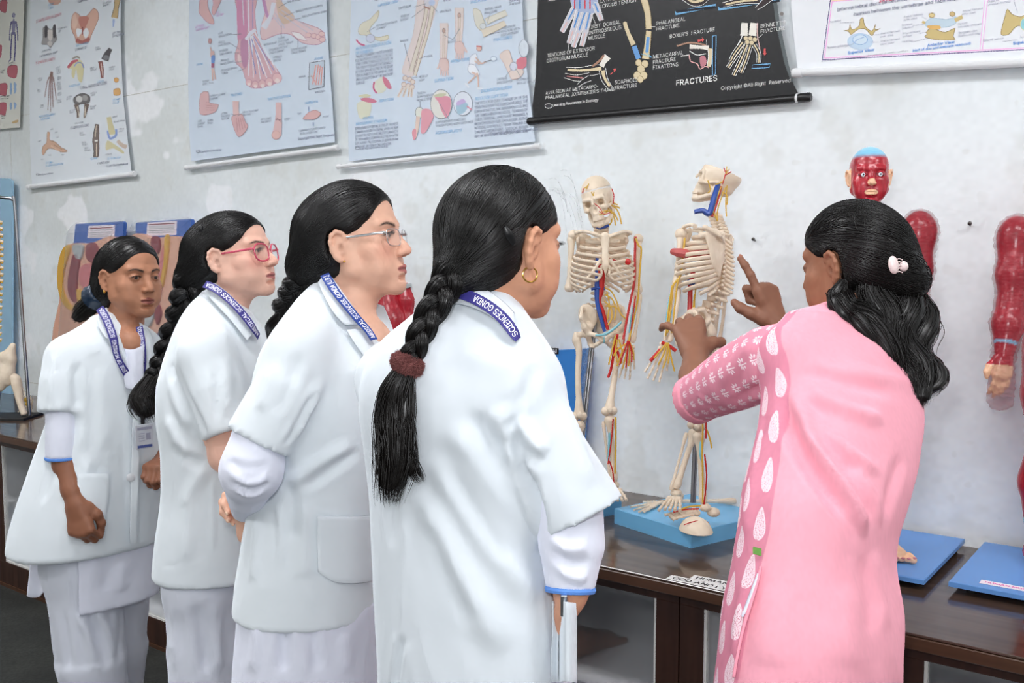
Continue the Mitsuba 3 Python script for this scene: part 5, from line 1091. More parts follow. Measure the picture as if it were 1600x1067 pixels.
# collar standing round the neck
kc = px_sheet(g4, coat, 'collar', [(690, 440), (715, 438), (740, 446), (768, 461), (790, 479), (806, 500)], [(672, 478), (700, 472), (732, 479), (764, 494), (788, 514), (804, 535)], .008, .008, k4, 'mat_coat_thin')
surf4 = trimesh.Trimesh(*meshkit.WRITTEN[scene[kc]['filename']][:2], process=False); surf4 = cat(coat, surf4)
lanyard(g4, surf4, [(806, 528), (796, 510), (782, 494), (766, 481), (748, 470), (730, 462), (712, 457), (694, 455), (676, 458)], 'SCIENCES GONDA', .006, flip=1, lift=.003, width=.0175, height=.0098, sx=.78)
# under-sleeve with a blue edge, forearm down into the pocket
F = Field(*around([P(880, 780, 1.44), P(900, 920, 1.42)], .12), .005)
wr = P(891, 921, 1.43)
F.sleeve([P(888, 780, 1.45), P(893, 850, 1.44), wr], [.052, .050, .036], k=.02)
us = strokes(F.mesh(2), [([(855, 830), (880, 860), (930, 850)], .008, .006), ([(855, 850), (885, 885), (932, 875)], .008, -.005), ([(862, 870), (890, 905), (928, 900)], .007, .005)])
u4 = g4.put('under_sleeve', us, 'mat_kameez', smooth=True)
g4.put('cuff_trim', lathe([(0, .0372), (.5, .0385), (1, .037)], wr - nrm(wr - P(893, 850, 1.44)) * .004, wr + nrm(wr - P(893, 850, 1.44)) * .004, 32), 'mat_blue_trim', u4)
g4.arm([P(893, 850, 1.44), P(892, 905, 1.435), P(893, 926, 1.43)], [.036, .03, .025], dict(wrist=P(893, 926, 1.43), dirn=P(868, 985, 1.50) - P(893, 926, 1.43), palm=-RGT, side=1, curls=[(25, 40, 30)] * 4, sc=.86))
# pocket with a phone end showing
pk = sheet([[*onto(coat, [(858, y), (868, y)], .008)[0], P(880, y, 1.385), P(890, y + 1, 1.378), P(899, y + 2, 1.395), P(902, y + 3, 1.43)] for y in (940, 985, 1020, 1064)], .003, 12, 12)
g4.put('pocket', pk, 'mat_coat_thin', k4, smooth=True)
ph = P(881, 940, 1.392)
phm = box(-.0048, .0048, -.003, .003, -.022, .010, .0012); phm.vertices = np.array(phm.vertices) @ np.stack([RGT, nrm(A(FWD[0], FWD[1], 0)), A(0, 0, 1)], 1).T + ph
obj('phone', phm, 'mat_silver', label='silver phone end sticking out of the coat pocket of the nearest student', cat='phone')
# hair
T_ = A(-.01, -.105, -.055)
tie4 = g4.local(P(708, 430, 1.487))
capF = hair_cap(extra=[((0, -.045, .02), tie4 * .75, .05, .034, .05), (tie4 * .75, tie4, .034, .026, .03)], low=-.085, grow=.001, face_c=(0, .132, -.042))
cap = capF.mesh(1)
strs = [combed(capF, PARTING + HAIRLINE[6:] , tie4, 1900, 20, 3, bend=2.0), combed(capF, HAIRLINE, tie4, 900, 18, 4, bend=.9), combed(capF, HAIRLINE, tie4, 700, 18, 72, bend=.35), combed(capF, HAIRLINE2, tie4, 700, 20, 52, bend=.8), combed(capF, SIDES, tie4, 450, 14, 5)]
h4 = g4.hair([cap] + strs, tint=(9, 8, 8))
bp = [P(708, 415, 1.482), P(698, 442, 1.468), P(684, 470, 1.45), P(664, 506, 1.435), P(650, 540, 1.43), P(637, 568, 1.432)]
g4.hair([braid(bp, [.0235, .0225, .021, .0185, .0165, .014], 1.7, -FWD, seed=4)], 'plait', (11, 9, 9), False, h4)
pt = [P(637, 570, 1.432), P(622, 610, 1.428), P(612, 660, 1.43), P(616, 720, 1.43), P(612, 785, 1.425)]
g4.hair([lock(pt, [.015, .026, .033, .030, .016], 460, 24, 6, r=.0011, flat=.6, ref=-FWD, frizz=.26, wave=.004, waves=1.3), lock([P(636, 572, 1.432), P(632, 640, 1.425), P(628, 700, 1.425), P(658, 752, 1.43)], [.012, .018, .018, .008], 200, 24, 8, r=.0011, flat=.6, ref=-FWD, frizz=.22)], 'plait_end', (13, 10, 9), False, h4)
# fluffy band: a ring of short fibres
bc, bt = P(636, 569, 1.431), nrm(bp[-1] - bp[-2]); g = np.random.default_rng(3)
F = Field(bc - .05, bc + .05, .003); s1, s2 = nrm(np.cross(bt, FWD)), nrm(np.cross(bt, np.cross(bt, FWD)))
ring = [bc + (s1 * math.cos(a) + s2 * .8 * math.sin(a)) * .0105 for a in np.linspace(0, 2 * np.pi, 13)]
F.chain(ring, [.0105] * 13, k=.005); core_ = F.mesh(1); v = np.array(core_.vertices); n_ = vnormals(core_); i = g.integers(0, len(v), 2600)
d_ = n_[i] + g.normal(0, .5, (2600, 3)); d_ /= np.linalg.norm(d_, axis=1, keepdims=True)
fib = bundle(np.stack([v[i], v[i] + d_ * .003, v[i] + d_ * .0052 + g.normal(0, .001, (2600, 3))], 1), np.tile([.0007, .0006, .0002], (2600, 1)), 1., 3)
mat('fluffy', [116, 68, 66], .9, sheen=1.)
g4.put('hair_band', cat(core_, fib), 'mat_fluffy', h4, label='fluffy dusty brown hair band')
g_ = np.random.default_rng(9); arcs = []
for i in range(9):
    x0, y0 = 862 + g_.uniform(-12, 14), 276 + g_.uniform(-14, 30); ex, ey = g_.uniform(18, 52), g_.uniform(30, 110)
    arcs.append(spline([P(x0, y0, 1.56), P(x0 + ex * .5, y0 + ey * .12 - 6, 1.57), P(x0 + ex * .85, y0 + ey * .5, 1.585), P(x0 + ex, y0 + ey, 1.6)], 14))
g4.put('stray_hairs', bundle(np.array(arcs), np.full((9, 14), .00016)), 'mat_black_plastic', h4)
# snap clip
cl = [on_hair(g4, capF, *q, lift=.006) for q in ((789, 354), (795, 366), (804, 380))]
g4.put('hair_clip', tube(cl, [.0025, .0065, .0055], 10, 16, flat=.4, ref=-FWD), 'mat_black_plastic', h4, label='black snap hair clip')
ear = g4.out([EAR(1)([HELIX[-1]])[0]])[0] + A(0, 0, -.004)
an = np.linspace(.6, 2 * np.pi + .1, 30); rr_ = g4.R[:, 0]; ff_ = g4.R[:, 1]
g4.put('earring', tube([ear + A(0, 0, -.010) + (ff_ * math.sin(a) * .0115 + rr_ * math.sin(a) * .004 + A(0, 0, 1) * math.cos(a) * .0115) for a in an], .0013, 8), 'mat_gold')
# loose trousers and shoes under the long coat
hipL, hipR = P(690, 1000, 1.60), P(790, 1000, 1.53); ft = [A(*(P(700, 900, 1.64)[:2]), .0), A(*(P(800, 900, 1.5)[:2]), .0)]
trousers(g4, (hipL, hipR), ft, .075, .07); g4.shoes(ft, Y4)
g4.finish([([neck4, P(735, 640, 1.58), P(735, 900, 1.57)], [.06, .11, .11]), ([P(806, 604, 1.50), P(856, 700, 1.46), P(893, 850, 1.44)], [.034, .036, .034]), ([P(612, 570, 1.66), P(630, 720, 1.74)], [.045, .04])] + legs_core(hipL, hipR, ft[0], ft[1]))
# ------------------------------------------------------------------ student in silver glasses
D3, Y3 = 1.98, 92
g3 = Person('student in white coat and silver-rimmed glasses, long plait, hands behind the back', head_pose(556, 387, 1.99, 77, 10, 0), skin=(218, 172, 148), lip=(168, 100, 96), brow=(34, 26, 24), flush=(212, 140, 120))
neck3 = P(545, 512, 1.985)
R3 = [(438, 500, 516), (455, 482, 534), (478, 458, 552), (500, 440, 572), (520, 426, 596), (545, 411, 618), (575, 402, 626), (620, 394, 622), (690, 394, 612), (760, 395, 600), (830, 384, 592), (900, 373, 590), (948, 368, 590)]
rows = rows_of(R3, D3, Y3, .95)
F = coat_field(rows, Y3, .007)
r3, f3 = facing(Y3); n3 = r3  # her right side faces the camera
sR = P(468, 545, 1.84); F.cone(P(506, 492, 1.95), sR, .042, .052, k=.05); sL = P(500, 545, 2.16); F.cone(P(515, 492, 2.0), sL, .042, .055, k=.05)
cuff3 = P(403, 690, 1.80)
F.sleeve([sR, P(445, 610, 1.81), cuff3], [.056, .060, .064], k=.03, wall=.0125, n=nrm(FWD), q=.82)
F.sleeve([sL, P(480, 620, 2.2), P(450, 690, 2.2)], [.055, .055, .056], k=.03, wall=.0125)
F.frus(P(575, 500, 1.99), P(640, 470, 1.99), .03, .06, .01, 'cut') if False else None
# open neck
coat3 = F.mesh(2)
strokes(coat3, [([(500, 600), (470, 660), (447, 705)], .008, -.014), ([(515, 580), (485, 640), (455, 700)], .014, .010), ([(560, 690), (500, 720), (440, 770)], .012, .008), ([(575, 700), (520, 730), (470, 770)], .010, -.006),
    ([(430, 770), (440, 830), (436, 900)], .007, .004), ([(445, 740), (460, 790), (452, 860)], .012, -.005), ([(400, 800), (396, 860), (392, 920)], .012, .006), ([(480, 770), (475, 850), (480, 920)], .02, .006),
    ([(430, 560), (415, 610), (405, 650)], .012, .006), ([(470, 540), (455, 600), (430, 660)], .012, -.005), ([(540, 560), (575, 600), (590, 640)], .018, .006), ([(380, 935), (480, 950), (580, 962)], .004, .002), ([(375, 912), (480, 928), (585, 940)], .003, -.0025)])
crumple(coat3, .0042, 61, keep=[(cuff3, .15)])
k3 = g3.put('lab_coat', coat3, 'mat_coat', smooth=True)
g3.head(neck3, [(P(574, 534, 1.965), .05), (P(582, 565, 1.97), .05)], look=(0, 1, 0))
# lapel on the near side and its fellow beyond the open neck
lap2 = sheet([[P(577, 470, 2.03), P(600, 478, 2.05)], [P(585, 490, 2.0), P(612, 508, 2.02)], [P(592, 520, 1.97), P(618, 530, 1.99)], [P(596, 550, 1.93), P(618, 552, 1.95)]], .004, 8, 16)
kc = px_sheet(g3, coat3, 'collar', [(512, 430), (534, 462), (556, 494), (576, 522)], [(496, 440), (508, 474), (522, 498), (540, 514)], .008, .008, k3)
kl = px_sheet(g3, coat3, 'lapel', [(574, 520), (580, 536), (588, 556)], [(538, 516), (550, 536), (572, 566)], .007, .005, k3)
g3.put('lapel', lap2, 'mat_coat', k3, smooth=True)
srf = cat(coat3, mesh_of(kc), mesh_of(kl))
lanyard(g3, srf, [(582, 533), (572, 518), (558, 501), (545, 486), (532, 470), (522, 456), (514, 442), (508, 432)], 'MEDICAL SCIENCES, GONDA (U.P.)', .004, 'mat_lanyard_blue', width=.0185, height=.0105, lift=.005)
lanyard(g3, lap2, [(577, 468), (584, 488), (592, 510), (600, 535)], None, 0, 'mat_lanyard_blue', width=.005, name='lanyard_strap', lift=.003)
pk = sheet([list(onto(coat3, [(495, 806), (525, 806), (555, 806), (582, 804)], .006)[0]), list(onto(coat3, [(495, 850), (525, 850), (555, 850), (582, 848)], .006)[0]), list(onto(coat3, [(496, 893), (522, 908), (555, 910), (582, 906)], .006)[0])], .004, 14, 14)
g3.put('pocket', pk, 'mat_coat', k3, smooth=True)
# under-sleeve round the bent elbow, hands behind the back
el = P(388, 748, 1.80)
F = Field(*around([P(405, 690, 1.81), el, P(385, 800, 2.05)], .12), .0055)
F.chain([P(408, 668, 1.81), P(393, 735, 1.80)], [.050, .053], k=.02); F.sleeve([P(393, 735, 1.80), P(388, 768, 1.87), P(381, 798, 1.99)], [.052, .043, .025], k=.03, wall=.010)
us = strokes(F.mesh(2), [([(352, 730), (385, 760), (432, 738)], .007, .006), ([(356, 742), (388, 772), (428, 752)], .006, -.006), ([(362, 758), (390, 782), (420, 765)], .006, .006), ([(350, 712), (380, 735), (436, 722)], .008, -.004)])
g3.put('under_sleeve', us, 'mat_kameez', smooth=True)
wr3 = P(381, 790, 2.0)
g3.arm([P(386, 770, 1.9), wr3], [.034, .026], dict(wrist=wr3, dirn=P(379, 830, 2.04) - wr3, palm=-r3 * .3 + f3 * 1., side=-1, curls=[(30, 35, 25)] * 4, sc=.9))
wr3b = P(432, 772, 2.09)
g3.arm([P(450, 740, 2.12), wr3b], [.032, .026], dict(wrist=wr3b, dirn=P(360, 770, 2.06) - wr3b, palm=f3 - A(0, 0, .4), side=1, curls=[(35, 50, 30), (40, 55, 30), (45, 55, 30), (50, 60, 30)], sc=.92))
# kameez below the coat, trousers
flare_skirt(g3, [(930, 378, 592), (1000, 372, 592), (1100, 366, 596), (1230, 362, 598)], D3, Y3, .95, folds=[([(447, 960), (440, 1010), (443, 1060)], .013, -.010), ([(480, 960), (487, 1010), (500, 1060)], .013, -.008), ([(400, 960), (398, 1010), (392, 1060)], .015, .006), ([(540, 980), (545, 1020), (540, 1060)], .02, .005)])
hipL, hipR = P(490, 960, 2.07), P(480, 960, 1.92); ft = [A(*(P(490, 960, 2.1)[:2]), 0), A(*(P(470, 960, 1.92)[:2]), 0)]
trousers(g3, (hipL, hipR), ft, .075, .07); g3.shoes(ft, Y3)
# hair: swept back and pinned, long plait
tie3 = g3.local(P(478, 418, 2.0))
F3 = hair_cap(extra=[((0, -.06, .03), tie3 * .85, .062, .046, .05), (tie3 * .85, tie3, .046, .036, .03)], grow=.007, low=-.07)
st = [combed(F3, PARTING + HAIRLINE[6:], tie3, 1300, 18, 13, bend=1.9), combed(F3, HAIRLINE, tie3, 800, 16, 14, bend=.9), combed(F3, HAIRLINE, tie3, 700, 18, 71, bend=.35), combed(F3, HAIRLINE2, tie3, 700, 20, 51, bend=.8), combed(F3, SIDES, tie3, 350, 12, 15)]
h3 = g3.hair([F3.mesh(1)] + st, tint=(8, 7, 8))
g3.hair([braid([P(494, 408, 2.0), P(482, 430, 2.0), P(470, 450, 2.01), P(455, 470, 2.05), P(440, 500, 2.12), P(425, 560, 2.2), P(420, 640, 2.22)], [.030, .036, .034, .03, .026, .022, .018], 2.6, -FWD, 130, 16, 5)], 'plait', (8, 7, 8), False, h3)
pin = [on_hair(g3, F3, *q, lift=.0015) for q in ((507, 367), (516, 373))]
g3.put('hair_pin', tube(pin, .0006, 6), 'mat_silver', h3)
glasses(g3, 'mat_silver', 'glasses', .0285, .0175, ex=3.2, thick=.001)
g3.put('ear_stud', ellm(g3.out([A(.083, .004, -.030)])[0], (.0025, .0025, .0025), sub=2), 'mat_gold')
g3.finish([([neck3, P(510, 640, 1.99), P(480, 930, 1.99)], [.06, .10, .10]), ([P(470, 550, 1.86), P(440, 620, 1.82), P(393, 735, 1.80), P(386, 770, 1.9)], [.045, .042, .036, .034]), ([P(500, 550, 2.14), P(470, 640, 2.2), P(420, 740, 2.12)], [.045, .04, .034])] + legs_core(hipL, hipR, ft[0], ft[1]))
# ------------------------------------------------------------------ student in pink glasses
D2, Y2 = 2.44, 98
g2 = Person('student in white coat wearing pink translucent glasses, long braid down her back', head_pose(365, 408, 2.45, 76, 11, 0), warp=(1, 1.03, .93), skin=(228, 182, 162), lip=(176, 108, 104), brow=(40, 32, 30), flush=(214, 138, 124))
neck2 = P(352, 500, 2.46)
R2 = [(452, 325, 352), (468, 305, 372), (490, 288, 392), (515, 276, 412), (550, 264, 430), (600, 251, 440), (650, 250, 440), (700, 257, 432), (760, 258, 425), (830, 250, 420), (893, 243, 416)]
rows = rows_of(R2, D2, Y2, .95)
F = coat_field(rows, Y2, .0085)
r2, f2 = facing(Y2)
sR = P(322, 555, 2.30); F.cone(P(338, 500, 2.43), sR, .042, .055, k=.05); sL = P(335, 552, 2.62); F.cone(P(340, 500, 2.47), sL, .042, .055, k=.05)
F.sleeve([sR, P(340, 610, 2.28), P(361, 676, 2.27)], [.062, .066, .066], k=.03, wall=.016)
F.sleeve([sL, P(340, 610, 2.64), P(360, 680, 2.64)], [.055, .06, .06], k=.03, wall=.016)
coat2 = F.mesh(2)
strokes(coat2, [([(268, 560), (285, 610), (305, 650), (326, 690)], .010, -.014), ([(262, 580), (276, 630), (300, 680)], .014, .010), ([(262, 560), (272, 600)], .012, -.008), ([(256, 640), (275, 690), (300, 720)], .016, .009), ([(262, 690), (290, 715), (330, 730)], .012, -.007), ([(330, 720), (300, 760), (285, 800)], .016, .006),
    ([(335, 560), (340, 620), (338, 664)], .008, -.005), ([(350, 540), (356, 600), (352, 660)], .016, .006), ([(300, 480), (340, 500), (365, 540)], .02, .004), ([(333, 735), (332, 800), (334, 880)], .006, .004), ([(300, 760), (292, 830), (290, 890)], .02, .005), ([(244, 876), (300, 890), (370, 898)], .004, -.003)])
crumple(coat2, .0042, 62, keep=[(P(361, 676, 2.27), .15)])
k2 = g2.put('lab_coat', coat2, 'mat_coat', smooth=True)
g2.head(neck2, [(P(374, 522, 2.45), .04)])
kc = px_sheet(g2, coat2, 'collar', [(334, 444), (352, 458), (376, 482), (402, 520)], [(318, 456), (336, 478), (360, 504), (388, 540)], .008, .008, k2)
srf = cat(coat2, mesh_of(kc))
lanyard(g2, srf, [(402, 528), (392, 511), (380, 495), (367, 480), (354, 467), (342, 457), (330, 449), (322, 446)], 'AMEDICAL SCIENCES GONDA', .004, width=.020, height=.0115, lift=.006)
g2.arm([P(345, 670, 2.28), P(352, 712, 2.28), P(400, 760, 2.26)], [.042, .038, .028])
wr = P(420, 775, 2.26)
g2.arm([P(352, 712, 2.28), wr], [.037, .026], dict(wrist=wr, dirn=P(500, 800, 2.3) - wr, palm=-A(0, 0, 1) + f2 * .3, side=1, curls=[(30, 40, 20)] * 4))
hipL, hipR = P(336, 915, 2.50), P(316, 915, 2.40); ft = [A(*(P(318, 1000, 2.53)[:2]), 0), A(*(P(320, 1000, 2.36)[:2]), 0)]
trousers(g2, (hipL, hipR), ft, .088, .09, folds=[([(262, 930), (268, 1000), (272, 1066)], .014, .007), ([(300, 930), (318, 1000), (322, 1066)], .014, -.009), ([(340, 920), (338, 1000), (345, 1066)], .016, .007)]); g2.shoes(ft, Y2)
tie2 = g2.local(P(300, 436, 2.46))
F2 = hair_cap(extra=[((0, -.06, .03), tie2 * .85, .062, .046, .05), (tie2 * .85, tie2, .046, .04, .03)], grow=.005, low=-.07)
st = [combed(F2, PARTING + HAIRLINE[6:], tie2, 1000, 16, 23, bend=1.9), combed(F2, HAIRLINE, tie2, 600, 14, 24, bend=.9), combed(F2, HAIRLINE, tie2, 700, 18, 70, bend=.35), combed(F2, HAIRLINE2, tie2, 700, 20, 50, bend=.8), combed(F2, SIDES, tie2, 250, 12, 25)]
h2 = g2.hair([F2.mesh(1)] + st, tint=(8, 7, 8))
bp2 = [P(311, 418, 2.46), P(302, 442, 2.45), P(290, 475, 2.46), P(276, 512, 2.52), P(262, 548, 2.54), P(250, 580, 2.55), P(240, 600, 2.54)]
g2.hair([braid(bp2, [.036, .042, .038, .034, .031, .029, .028], 2.8, -FWD, 130, 14, 25)], 'plait', (8, 7, 8), False, h2)
g2.hair([lock([P(243, 590, 2.54), P(232, 612, 2.53), P(226, 630, 2.52), P(234, 652, 2.50)], [.028, .040, .042, .022], 320, 18, 26, r=.0013, frizz=.22, ref=-FWD)], 'plait_end', (18, 14, 13), False, h2)
mat('pink_frame', [196, 72, 98], .15, specular=.7)
glasses(g2, 'mat_pink_frame', 'glasses', .0285, .0235, thick=.0021)
q = on_hair(g2, F2, 314, 357, .004); g2.put('hair_pin', ellm(q, (.006, .006, .010), sub=2), 'mat_black_plastic', h2)
g2.finish([([neck2, P(345, 650, 2.45), P(330, 890, 2.45)], [.06, .11, .11]), ([P(330, 560, 2.33), P(345, 670, 2.28), P(352, 712, 2.28)], [.045, .04, .036]), ([P(340, 560, 2.6), P(345, 700, 2.64)], [.045, .036])] + legs_core(hipL, hipR, ft[0], ft[1]))
# ------------------------------------------------------------------ student at the far left, blue scrunchie
D1, Y1 = 2.84, 48
g1 = Person('student at the far left, white coat, blue scrunchie, hanging identity card', head_pose(203, 439, 2.84, 52, 1, 0), warp=(.97, 1, .97), skin=(174, 122, 95), lip=(140, 82, 74), brow=(22, 16, 15), arm_skin=(132, 86, 64))
neck1 = P(196, 520, 2.85); r1, f1 = facing(Y1)
R1 = [(497, 158, 186), (515, 130, 226), (535, 112, 240), (560, 104, 246), (600, 100, 250), (640, 97, 252), (700, 78, 252), (770, 55, 250), (820, 42, 246), (851, 37, 243)]
F = coat_field(rows_of(R1, D1, Y1, .72), Y1, .0095)
sR = P(108, 560, 2.74); F.cone(P(178, 515, 2.84), sR, .046, .055, k=.05); sL = P(236, 560, 2.96); F.cone(P(200, 522, 2.87), sL, .04, .05, k=.05)
cf = P(95, 645, 2.70)
F.sleeve([sR, P(98, 600, 2.71), cf], [.062, .062, .062], k=.025, wall=.017)
F.sleeve([sL, P(262, 620, 2.98), P(266, 650, 2.96)], [.05, .05, .05], k=.025, wall=.017)
coat1 = F.mesh(2)
strokes(coat1, [([(118, 560), (122, 600), (124, 650)], .012, -.012), ([(128, 560), (132, 640), (128, 720)], .016, .008), ([(140, 700), (130, 760), (110, 820)], .02, .008), ([(150, 560), (160, 640), (165, 720)], .02, .006), ([(88, 540), (80, 590), (78, 640)], .014, .006), ([(195, 610), (205, 680), (206, 850)], .010, .007), ([(38, 836), (120, 848), (200, 851)], .005, -.004),
    ([(140, 525), (150, 560)], .02, .004), ([(60, 800), (80, 740), (85, 690)], .014, -.007)])
crumple(coat1, .0042, 63, keep=[(cf, .14)])
k1 = g1.put('lab_coat', coat1, 'mat_coat', smooth=True)
g1.head(neck1, [(P(203, 540, 2.81), .055)], look=(.12, 1, 0))
tee = sheet([[P(184, 541, 2.77), P(206, 546, 2.742), P(226, 538, 2.775)], [P(190, 570, 2.74), P(208, 572, 2.73), P(224, 568, 2.75)], [P(196, 606, 2.735), P(210, 608, 2.725), P(226, 606, 2.745)]], .004, 10, 10)
g1.put('undershirt', tee, 'mat_kameez', smooth=True)
ka = px_sheet(g1, coat1, 'collar', [(165, 480), (178, 508), (192, 545), (206, 590)], [(150, 500), (160, 530), (176, 535), (196, 580)], .010, .008, k1)
kb = px_sheet(g1, coat1, 'lapel', [(214, 502), (220, 530), (222, 560), (221, 600)], [(232, 520), (238, 545), (240, 570), (226, 612)], .010, .006, k1)
srf = cat(coat1, mesh_of(ka), mesh_of(kb))
kk, L = lanyard(g1, srf, [(215, 612), (207, 598), (197, 575), (187, 553), (179, 532), (172, 514), (165, 497), (159, 484)], 'SCPM COLLEGE OF NURSING  SCIENCES GONDA', .004, width=.023, height=.0125, lift=.008)
lanyard(g1, srf, [(219, 512), (222, 530), (225, 552), (226, 575), (223, 596), (217, 610)], 'COLLEGE OF NURSING AND PARAMED', .002, width=.020, height=.011, lift=.008)
s_, n_ = onto(srf, [(215, 610), (218, 625), (220, 645), (220, 662)], .012)
m_, at_, L_ = ribbon(s_, n_, .012); kl_ = g1.put('card_strap', m_, 'mat_black_plastic', kk)
p0, nn0 = onto(srf, [(221, 681)], .018); p0 = p0[0]; ux = nrm(np.cross(A(0, 0, 1), nrm(A(nn0[0][0], nn0[0][1], .0)))); uz = A(0, 0, 1); un = np.cross(ux, uz)
def card(w, h, t, off, zc=0, xc=0):
    b = box(-w, w, -t, t, -h, h, min(t * .6, .001)); b.vertices = np.array(b.vertices) @ np.stack([ux, -un, uz]) + p0 + un * off + uz * zc + ux * xc; return b
mat('card', [196, 198, 206], .2, specular=.6); mat('card_print', [150, 150, 168], .5); mat('card_blue', [70, 84, 140], .4)
kd = g1.put('identity_card', card(.027, .035, .0015, 0), 'mat_card', kk)
g1.put('card_header', card(.022, .004, .0004, .0018, .024), 'mat_card_print', kd, smooth=False); g1.put('card_footer', card(.022, .004, .0004, .0018, -.028), 'mat_card_blue', kd, smooth=False)
g1.put('card_photo', card(.007, .010, .0004, .0018, .0, .011), 'mat_card_print', kd, smooth=False)
for i in range(4): g1.put('print_line', card(.009, .0012, .0004, .0018, .010 - i * .007, -.009), 'mat_card_print', kd, smooth=False)
g1.put('front_edge', sheet([list(onto(coat1, [(207 - .5 * i, y) for i, y in enumerate(np.linspace(606, 848, 12))], .006)[0]), list(onto(coat1, [(216 - .4 * i, y) for i, y in enumerate(np.linspace(606, 848, 12))], .008)[0])], .003, 24, 5), 'mat_coat', k1, smooth=True)
for q in ((204, 746),):
    b, bn = onto(coat1, [q], .002); g1.put('button', lathe([(0, .012), (.6, .012), (1, .009)], b[0], b[0] + bn[0] * .005, 20), 'mat_button', k1)
pkt = sheet([list(onto(coat1, [(122, 740), (145, 739), (170, 740)], .007)[0]), list(onto(coat1, [(122, 780), (145, 780), (168, 780)], .007)[0]), list(onto(coat1, [(124, 816), (145, 822), (160, 820)], .007)[0])], .004, 10, 10); g1.put('pocket', pkt, 'mat_coat', k1, smooth=True)
# near arm hanging with a loose fist
us_e = P(97, 716, 2.69)
F = Field(*around([P(97, 640, 2.70), us_e], .1), .006); F.sleeve([P(97, 630, 2.70), P(97, 680, 2.69), us_e], [.043, .043, .044], k=.02, wall=.011)
ku = g1.put('under_sleeve', F.mesh(1), 'mat_kameez', smooth=True)
g1.put('cuff_trim', lathe([(0, .0445), (.5, .0455), (1, .0445)], us_e + A(0, 0, .006), us_e - A(0, 0, .001), 28), 'mat_blue_trim', ku)
wr = P(119, 786, 2.66)
g1.arm([P(98, 660, 2.70), P(103, 725, 2.69), P(113, 765, 2.67), wr], [.038, .035, .029, .025], dict(wrist=wr, dirn=P(132, 850, 2.64) - wr, palm=FWD + RGT * .1, side=1, curls=[(62, 80, 45), (62, 82, 45), (62, 82, 45), (62, 82, 45)], thumb=[(.02, .026, .010), (.045, .042, .02), (.07, .040, .034), (.09, .028, .042)], sc=1.0))
# far forearm, fist in front
fe, wr = P(262, 690, 2.93), P(262, 716, 2.82)
F = Field(*around([P(268, 640, 2.96), fe], .1), .006); F.sleeve([P(268, 645, 2.96), P(262, 664, 2.94), P(252, 690, 2.9)], [.042, .042, .036], k=.02, wall=.011); ku = g1.put('under_sleeve', F.mesh(1), 'mat_kameez', smooth=True)
g1.put('cuff_trim', lathe([(0, .0365), (.5, .0375), (1, .0365)], P(252.5, 688, 2.9), P(251.8, 692, 2.897), 28), 'mat_blue_trim', ku)
g1.arm([P(262, 672, 2.93), P(253, 694, 2.89), P(256, 716, 2.84)], [.034, .03, .026], dict(wrist=P(258, 720, 2.83), dirn=P(238, 733, 2.74) - P(258, 720, 2.83), palm=-A(0, 0, 1) - FWD * .2, side=1, curls=[(50, 80, 45)] * 4, sc=.95))
# kameez with side slit, trousers, shoes
ks = [(840, 70, 240), (880, 74, 240), (936, 80, 238)]
rr = rows_of(ks, D1, Y1, .66); F = coat_field(rr, Y1, .009, .12); kz = F.mesh(1)
strokes(kz, [([(110, 860), (112, 900), (112, 934)], .012, .006), ([(160, 860), (170, 900), (160, 930)], .02, -.006), ([(200, 870), (190, 900), (200, 930)], .02, .005)])
kq = g1.put('kameez', kz, 'mat_kameez', smooth=True)
bp = sheet([[P(50, 846, 2.90), P(64, 846, 2.88), P(84, 848, 2.86)], [P(46, 890, 2.92), P(60, 892, 2.9), P(80, 895, 2.88)], [P(42, 928, 2.93), P(56, 934, 2.91), P(76, 920, 2.89)]], .004, 10, 12, lambda u, v: .008 * np.sin(u * 9)); g1.put('back_panel', bp, 'mat_kameez', kq, smooth=True)
hipL, hipR = P(180, 880, 2.93), P(128, 880, 2.80); ft = [A(*(P(172, 1000, 3.0)[:2]), 0), A(*(P(150, 1000, 2.80)[:2]), 0)]
trousers(g1, (hipL, hipR), ft, .105, .085, folds=[([(118, 945), (140, 1000), (150, 1060)], .012, .010), ([(130, 945), (160, 1000), (172, 1060)], .012, -.010), ([(145, 945), (175, 990), (180, 1040)], .014, .010), ([(96, 940), (104, 1000), (112, 1060)], .012, -.008), ([(190, 940), (196, 990), (186, 1050)], .014, -.010)]); g1.shoes(ft, Y1)
# hair gathered low in a dark blue scrunchie
tie1 = g1.local(P(155, 462, 2.84))
F1 = hair_cap(extra=[((0, -.06, .02), tie1 * .9, .06, .034, .05), (tie1 * .9, tie1, .034, .026, .03)], grow=.003, low=-.07)
st = [combed(F1, PARTING + HAIRLINE[6:], tie1, 900, 16, 33, bend=1.9), combed(F1, HAIRLINE, tie1, 600, 14, 34, bend=.9), combed(F1, HAIRLINE, tie1, 700, 18, 79, bend=.35), combed(F1, HAIRLINE2, tie1, 700, 20, 59, bend=.8), combed(F1, SIDES, tie1, 250, 12, 35)]
h1 = g1.hair([F1.mesh(1)] + st, tint=(10, 9, 9))
g1.hair([lock([P(155, 463, 2.84), P(143, 474, 2.86), P(130, 486, 2.90), P(118, 500, 2.95)], [.026, .032, .03, .018], 240, 16, 36, r=.0012, ref=-FWD)], 'ponytail', (11, 10, 10), False, h1)
mat('scrunchie', [8, 32, 54], .35, sheen=.6)
g = np.random.default_rng(5); c0 = P(151, 462, 2.83); F = Field(c0 - .06, c0 + .06, .0035)
ax_ = nrm(P(130, 486, 2.90) - P(160, 455, 2.83)); e1_ = nrm(np.cross(ax_, A(0, 0, 1))); e2_ = np.cross(ax_, e1_)
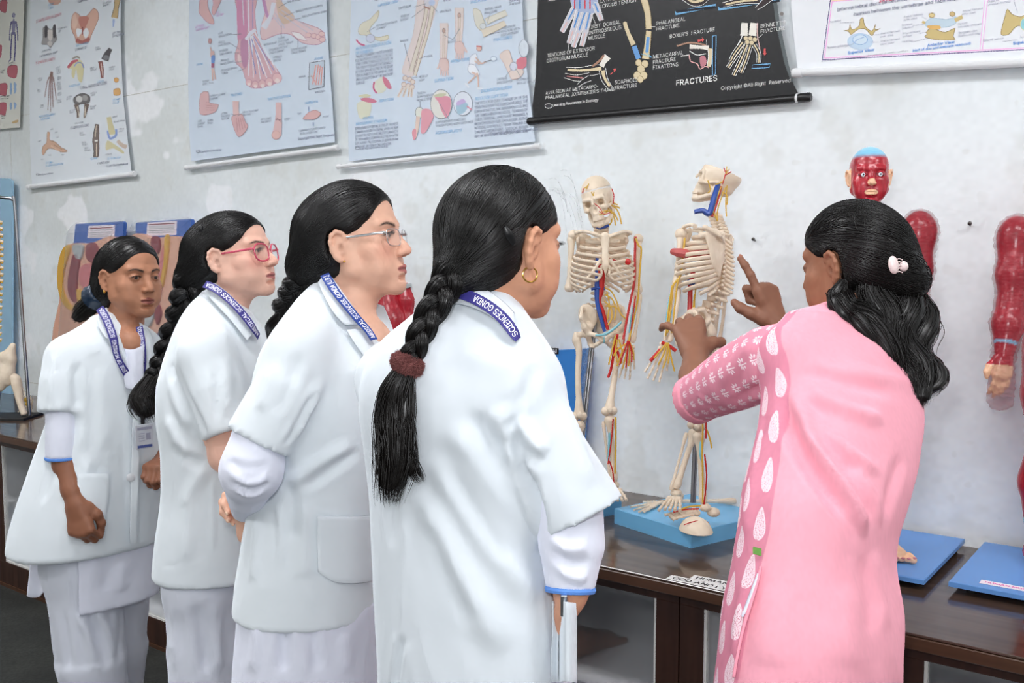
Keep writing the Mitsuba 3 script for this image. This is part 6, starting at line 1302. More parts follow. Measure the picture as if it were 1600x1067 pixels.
for i in range(14):
    a = i / 14 * 2 * np.pi; b = a + .55; q0, q1 = c0 + (e1_ * math.cos(a) + e2_ * math.sin(a)) * .026 - ax_ * .012, c0 + (e1_ * math.cos(b) + e2_ * math.sin(b)) * .030 + ax_ * .012
    F.cone(q0, q1, .009, .011, k=.004)
g1.put('scrunchie', F.mesh(1), 'mat_scrunchie', h1, smooth=True, label='dark blue fabric scrunchie')
g1.put('earring', ellm(g1.out([A(.086, .004, -.031)])[0], (.0035, .0035, .005), sub=2), 'mat_gold')
g1.finish([([neck1, P(180, 660, 2.86), P(150, 850, 2.86)], [.055, .10, .10]), ([P(112, 565, 2.76), P(98, 660, 2.70)], [.045, .036]), ([P(236, 565, 2.94), P(264, 660, 2.96)], [.042, .034])] + legs_core(hipL, hipR, ft[0], ft[1]))
# ------------------------------------------------------------------ the woman in the pink kurta
DT, YT = 1.75, -142
tc = Person('woman in a pink kurta with a pale claw clip, pointing at a skeleton model', head_pose(1333, 420, 1.92, -142, -6, 0), skin=(150, 102, 78), lip=(130, 78, 70), brow=(24, 18, 16), arm_skin=(136, 94, 74))
rT, fT = facing(YT)
neckT = P(1318, 520, 1.90)
RT_ = [(492, 1240, 1345, 1.90), (515, 1212, 1392, 1.885), (550, 1196, 1425, 1.86), (600, 1188, 1446, 1.83), (650, 1184, 1451, 1.79), (700, 1174, 1446, 1.75), (750, 1158, 1436, 1.71), (800, 1151, 1421, 1.69), (850, 1146, 1404, 1.67), (900, 1136, 1404, 1.65), (950, 1123, 1417, 1.63), (1000, 1118, 1421, 1.62), (1067, 1110, 1414, 1.61), (1300, 1104, 1420, 1.60)]
rows = rows_of(RT_, DT, YT, .66)
F = coat_field(rows, YT, .0068)
sL, eL = P(1232, 556, 1.80), P(1100, 618, 2.0); sR = P(1372, 560, 2.02)
F.cone(P(1300, 515, 1.89), sL + A(0, 0, .004), .05, .055, k=.05); F.cone(P(1330, 515, 1.92), sR, .05, .055, k=.05)
F.polycone([sR, P(1300, 650, 2.12), P(1262, 640, 2.17)], [.055, .052, .05], k=.03)
body_f = F
kurta = F.mesh(2)
strokes(kurta, [([(1235, 580), (1250, 660), (1300, 740), (1340, 800), (1360, 850)], .013, .019), ([(1222, 600), (1235, 680), (1280, 750), (1330, 830)], .012, -.015), ([(1250, 600), (1320, 640), (1400, 660)], .014, .011), ([(1240, 570), (1320, 600), (1420, 615)], .014, -.009), ([(1240, 620), (1290, 680), (1350, 720), (1385, 745)], .012, .012),
    ([(1330, 720), (1365, 770), (1385, 830)], .016, .006), ([(1300, 700), (1350, 760), (1375, 820)], .014, -.006), ([(1420, 700), (1395, 760), (1380, 830)], .014, -.007), ([(1360, 850), (1385, 920), (1390, 1000)], .018, .006), ([(1345, 850), (1362, 930), (1365, 1010)], .016, -.006), ([(1180, 700), (1165, 780), (1160, 850)], .014, .006), ([(1165, 880), (1150, 960), (1140, 1050)], .012, .006),
    ([(1215, 900), (1205, 980), (1200, 1060)], .03, .005), ([(1300, 560), (1380, 590), (1440, 600)], .016, .004), ([(1320, 900), (1330, 980), (1325, 1060)], .04, .005), ([(1195, 640), (1180, 690)], .01, -.008), ([(1240, 500), (1228, 560), (1226, 620)], .007, -.005)])
crumple(kurta, .0035, 12, .8)
# the printed side panel and its motif: uv = (distance along the width, height)
v = np.array(kurta.vertices); pr = proj(v)
edge = np.interp(v[:, 2], *zip(*sorted([(P(x, y, d)[2], x) for x, y, d in ((1232, 600, 1.80), (1225, 660, 1.77), (1214, 720, 1.74), (1205, 780, 1.71), (1200, 830, 1.69), (1188, 880, 1.67), (1170, 950, 1.65), (1150, 1067, 1.62), (1140, 1300, 1.6))])))
def side_u(vv):   # signed distance from the panel's seam, along the kurta's own right axis
    c = np.interp(vv[:, 2], [r[0] for r in sorted(rows)], [r[1] for r in sorted(rows)]), np.interp(vv[:, 2], [r[0] for r in sorted(rows)], [r[2] for r in sorted(rows)])
    return np.arctan2((vv[:, 0] - c[0]) * fT[0] + (vv[:, 1] - c[1]) * fT[1], (vv[:, 0] - c[0]) * rT[0] + (vv[:, 1] - c[1]) * rT[1])
ang = side_u(v)
n_k = vnormals(kurta)
seam = []
for x, y, d in ((1232, 600, 1.80), (1225, 660, 1.77), (1214, 720, 1.74), (1205, 780, 1.71), (1200, 830, 1.69), (1188, 880, 1.67), (1170, 950, 1.65), (1150, 1067, 1.62)):
    q = stick(v, n_k, (x, y)); seam.append((q[2], side_u(q[None])[0] % (2 * np.pi)))
seam = sorted(seam); sa = np.interp(v[:, 2], [s_[0] for s_ in seam], [s_[1] for s_ in seam])
rel = ((sa - ang % (2 * np.pi)) + np.pi) % (2 * np.pi) - np.pi
uv_k = np.stack([rel * .15, v[:, 2]], 1)   # u > 0 : on the printed side
def leaf_print(u, w):
    """rows of dotted leaf motifs, points up"""
    sx, sy = .034, .072; col_ = dr.floor(u / sx); w2 = w + .5 * sy * (col_ - 2 * dr.floor(col_ / 2)); x, y = (u / sx - col_ - .5) * sx, (w2 / sy - dr.floor(w2 / sy) - .5) * sy
    t = dr.clip((y + .026) / .052, 0, 1); wd = .0115 * dr.sqrt(dr.maximum(t * (1 - t) * 4, 0)) * (1.25 - .7 * t)
    inside = sm(0, .0015, wd - dr.abs(x)) * sm(0, .002, .026 - dr.abs(y))
    f, s_, r_ = mikit.voronoi(u * 620, w * 620)
    rim = sm(.004, .002, wd - dr.abs(x))
    return inside * dr.maximum(sm(.72, .40, f), rim * .55)
PINK, PINK_D, WHT = [228, 156, 172], [207, 128, 150], [240, 224, 230]
def kurta_col(p, n, uv):
    u, w = uv.x, uv.y; on = sm(-.0015, .0015, u) * sm(.215, .205, u)
    weave = mikit.noise(p.x * 220, p.y * 220, p.z * 60) * .07 + mikit.fbm(p.x * 8, p.y * 8, p.z * 8, 3) * .08
    c = mikit.mix(R(PINK), R(PINK_D), on)
    return mikit.mix(c, R(WHT), on * leaf_print(u, w) * .85) * (.93 + weave)
mat('kurta', kurta_col, .8, cloth_bump, .0008, sheen=.3)
kk_ = tc.put('kurta', kurta, 'mat_kurta', uv=uv_k)
# the printed left sleeve, turned up at the cuff
cuffL = P(1086, 624, 2.03)
Fs = Field(*around([sL, cuffL, P(1250, 520, 1.82)], .14), .0058)
ns = nrm(FWD + A(0, 0, -.1))
Fs.polycone([P(1252, 556, 1.825), P(1200, 566, 1.85), P(1150, 590, 1.91), cuffL], [.070, .070, .066, .050], k=.0, n=ns, q=.9)
g_ = nrm(cuffL - P(1150, 590, 1.91)); Fs.frus(cuffL - g_ * .035, cuffL + g_ * .03, .032, .043, .003, 'cut', n=ns, q=.9)
sl = Fs.mesh(2)
strokes(sl, [([(1245, 600), (1200, 618), (1160, 628)], .012, .009), ([(1240, 585), (1190, 605), (1130, 640)], .010, -.008), ([(1130, 640), (1100, 632), (1080, 612)], .007, .006), ([(1200, 520), (1150, 560), (1110, 610)], .02, .006), ([(1110, 575), (1098, 605), (1112, 640)], .005, -.006), ([(1170, 540), (1150, 590), (1150, 630)], .014, -.005)])
vs = np.array(sl.vertices); ax0, ax1 = P(1252, 556, 1.825), cuffL; ga = nrm(ax1 - ax0); e1 = nrm(np.cross(ga, A(0, 0, 1))); e2 = np.cross(e1, ga); q = vs - ax0
uv_s = np.stack([q @ ga, np.arctan2(q @ e1, q @ e2) * .064], 1)
def flower(u, w):
    """a sprig: round petals on a short stem, in offset rows"""
    sx = sy = .0265; r_ = dr.floor(w / sy); u2 = u + .5 * sx * (r_ - 2 * dr.floor(r_ / 2)); x, y = (u2 / sx - dr.floor(u2 / sx) - .5) * sx, (w / sy - r_ - .5) * sy
    m = mi.Float(0)
    for a in (0, 40, 80, -40, -80, 125, -125):
        c, s_ = math.cos(math.radians(a)), math.sin(math.radians(a)); px, py = .0056 * c, .0056 * s_ + .0006
        dx, dy = x - px, y - py; du, dv = dx * c + dy * s_, -dx * s_ + dy * c
        m = dr.maximum(m, sm(1.25, .75, dr.sqrt(dr.square(du / .0026) + dr.square(dv / .0014))))
    m = dr.maximum(m, sm(.0011, .0005, dr.abs(y)) * sm(.0085, .0078, dr.abs(x + .0015)))
    return m
def sleeve_col(p, n, uv):
    weave = mikit.noise(p.x * 220, p.y * 220, p.z * 60) * .07 + mikit.fbm(p.x * 8, p.y * 8, p.z * 8, 3) * .08
    on = sm(.0, .0015, uv.x - .012) * sm(.0, .002, .268 - uv.x)
    return mikit.mix(mikit.mix(R(PINK), R(PINK_D), on * .75), R(WHT), flower(uv.x, uv.y) * on * .9) * (.93 + weave)
mat('kurta_sleeve', sleeve_col, .8, cloth_bump, .0008, sheen=.3)
ks_ = tc.put('kurta_sleeve', sl, 'mat_kurta_sleeve', kk_, uv=uv_s)
cu = trimesh.Trimesh(*[np.array(x) for x in (lathe([(0, .0485), (.25, .0535), (.75, .0545), (1, .048)], cuffL - g_ * .016, cuffL + g_ * .012, 40).vertices, lathe([(0, .0485), (.25, .0535), (.75, .0545), (1, .048)], cuffL - g_ * .016, cuffL + g_ * .012, 40).faces)], process=False)
mat('kurta_plain', [232, 150, 168], .8, cloth_bump, .0008, sheen=.3)
Fc = Field(*around([cuffL], .1), .005); Fc.frus(cuffL - g_ * .018, cuffL + g_ * .012, .0545, .0525, .004, n=ns, q=.9); Fc.frus(cuffL - g_ * .03, cuffL + g_ * .03, .040, .044, .003, 'cut', n=ns, q=.9)
tc.put('turned_cuff', strokes(Fc.mesh(2), [([(1075, 590), (1070, 615), (1085, 640)], .005, .004)]), 'mat_kurta_plain', ks_, smooth=True)
# side slit with its green tag, a fold of the lining showing
tg, tn = onto(kurta, [(1185, 862)], .004); mat('green_tag', [120, 176, 84], .6)
tag_m = box(-.0075, .0075, -.001, .001, -.006, .006); fx = nrm(np.cross(A(0, 0, 1), tn[0])); tag_m.vertices = np.array(tag_m.vertices) @ np.stack([fx, tn[0], A(0, 0, 1)]) + tg[0]
tc.put('side_tag', tag_m, 'mat_green_tag', kk_, smooth=False, label='small green tag at the side slit')
px_sheet(tc, kurta, 'lining', [(1186, 893), (1178, 915), (1168, 940), (1157, 968)], [(1189, 894), (1186, 917), (1177, 944), (1160, 970)], .004, .003, kk_, 'mat_kameez', .002)
px_sheet(tc, kurta, 'slit_edge', [(1190, 880), (1186, 900), (1172, 940), (1158, 980), (1150, 1040), (1146, 1066)], [(1194, 880), (1192, 903), (1180, 944), (1164, 984), (1155, 1040), (1151, 1066)], .005, .003, kk_, 'mat_kurta_plain', .003)
# head and hair: half-up in a claw clip, the rest falling in waves
tc.head(neckT, look=(0, 1, -.2))
FT = hair_cap(grow=.004, low=-.06, extra=[((0, -.06, .02), (.02, -.10, -.03), .06, .045, .04)])
tieT = tc.local(P(1412, 412, 1.90)) + A(0, .015, 0)
tieL = A(.0, -.085, -.06)
st = [combed(FT, PARTING + HAIRLINE[6:], tieT, 1500, 20, 43, bend=1.6), combed(FT, PARTING + HAIRLINE[:7], tieT, 900, 20, 47, bend=1.2), combed(FT, HAIRLINE[:6], tieL, 500, 16, 44, bend=.7), combed(FT, HAIRLINE, tieT, 700, 18, 74, bend=.35), combed(FT, HAIRLINE2, tieT, 700, 20, 54, bend=.8), combed(FT, HAIRLINE2[:6], tieT, 1100, 24, 61, bend=2.4, bmin=.35), combed(FT, HAIRLINE[:5], tieT, 700, 24, 62, bend=3.2, bmin=.6), combed(FT, SIDES, tieL, 500, 14, 45, bend=.3)]
hT = tc.hair([FT.mesh(1)] + st, tint=(10, 8, 8))
def fall(pts, rad, n, seed, wave=.012, waves=2.2, r=.0011): return lock(pts, rad, n, 40, seed, r, wave, waves, flat=.6, ref=-FWD, frizz=.22)
locks = [fall([P(1395, 400, 1.875), P(1405, 450, 1.85), P(1408, 510, 1.83), P(1425, 570, 1.80), P(1438, 640, 1.78)], [.03, .042, .042, .036, .014], 420, 51),
    fall([P(1360, 420, 1.86), P(1375, 470, 1.835), P(1398, 530, 1.82), P(1425, 590, 1.79), P(1448, 632, 1.775)], [.03, .040, .036, .030, .010], 380, 52, .010),
    fall([P(1310, 455, 1.86), P(1325, 480, 1.825), P(1358, 505, 1.82), P(1400, 550, 1.80), P(1420, 600, 1.785)], [.026, .032, .032, .026, .010], 320, 53, .008, 1.6),
    fall([P(1415, 420, 1.89), P(1432, 470, 1.86), P(1440, 530, 1.83), P(1452, 580, 1.80), P(1440, 625, 1.79)], [.02, .028, .03, .026, .010], 280, 54, .014),
    fall([P(1318, 438, 1.85), P(1312, 462, 1.84), P(1322, 484, 1.825), P(1345, 505, 1.815), P(1385, 538, 1.80)], [.008, .018, .022, .022, .012], 180, 55, .006, 1.4)]
tc.hair(locks, 'loose_hair', (10, 8, 8), False, hT)
# claw clip
dC = on_hair(tc, FT, 1398, 414, 0); dC = proj(dC[None])[0, 2] - .022; print('clip depth', dC)
mat('clip', [226, 206, 204], .25, specular=.6)
def clip_piece(c, sx, sz, tilt):
    F = Field(c - .05, c + .05, .002); a = math.radians(tilt); x_, z_ = RGT * math.cos(a) + UPV * math.sin(a), -RGT * math.sin(a) + UPV * math.cos(a); y_ = nrm(FWD)
    F.ell(c, (sx, .007, sz), np.stack([x_, y_, z_], 1), k=0); F.ell(c + y_ * .009, (sx * 1.1, .009, sz * .8), np.stack([x_, y_, z_], 1), .002, 'cut')
    return F.mesh(1)
ck = tc.put('claw_clip', clip_piece(P(1396, 414, dC), .0095, .0175, 8), 'mat_clip', hT, smooth=True, label='pale pink plastic claw clip')
tc.put('claw', clip_piece(P(1412, 416, dC + .004), .0085, .010, 8), 'mat_clip', ck, smooth=True)
tc.put('spring', cat(*[tube([P(1399, y, dC + .002), P(1405, y - 2, dC - .003), P(1410, y, dC + .002)], .0012, 6, 8) for y in (406, 411, 416, 421, 426)]), 'mat_clip', ck)
# left arm: forearm out of the cuff, hand closed on the skeleton
wL = P(1087, 553, 2.20)
tc.arm([P(1150, 600, 1.92), P(1093, 628, 2.03), P(1086, 588, 2.12), wL], [.042, .038, .034, .027], dict(wrist=wL, dirn=P(1072, 492, 2.27) - wL, palm=FWD + RGT * .1 - A(0, 0, .15), side=-1, curls=[(40, 70, 45), (38, 75, 45), (40, 75, 45), (24, 30, 20)], thumb=[(.018, .026, .008), (.032, .046, .012), (.042, .064, .030), (.05, .070, .052)], sc=1.04, fans=[.12, .02, -.14, -.8]))
# right hand pointing up
wR = P(1212, 506, 2.30)
tc.arm([P(1262, 640, 2.17), P(1222, 570, 2.26), wR], [.038, .033, .026], dict(wrist=wR, dirn=P(1196, 455, 2.30) - wR, palm=FWD * .80 - RGT * .60, side=1, curls=[(4, 8, 5), (80, 98, 60), (82, 98, 60), (84, 98, 60)], thumb=[(.02, .026, .010), (.040, .044, .022), (.058, .055, .036), (.074, .056, .048)], sc=1.06))
# legs
hipL, hipR = P(1215, 1000, 1.60), P(1300, 1000, 1.66); ft = [A(*(P(1200, 1000, 1.60)[:2]), 0), A(*(P(1310, 1000, 1.68)[:2]), 0)]
mat('leggings', [222, 196, 204], .8)
trousers(tc, (hipL, hipR), ft, .07, .05); tc.shoes(ft, YT)
tc.finish([([neckT, P(1310, 700, 1.76), P(1270, 950, 1.64)], [.055, .10, .10]), ([P(1240, 560, 1.82), P(1150, 595, 1.92), P(1093, 628, 2.03)], [.042, .04, .038]), ([sR, P(1300, 650, 2.12), P(1262, 640, 2.17)], [.042, .038, .036])] + legs_core(hipL, hipR, ft[0], ft[1]))
# ------------------------------------------------------------------ teaching models on the worktop
def bone_col(p, n, uv):
    return mikit.mix(R([214, 196, 172]), R([232, 218, 198]), mikit.fbm(p.x * 30, p.y * 30, p.z * 30, 3))
mat('bone', bone_col, .4, specular=.4)
mat('bone_dark', [150, 132, 112], .5)
mat('cartilage', [226, 224, 220], .4)
mat('artery', [188, 40, 38], .3, specular=.5); mat('vein', [44, 78, 158], .3, specular=.5); mat('nerve', [206, 166, 62], .4); mat('ligament', [126, 186, 198], .4); mat('disc_red', [186, 86, 84], .5)
mat('steel', [150, 152, 156], .22, metallic=1.)
mat('base_blue', [112, 178, 220], .35, specular=.5); mat('board_blue', [92, 142, 204], .35, specular=.5)
mat('rubber', [16, 16, 17], .6)
def bone(a, b, r, e0=1.7, e1=1.7, bend=None, sides=12):
    a, b = np.asarray(a, float), np.asarray(b, float); t = np.array([0, .04, .09, .16, .28, .5, .72, .84, .91, .96, 1.]); rr = r * np.array([e0 * .62, e0 * .95, e0, 1 + (e0 - 1) * .45, 1.08, 1, 1.08, 1 + (e1 - 1) * .45, e1, e1 * .95, e1 * .62])
    p = a + (b - a) * t[:, None]
    if bend is not None: p = p + np.asarray(bend) * np.sin(np.pi * t)[:, None]
    return tube(p, rr, sides)
def skull_field(cap_off=False):
    F = Field((-.09, -.11, -.11), (.09, .115, .135), .0026)
    F.ell((0, -.006, .042), (.070, .090, .080), k=0); F.ell((0, .035, .01), (.052, .05, .06), k=.02); F.ell((0, -.03, -.02), (.045, .045, .03), k=.02)
    F.ell((0, .058, -.035), (.029, .032, .034), k=.012); F.ell((0, .066, -.058), (.0265, .026, .012), k=.008)
    for s in (-1, 1):
        F.cone((s * .012, .086, .028), (s * .045, .070, .030), .008, .008, k=.008); F.chain([(s * .042, .070, -.018), (s * .060, .044, -.016), (s * .067, .012, -.008), (s * .064, -.01, -.004)], [.011, .007, .0055, .006], k=.006); F.cone((s * .049, .068, .026), (s * .051, .064, -.012), .006, .007, k=.005)
        F.ell((s * .031, .086, .008), (.0185, .028, .0165), k=.002, op='cut'); F.ell((s * .029, .058, .007), (.013, .03, .012), k=.003, op='cut'); F.ell((s * .074, .046, .008), (.017, .026, .026), k=.008, op='cut'); F.cone((s * .056, -.018, -.022), (s * .054, -.012, -.044), .012, .007, k=.006)
    F.ell((0, .094, -.022), (.0105, .016, .016), k=.003, op='cut'); F.cone((0, .090, .022), (0, .098, .004), .006, .0055, k=.005)
    for i in range(10):
        a = (i - 4.5) * .27; F.ell((math.sin(a) * .0265, .062 + math.cos(a) * .028, -.067), (.0042, .0042, .007), k=.0015)
    return F
SKULL = skull_field()
def skull_parts(cap):
    """(skull below the saw cut, cap or None, mandible, white rim), in head coordinates"""
    low = Field.__new__(Field); low.__dict__.update(SKULL.__dict__); low.V = SKULL.V.copy(); cn, cp = nrm(A(0, -.10, 1)), A(0, 0, .058)
    low.half(cp, cn); low.ell((0, -.006, .044), (.0655, .0855, .075), k=.001, op='cut') if not cap else None
    out = {'skull': low.mesh(1)}
    if cap:
        hi = Field.__new__(Field); hi.__dict__.update(SKULL.__dict__); hi.V = SKULL.V.copy(); hi.half(cp + cn * .003, -cn); m = hi.mesh(1); m.vertices = np.array(m.vertices) @ rot((1, 0, 0), -4).T + A(0, -.003, .006); out['skullcap'] = m
        a = np.linspace(0, 2 * np.pi, 41); out['cut_rim'] = tube(np.stack([.062 * np.cos(a), -.006 + .080 * np.sin(a), .0595 + .008 * np.sin(a)], 1), .0065, 8)
    F = Field((-.08, -.04, -.12), (.08, .11, .01), .0026)
    for s in (-1, 1):
        F.chain([(s * .056, .0, -.012), (s * .054, .006, -.06), (s * .03, .058, -.088), (0, .076, -.092)], [.0075, .010, .0105, .0125], k=.004); F.cone((s * .055, .014, -.03), (s * .053, .024, -.018), .006, .004, k=.004)
    F.cone((-.012, .074, -.088), (.012, .074, -.088), .012, .012, k=.006)
    for i in range(10):
        a = (i - 4.5) * .27; F.ell((math.sin(a) * .0255, .059 + math.cos(a) * .027, -.078), (.004, .004, .007), k=.002)
    out['mandible'] = F.mesh(1); return out
class Skeleton:
    """a skeleton model; local frame: x to its left, y forward, z up, one unit tall"""
    def __init__(s, label, hip, yaw, H, lean=0., wx=1.):
        s.k = thing('skeleton_model', label, 'skeleton model', 'skeleton models on the worktop'); r, f = facing(yaw); u = A(0, 0, 1)
        M = np.stack([-r * wx, f, u], 1); L = trimesh.transformations.rotation_matrix(math.radians(lean), FWD)[:3, :3]; s.M, s.H, s.o = L @ M, H, np.asarray(hip, float) - (L @ M) @ A(0, 0, .515) * H
    def __call__(s, *p):
        p = np.asarray(p[0] if len(p) == 1 else p, float); return p @ (s.M * s.H).T + s.o
    def put(s, name, m, b='mat_bone', local=True, smooth=40, parent=None):
        if local: m.vertices = s(np.array(m.vertices))
        m.fix_normals() if False else None
        return obj(name, m, b, parent or s.k, smooth=smooth)
    def skull(s, c, Rm, sc, cap):
        k0 = None
        for name, m in skull_parts(cap).items():
            m.vertices = np.array(m.vertices) * sc @ Rm.T + c; k = obj(name, m, 'mat_cartilage' if name == 'cut_rim' else 'mat_bone', s.k, smooth=True)
    def trunk(s, neck_shift=(0, 0)):
        # spine: a gentle S with 24 vertebrae
        zc = np.concatenate([np.linspace(.868, .818, 7), np.linspace(.806, .672, 12), np.linspace(.655, .580, 5)]); s.spine = []
        for i, z in enumerate(zc):
            y = -.030 - .018 * math.sin((z - .58) / .27 * math.pi * 1.1) + (.022 if z < .64 else 0) * (1 - (z - .58) / .06 if z < .64 else 0) + (.016 * (z - .82) / .05 if z > .82 else 0)
            r = (.0102 + .0095 * min(1, max(0, (.87 - z) / .28))); h = .0046 + .0062 * (.87 - z) / .3; x = neck_shift[0] * max(0, z - .8) / .07; s.spine.append(A(x, y, z))
            F = Field((x - .045, y - .06, z - .035), (x + .045, y + .03, z + .025), .0028)
            F.frus((x, y, z - h), (x, y, z + h), r, r, .003, n=A(0, 1, 0), q=.85); sp = .016 + (.012 if 7 <= i < 19 else .006); dn = .016 if 7 <= i < 19 else .005
            F.cone((x, y - r * .8, z), (x, y - r - sp, z - dn), .0064, .0046, k=.004)
            for sg in (-1, 1): F.cone((x + sg * r * .5, y - r * .9, z), (x + sg * (r + .012), y - r * 1.1 - (.006 if i < 19 else 0), z + .002), .0060, .0052, k=.004)
            s.put('vertebra', F.mesh(), smooth=True)
        s.put('intervertebral_discs', cat(*[lathe([(0, .0115), (1, .0115)], (a + b) / 2 + A(0, .001, .0035), (a + b) / 2 - A(0, -.001, .0035), 12) for a, b in zip(s.spine[9:-1], s.spine[10:])]), 'mat_cartilage')
        for i in range(12):
            v = s.spine[7 + i]; w = 1.14 * [.052, .068, .080, .088, .093, .096, .098, .098, .096, .090, .078, .060][i]; drop = [.010, .018, .026, .032, .038, .042, .046, .048, .048, .044, .036, .026][i]; fy = [.030, .042, .052, .058, .062, .064, .062, .058, .050, .036, .0, -.02][i]
            for sg in (-1, 1):
                th = np.linspace(0, 1, 15); pts = []
                for t in th:
                    a = math.pi * (.04 + t * [1.0, 1., 1., 1., 1., 1., .96, .90, .84, .74, .52, .40][i] * .93); x = sg * w * math.sin(a) ** .85 * (1 if a < math.pi / 2 else (1 - .0 * t)); y = v[1] - .012 + (fy - v[1] + .012) * (1 - math.cos(a)) / 2; z = v[2] - drop * t ** .9 * 1.15
                    if a < .5: x += sg * .006
                    pts.append((x, y, z))
                if i < 7: pts += [(sg * .014, fy + .002, pts[-1][2] + .004 + .002 * i)]
                s.put('rib', tube(pts, [.0038] * (len(pts) - 1) + [.0034], 8, 34, flat=1.5, ref=(0, 0, 1)))
        for sg in (-1, 1):   # joined cartilage of the lower ribs
            s.put('costal_cartilage', tube([(sg * .074, .040, .678), (sg * .058, .054, .690), (sg * .036, .062, .715), (sg * .016, .064, .745)], [.0036, .0046, .005, .0055], 8, 20))
        F = Field((-.03, .04, .68), (.03, .085, .83), .0024); n = A(0, 1, 0)
        F.cone((0, .048, .808), (0, .052, .785), .018, .013, .004, n=n, q=.42); F.cone((0, .054, .78), (0, .063, .725), .011, .0135, .003, n=n, q=.42); F.cone((0, .063, .72), (0, .064, .698), .006, .003, .004, n=n, q=.6); s.put('sternum', F.mesh(), smooth=True)
        for sg in (-1, 1):
            s.put('clavicle', tube([(sg * .014, .050, .812), (sg * .045, .052, .822), (sg * .075, .024, .828), (sg * .098, .004, .824)], [.0068, .0052, .005, .0062], 10, 24))
            F = Field((-.13, -.085, .66), (.13, .03, .85), .003); sx = lambda x: sg * (x - .011)
            tri = [A(sx(.096), -.022, .806), A(sx(.052), -.060, .812), A(sx(.060), -.064, .700), A(sx(.084), -.040, .772)]
            for a, b in ((0, 1), (1, 2), (2, 3), (0, 3)): F.cone(tri[a], tri[b], .0042, .0042, .003)
            F.cone(tri[1] * .5 + tri[3] * .5, tri[2] * .6 + tri[1] * .4, .016, .013, .01, n=nrm(A(sx(.5), -1, 0)), q=.2); F.cone(tri[0] * .6 + tri[1] * .4, tri[3] * .5 + tri[2] * .5, .018, .014, .01, n=nrm(A(sx(.5), -1, 0)), q=.2)
            F.chain([A(sx(.056), -.066, .790), A(sx(.080), -.058, .806), A(sx(.104), -.020, .824)], [.004, .0055, .007], .004); F.ell((sx(.096), -.012, .802), (.008, .009, .011), k=.004); F.cone((sx(.092), -.010, .812), (sx(.088), .012, .812), .004, .004, .004)
            s.put('scapula', F.mesh(1), smooth=True)
    def pelvis(s):
        for sg in (-1, 1):
            F = Field((-.11, -.07, .47), (.11, .07, .62), .003); a = lambda x, y, z: A(sg * x, y, z)
            F.ell(a(.050, -.012, .568), (.038, .008, .040), rot((0, 0, 1), -sg * 34) @ rot((1, 0, 0), -14), k=.0); F.chain([a(.026, -.044, .578), a(.046, -.030, .602), a(.072, -.002, .592), a(.078, .022, .566)], [.006, .006, .006, .006], .008)
            F.chain([a(.078, .022, .566), a(.064, .016, .535), a(.054, .004, .517)], [.006, .010, .015], .01); F.chain([a(.030, -.042, .570), a(.040, -.020, .54), a(.052, .004, .520)], [.008, .010, .012], .012)
            F.chain([a(.048, .012, .516), a(.028, .034, .512), a(.006, .040, .500)], [.008, .0065, .0085], .006); F.chain([a(.050, .0, .508), a(.040, -.012, .482), a(.034, .0, .474), a(.020, .022, .484), a(.006, .038, .494)], [.010, .009, .0085, .006, .007], .006); F.ell(a(.062, .004, .516), (.010, .012, .012), k=.003, op='cut')
            s.put('hip_bone', F.mesh(1), smooth=True)
        F = Field((-.05, -.08, .48), (.05, .02, .60), .003); F.cone((0, -.026, .572), (0, -.050, .535), .027, .018, .01, n=A(0, 1, .4), q=.5); F.cone((0, -.050, .535), (0, -.046, .505), .017, .006, .01, n=A(0, 1, 0), q=.5)
        for i in range(3):
            for sg in (-1, 1): F.ell((sg * .011, -.036 - i * .007, .560 - i * .016), (.003, .008, .003), k=.002, op='cut')
        s.put('sacrum', F.mesh(1), smooth=True); s.put('pubic_disc', ellm((0, .041, .498), (.0045, .007, .010), sub=2), 'mat_ligament')
    def arm_bones(s, sh, el, wr, H, hand=True, fingers=None, palm=None):
        side = nrm(np.cross(wr - el, FWD)); h = H
        s.put('humerus', cat(bone(sh, el, .0078 * h, 1.5, 1.75), ellm(sh + (el - sh) * .02, A(1, 1, 1) * .0165 * h, sub=2)), local=False)
        if wr is None: return
        s.put('ulna', bone(el - side * .006 * h + (el - wr) * .05, wr - side * .006 * h, .0046 * h, 1.9, 1.2), local=False); s.put('radius', bone(el + side * .007 * h, wr + side * .007 * h, .0048 * h, 1.35, 1.75, bend=side * .004 * h), local=False)
        if hand:
            g = fingers; k = s.put('carpals', cat(*[ellm(wr + nrm(g) * (.012 + .011 * (i // 4)) * h + side * ((i % 4) - 1.5) * .0075 * h, A(1, 1, 1) * .0062 * h, sub=1) for i in range(8)]), local=False)
            for i in range(5):
                off = (i - 2) * .0068; d = nrm(nrm(g) + side * (i - 2) * .11); p = wr + nrm(g) * .028 * h + side * off * h; Ls = [.034, .024, .016, .012] if i not in (0, 4) else ([.022, .017, .013] if i == 4 else [.03, .019, .013, .010])
                ms = []
                for L in Ls: q = p + d * L * h; ms.append(bone(p, q, .0026 * h, 1.5, 1.5, sides=8)); p = q; d = nrm(d + nrm(FWD) * .12)
                s.put('finger_bones', cat(*ms), local=False, parent=k)
    def leg_bones(s, hip, kn, an, H, toes=None, lat=None, patella=True, foot=True, sg=1):
        h = H; out_ = s.M @ A(sg, 0, 0); tro = hip + out_ * .034 * h - A(0, 0, .010) * h; fw = -FWD if lat is None else lat; side = nrm(np.cross(an - kn, fw)); inn = side
        s.put('femur', cat(tube([tro + A(0, 0, .012) * h, tro - A(0, 0, .012) * h, tro + (kn - tro) * .2 - out_ * .006 * h, tro + (kn - tro) * .5, tro + (kn - tro) * .8, kn], np.array([.008, .0145, .0098, .0088, .0095, .017]) * h, 12, 28), tube([hip, (hip + tro) / 2, tro], np.array([.0105, .0092, .012]) * h, 10), ellm(hip, A(1, 1, 1) * .0165 * h, sub=2)), local=False)
        for q in (-1, 1): pass
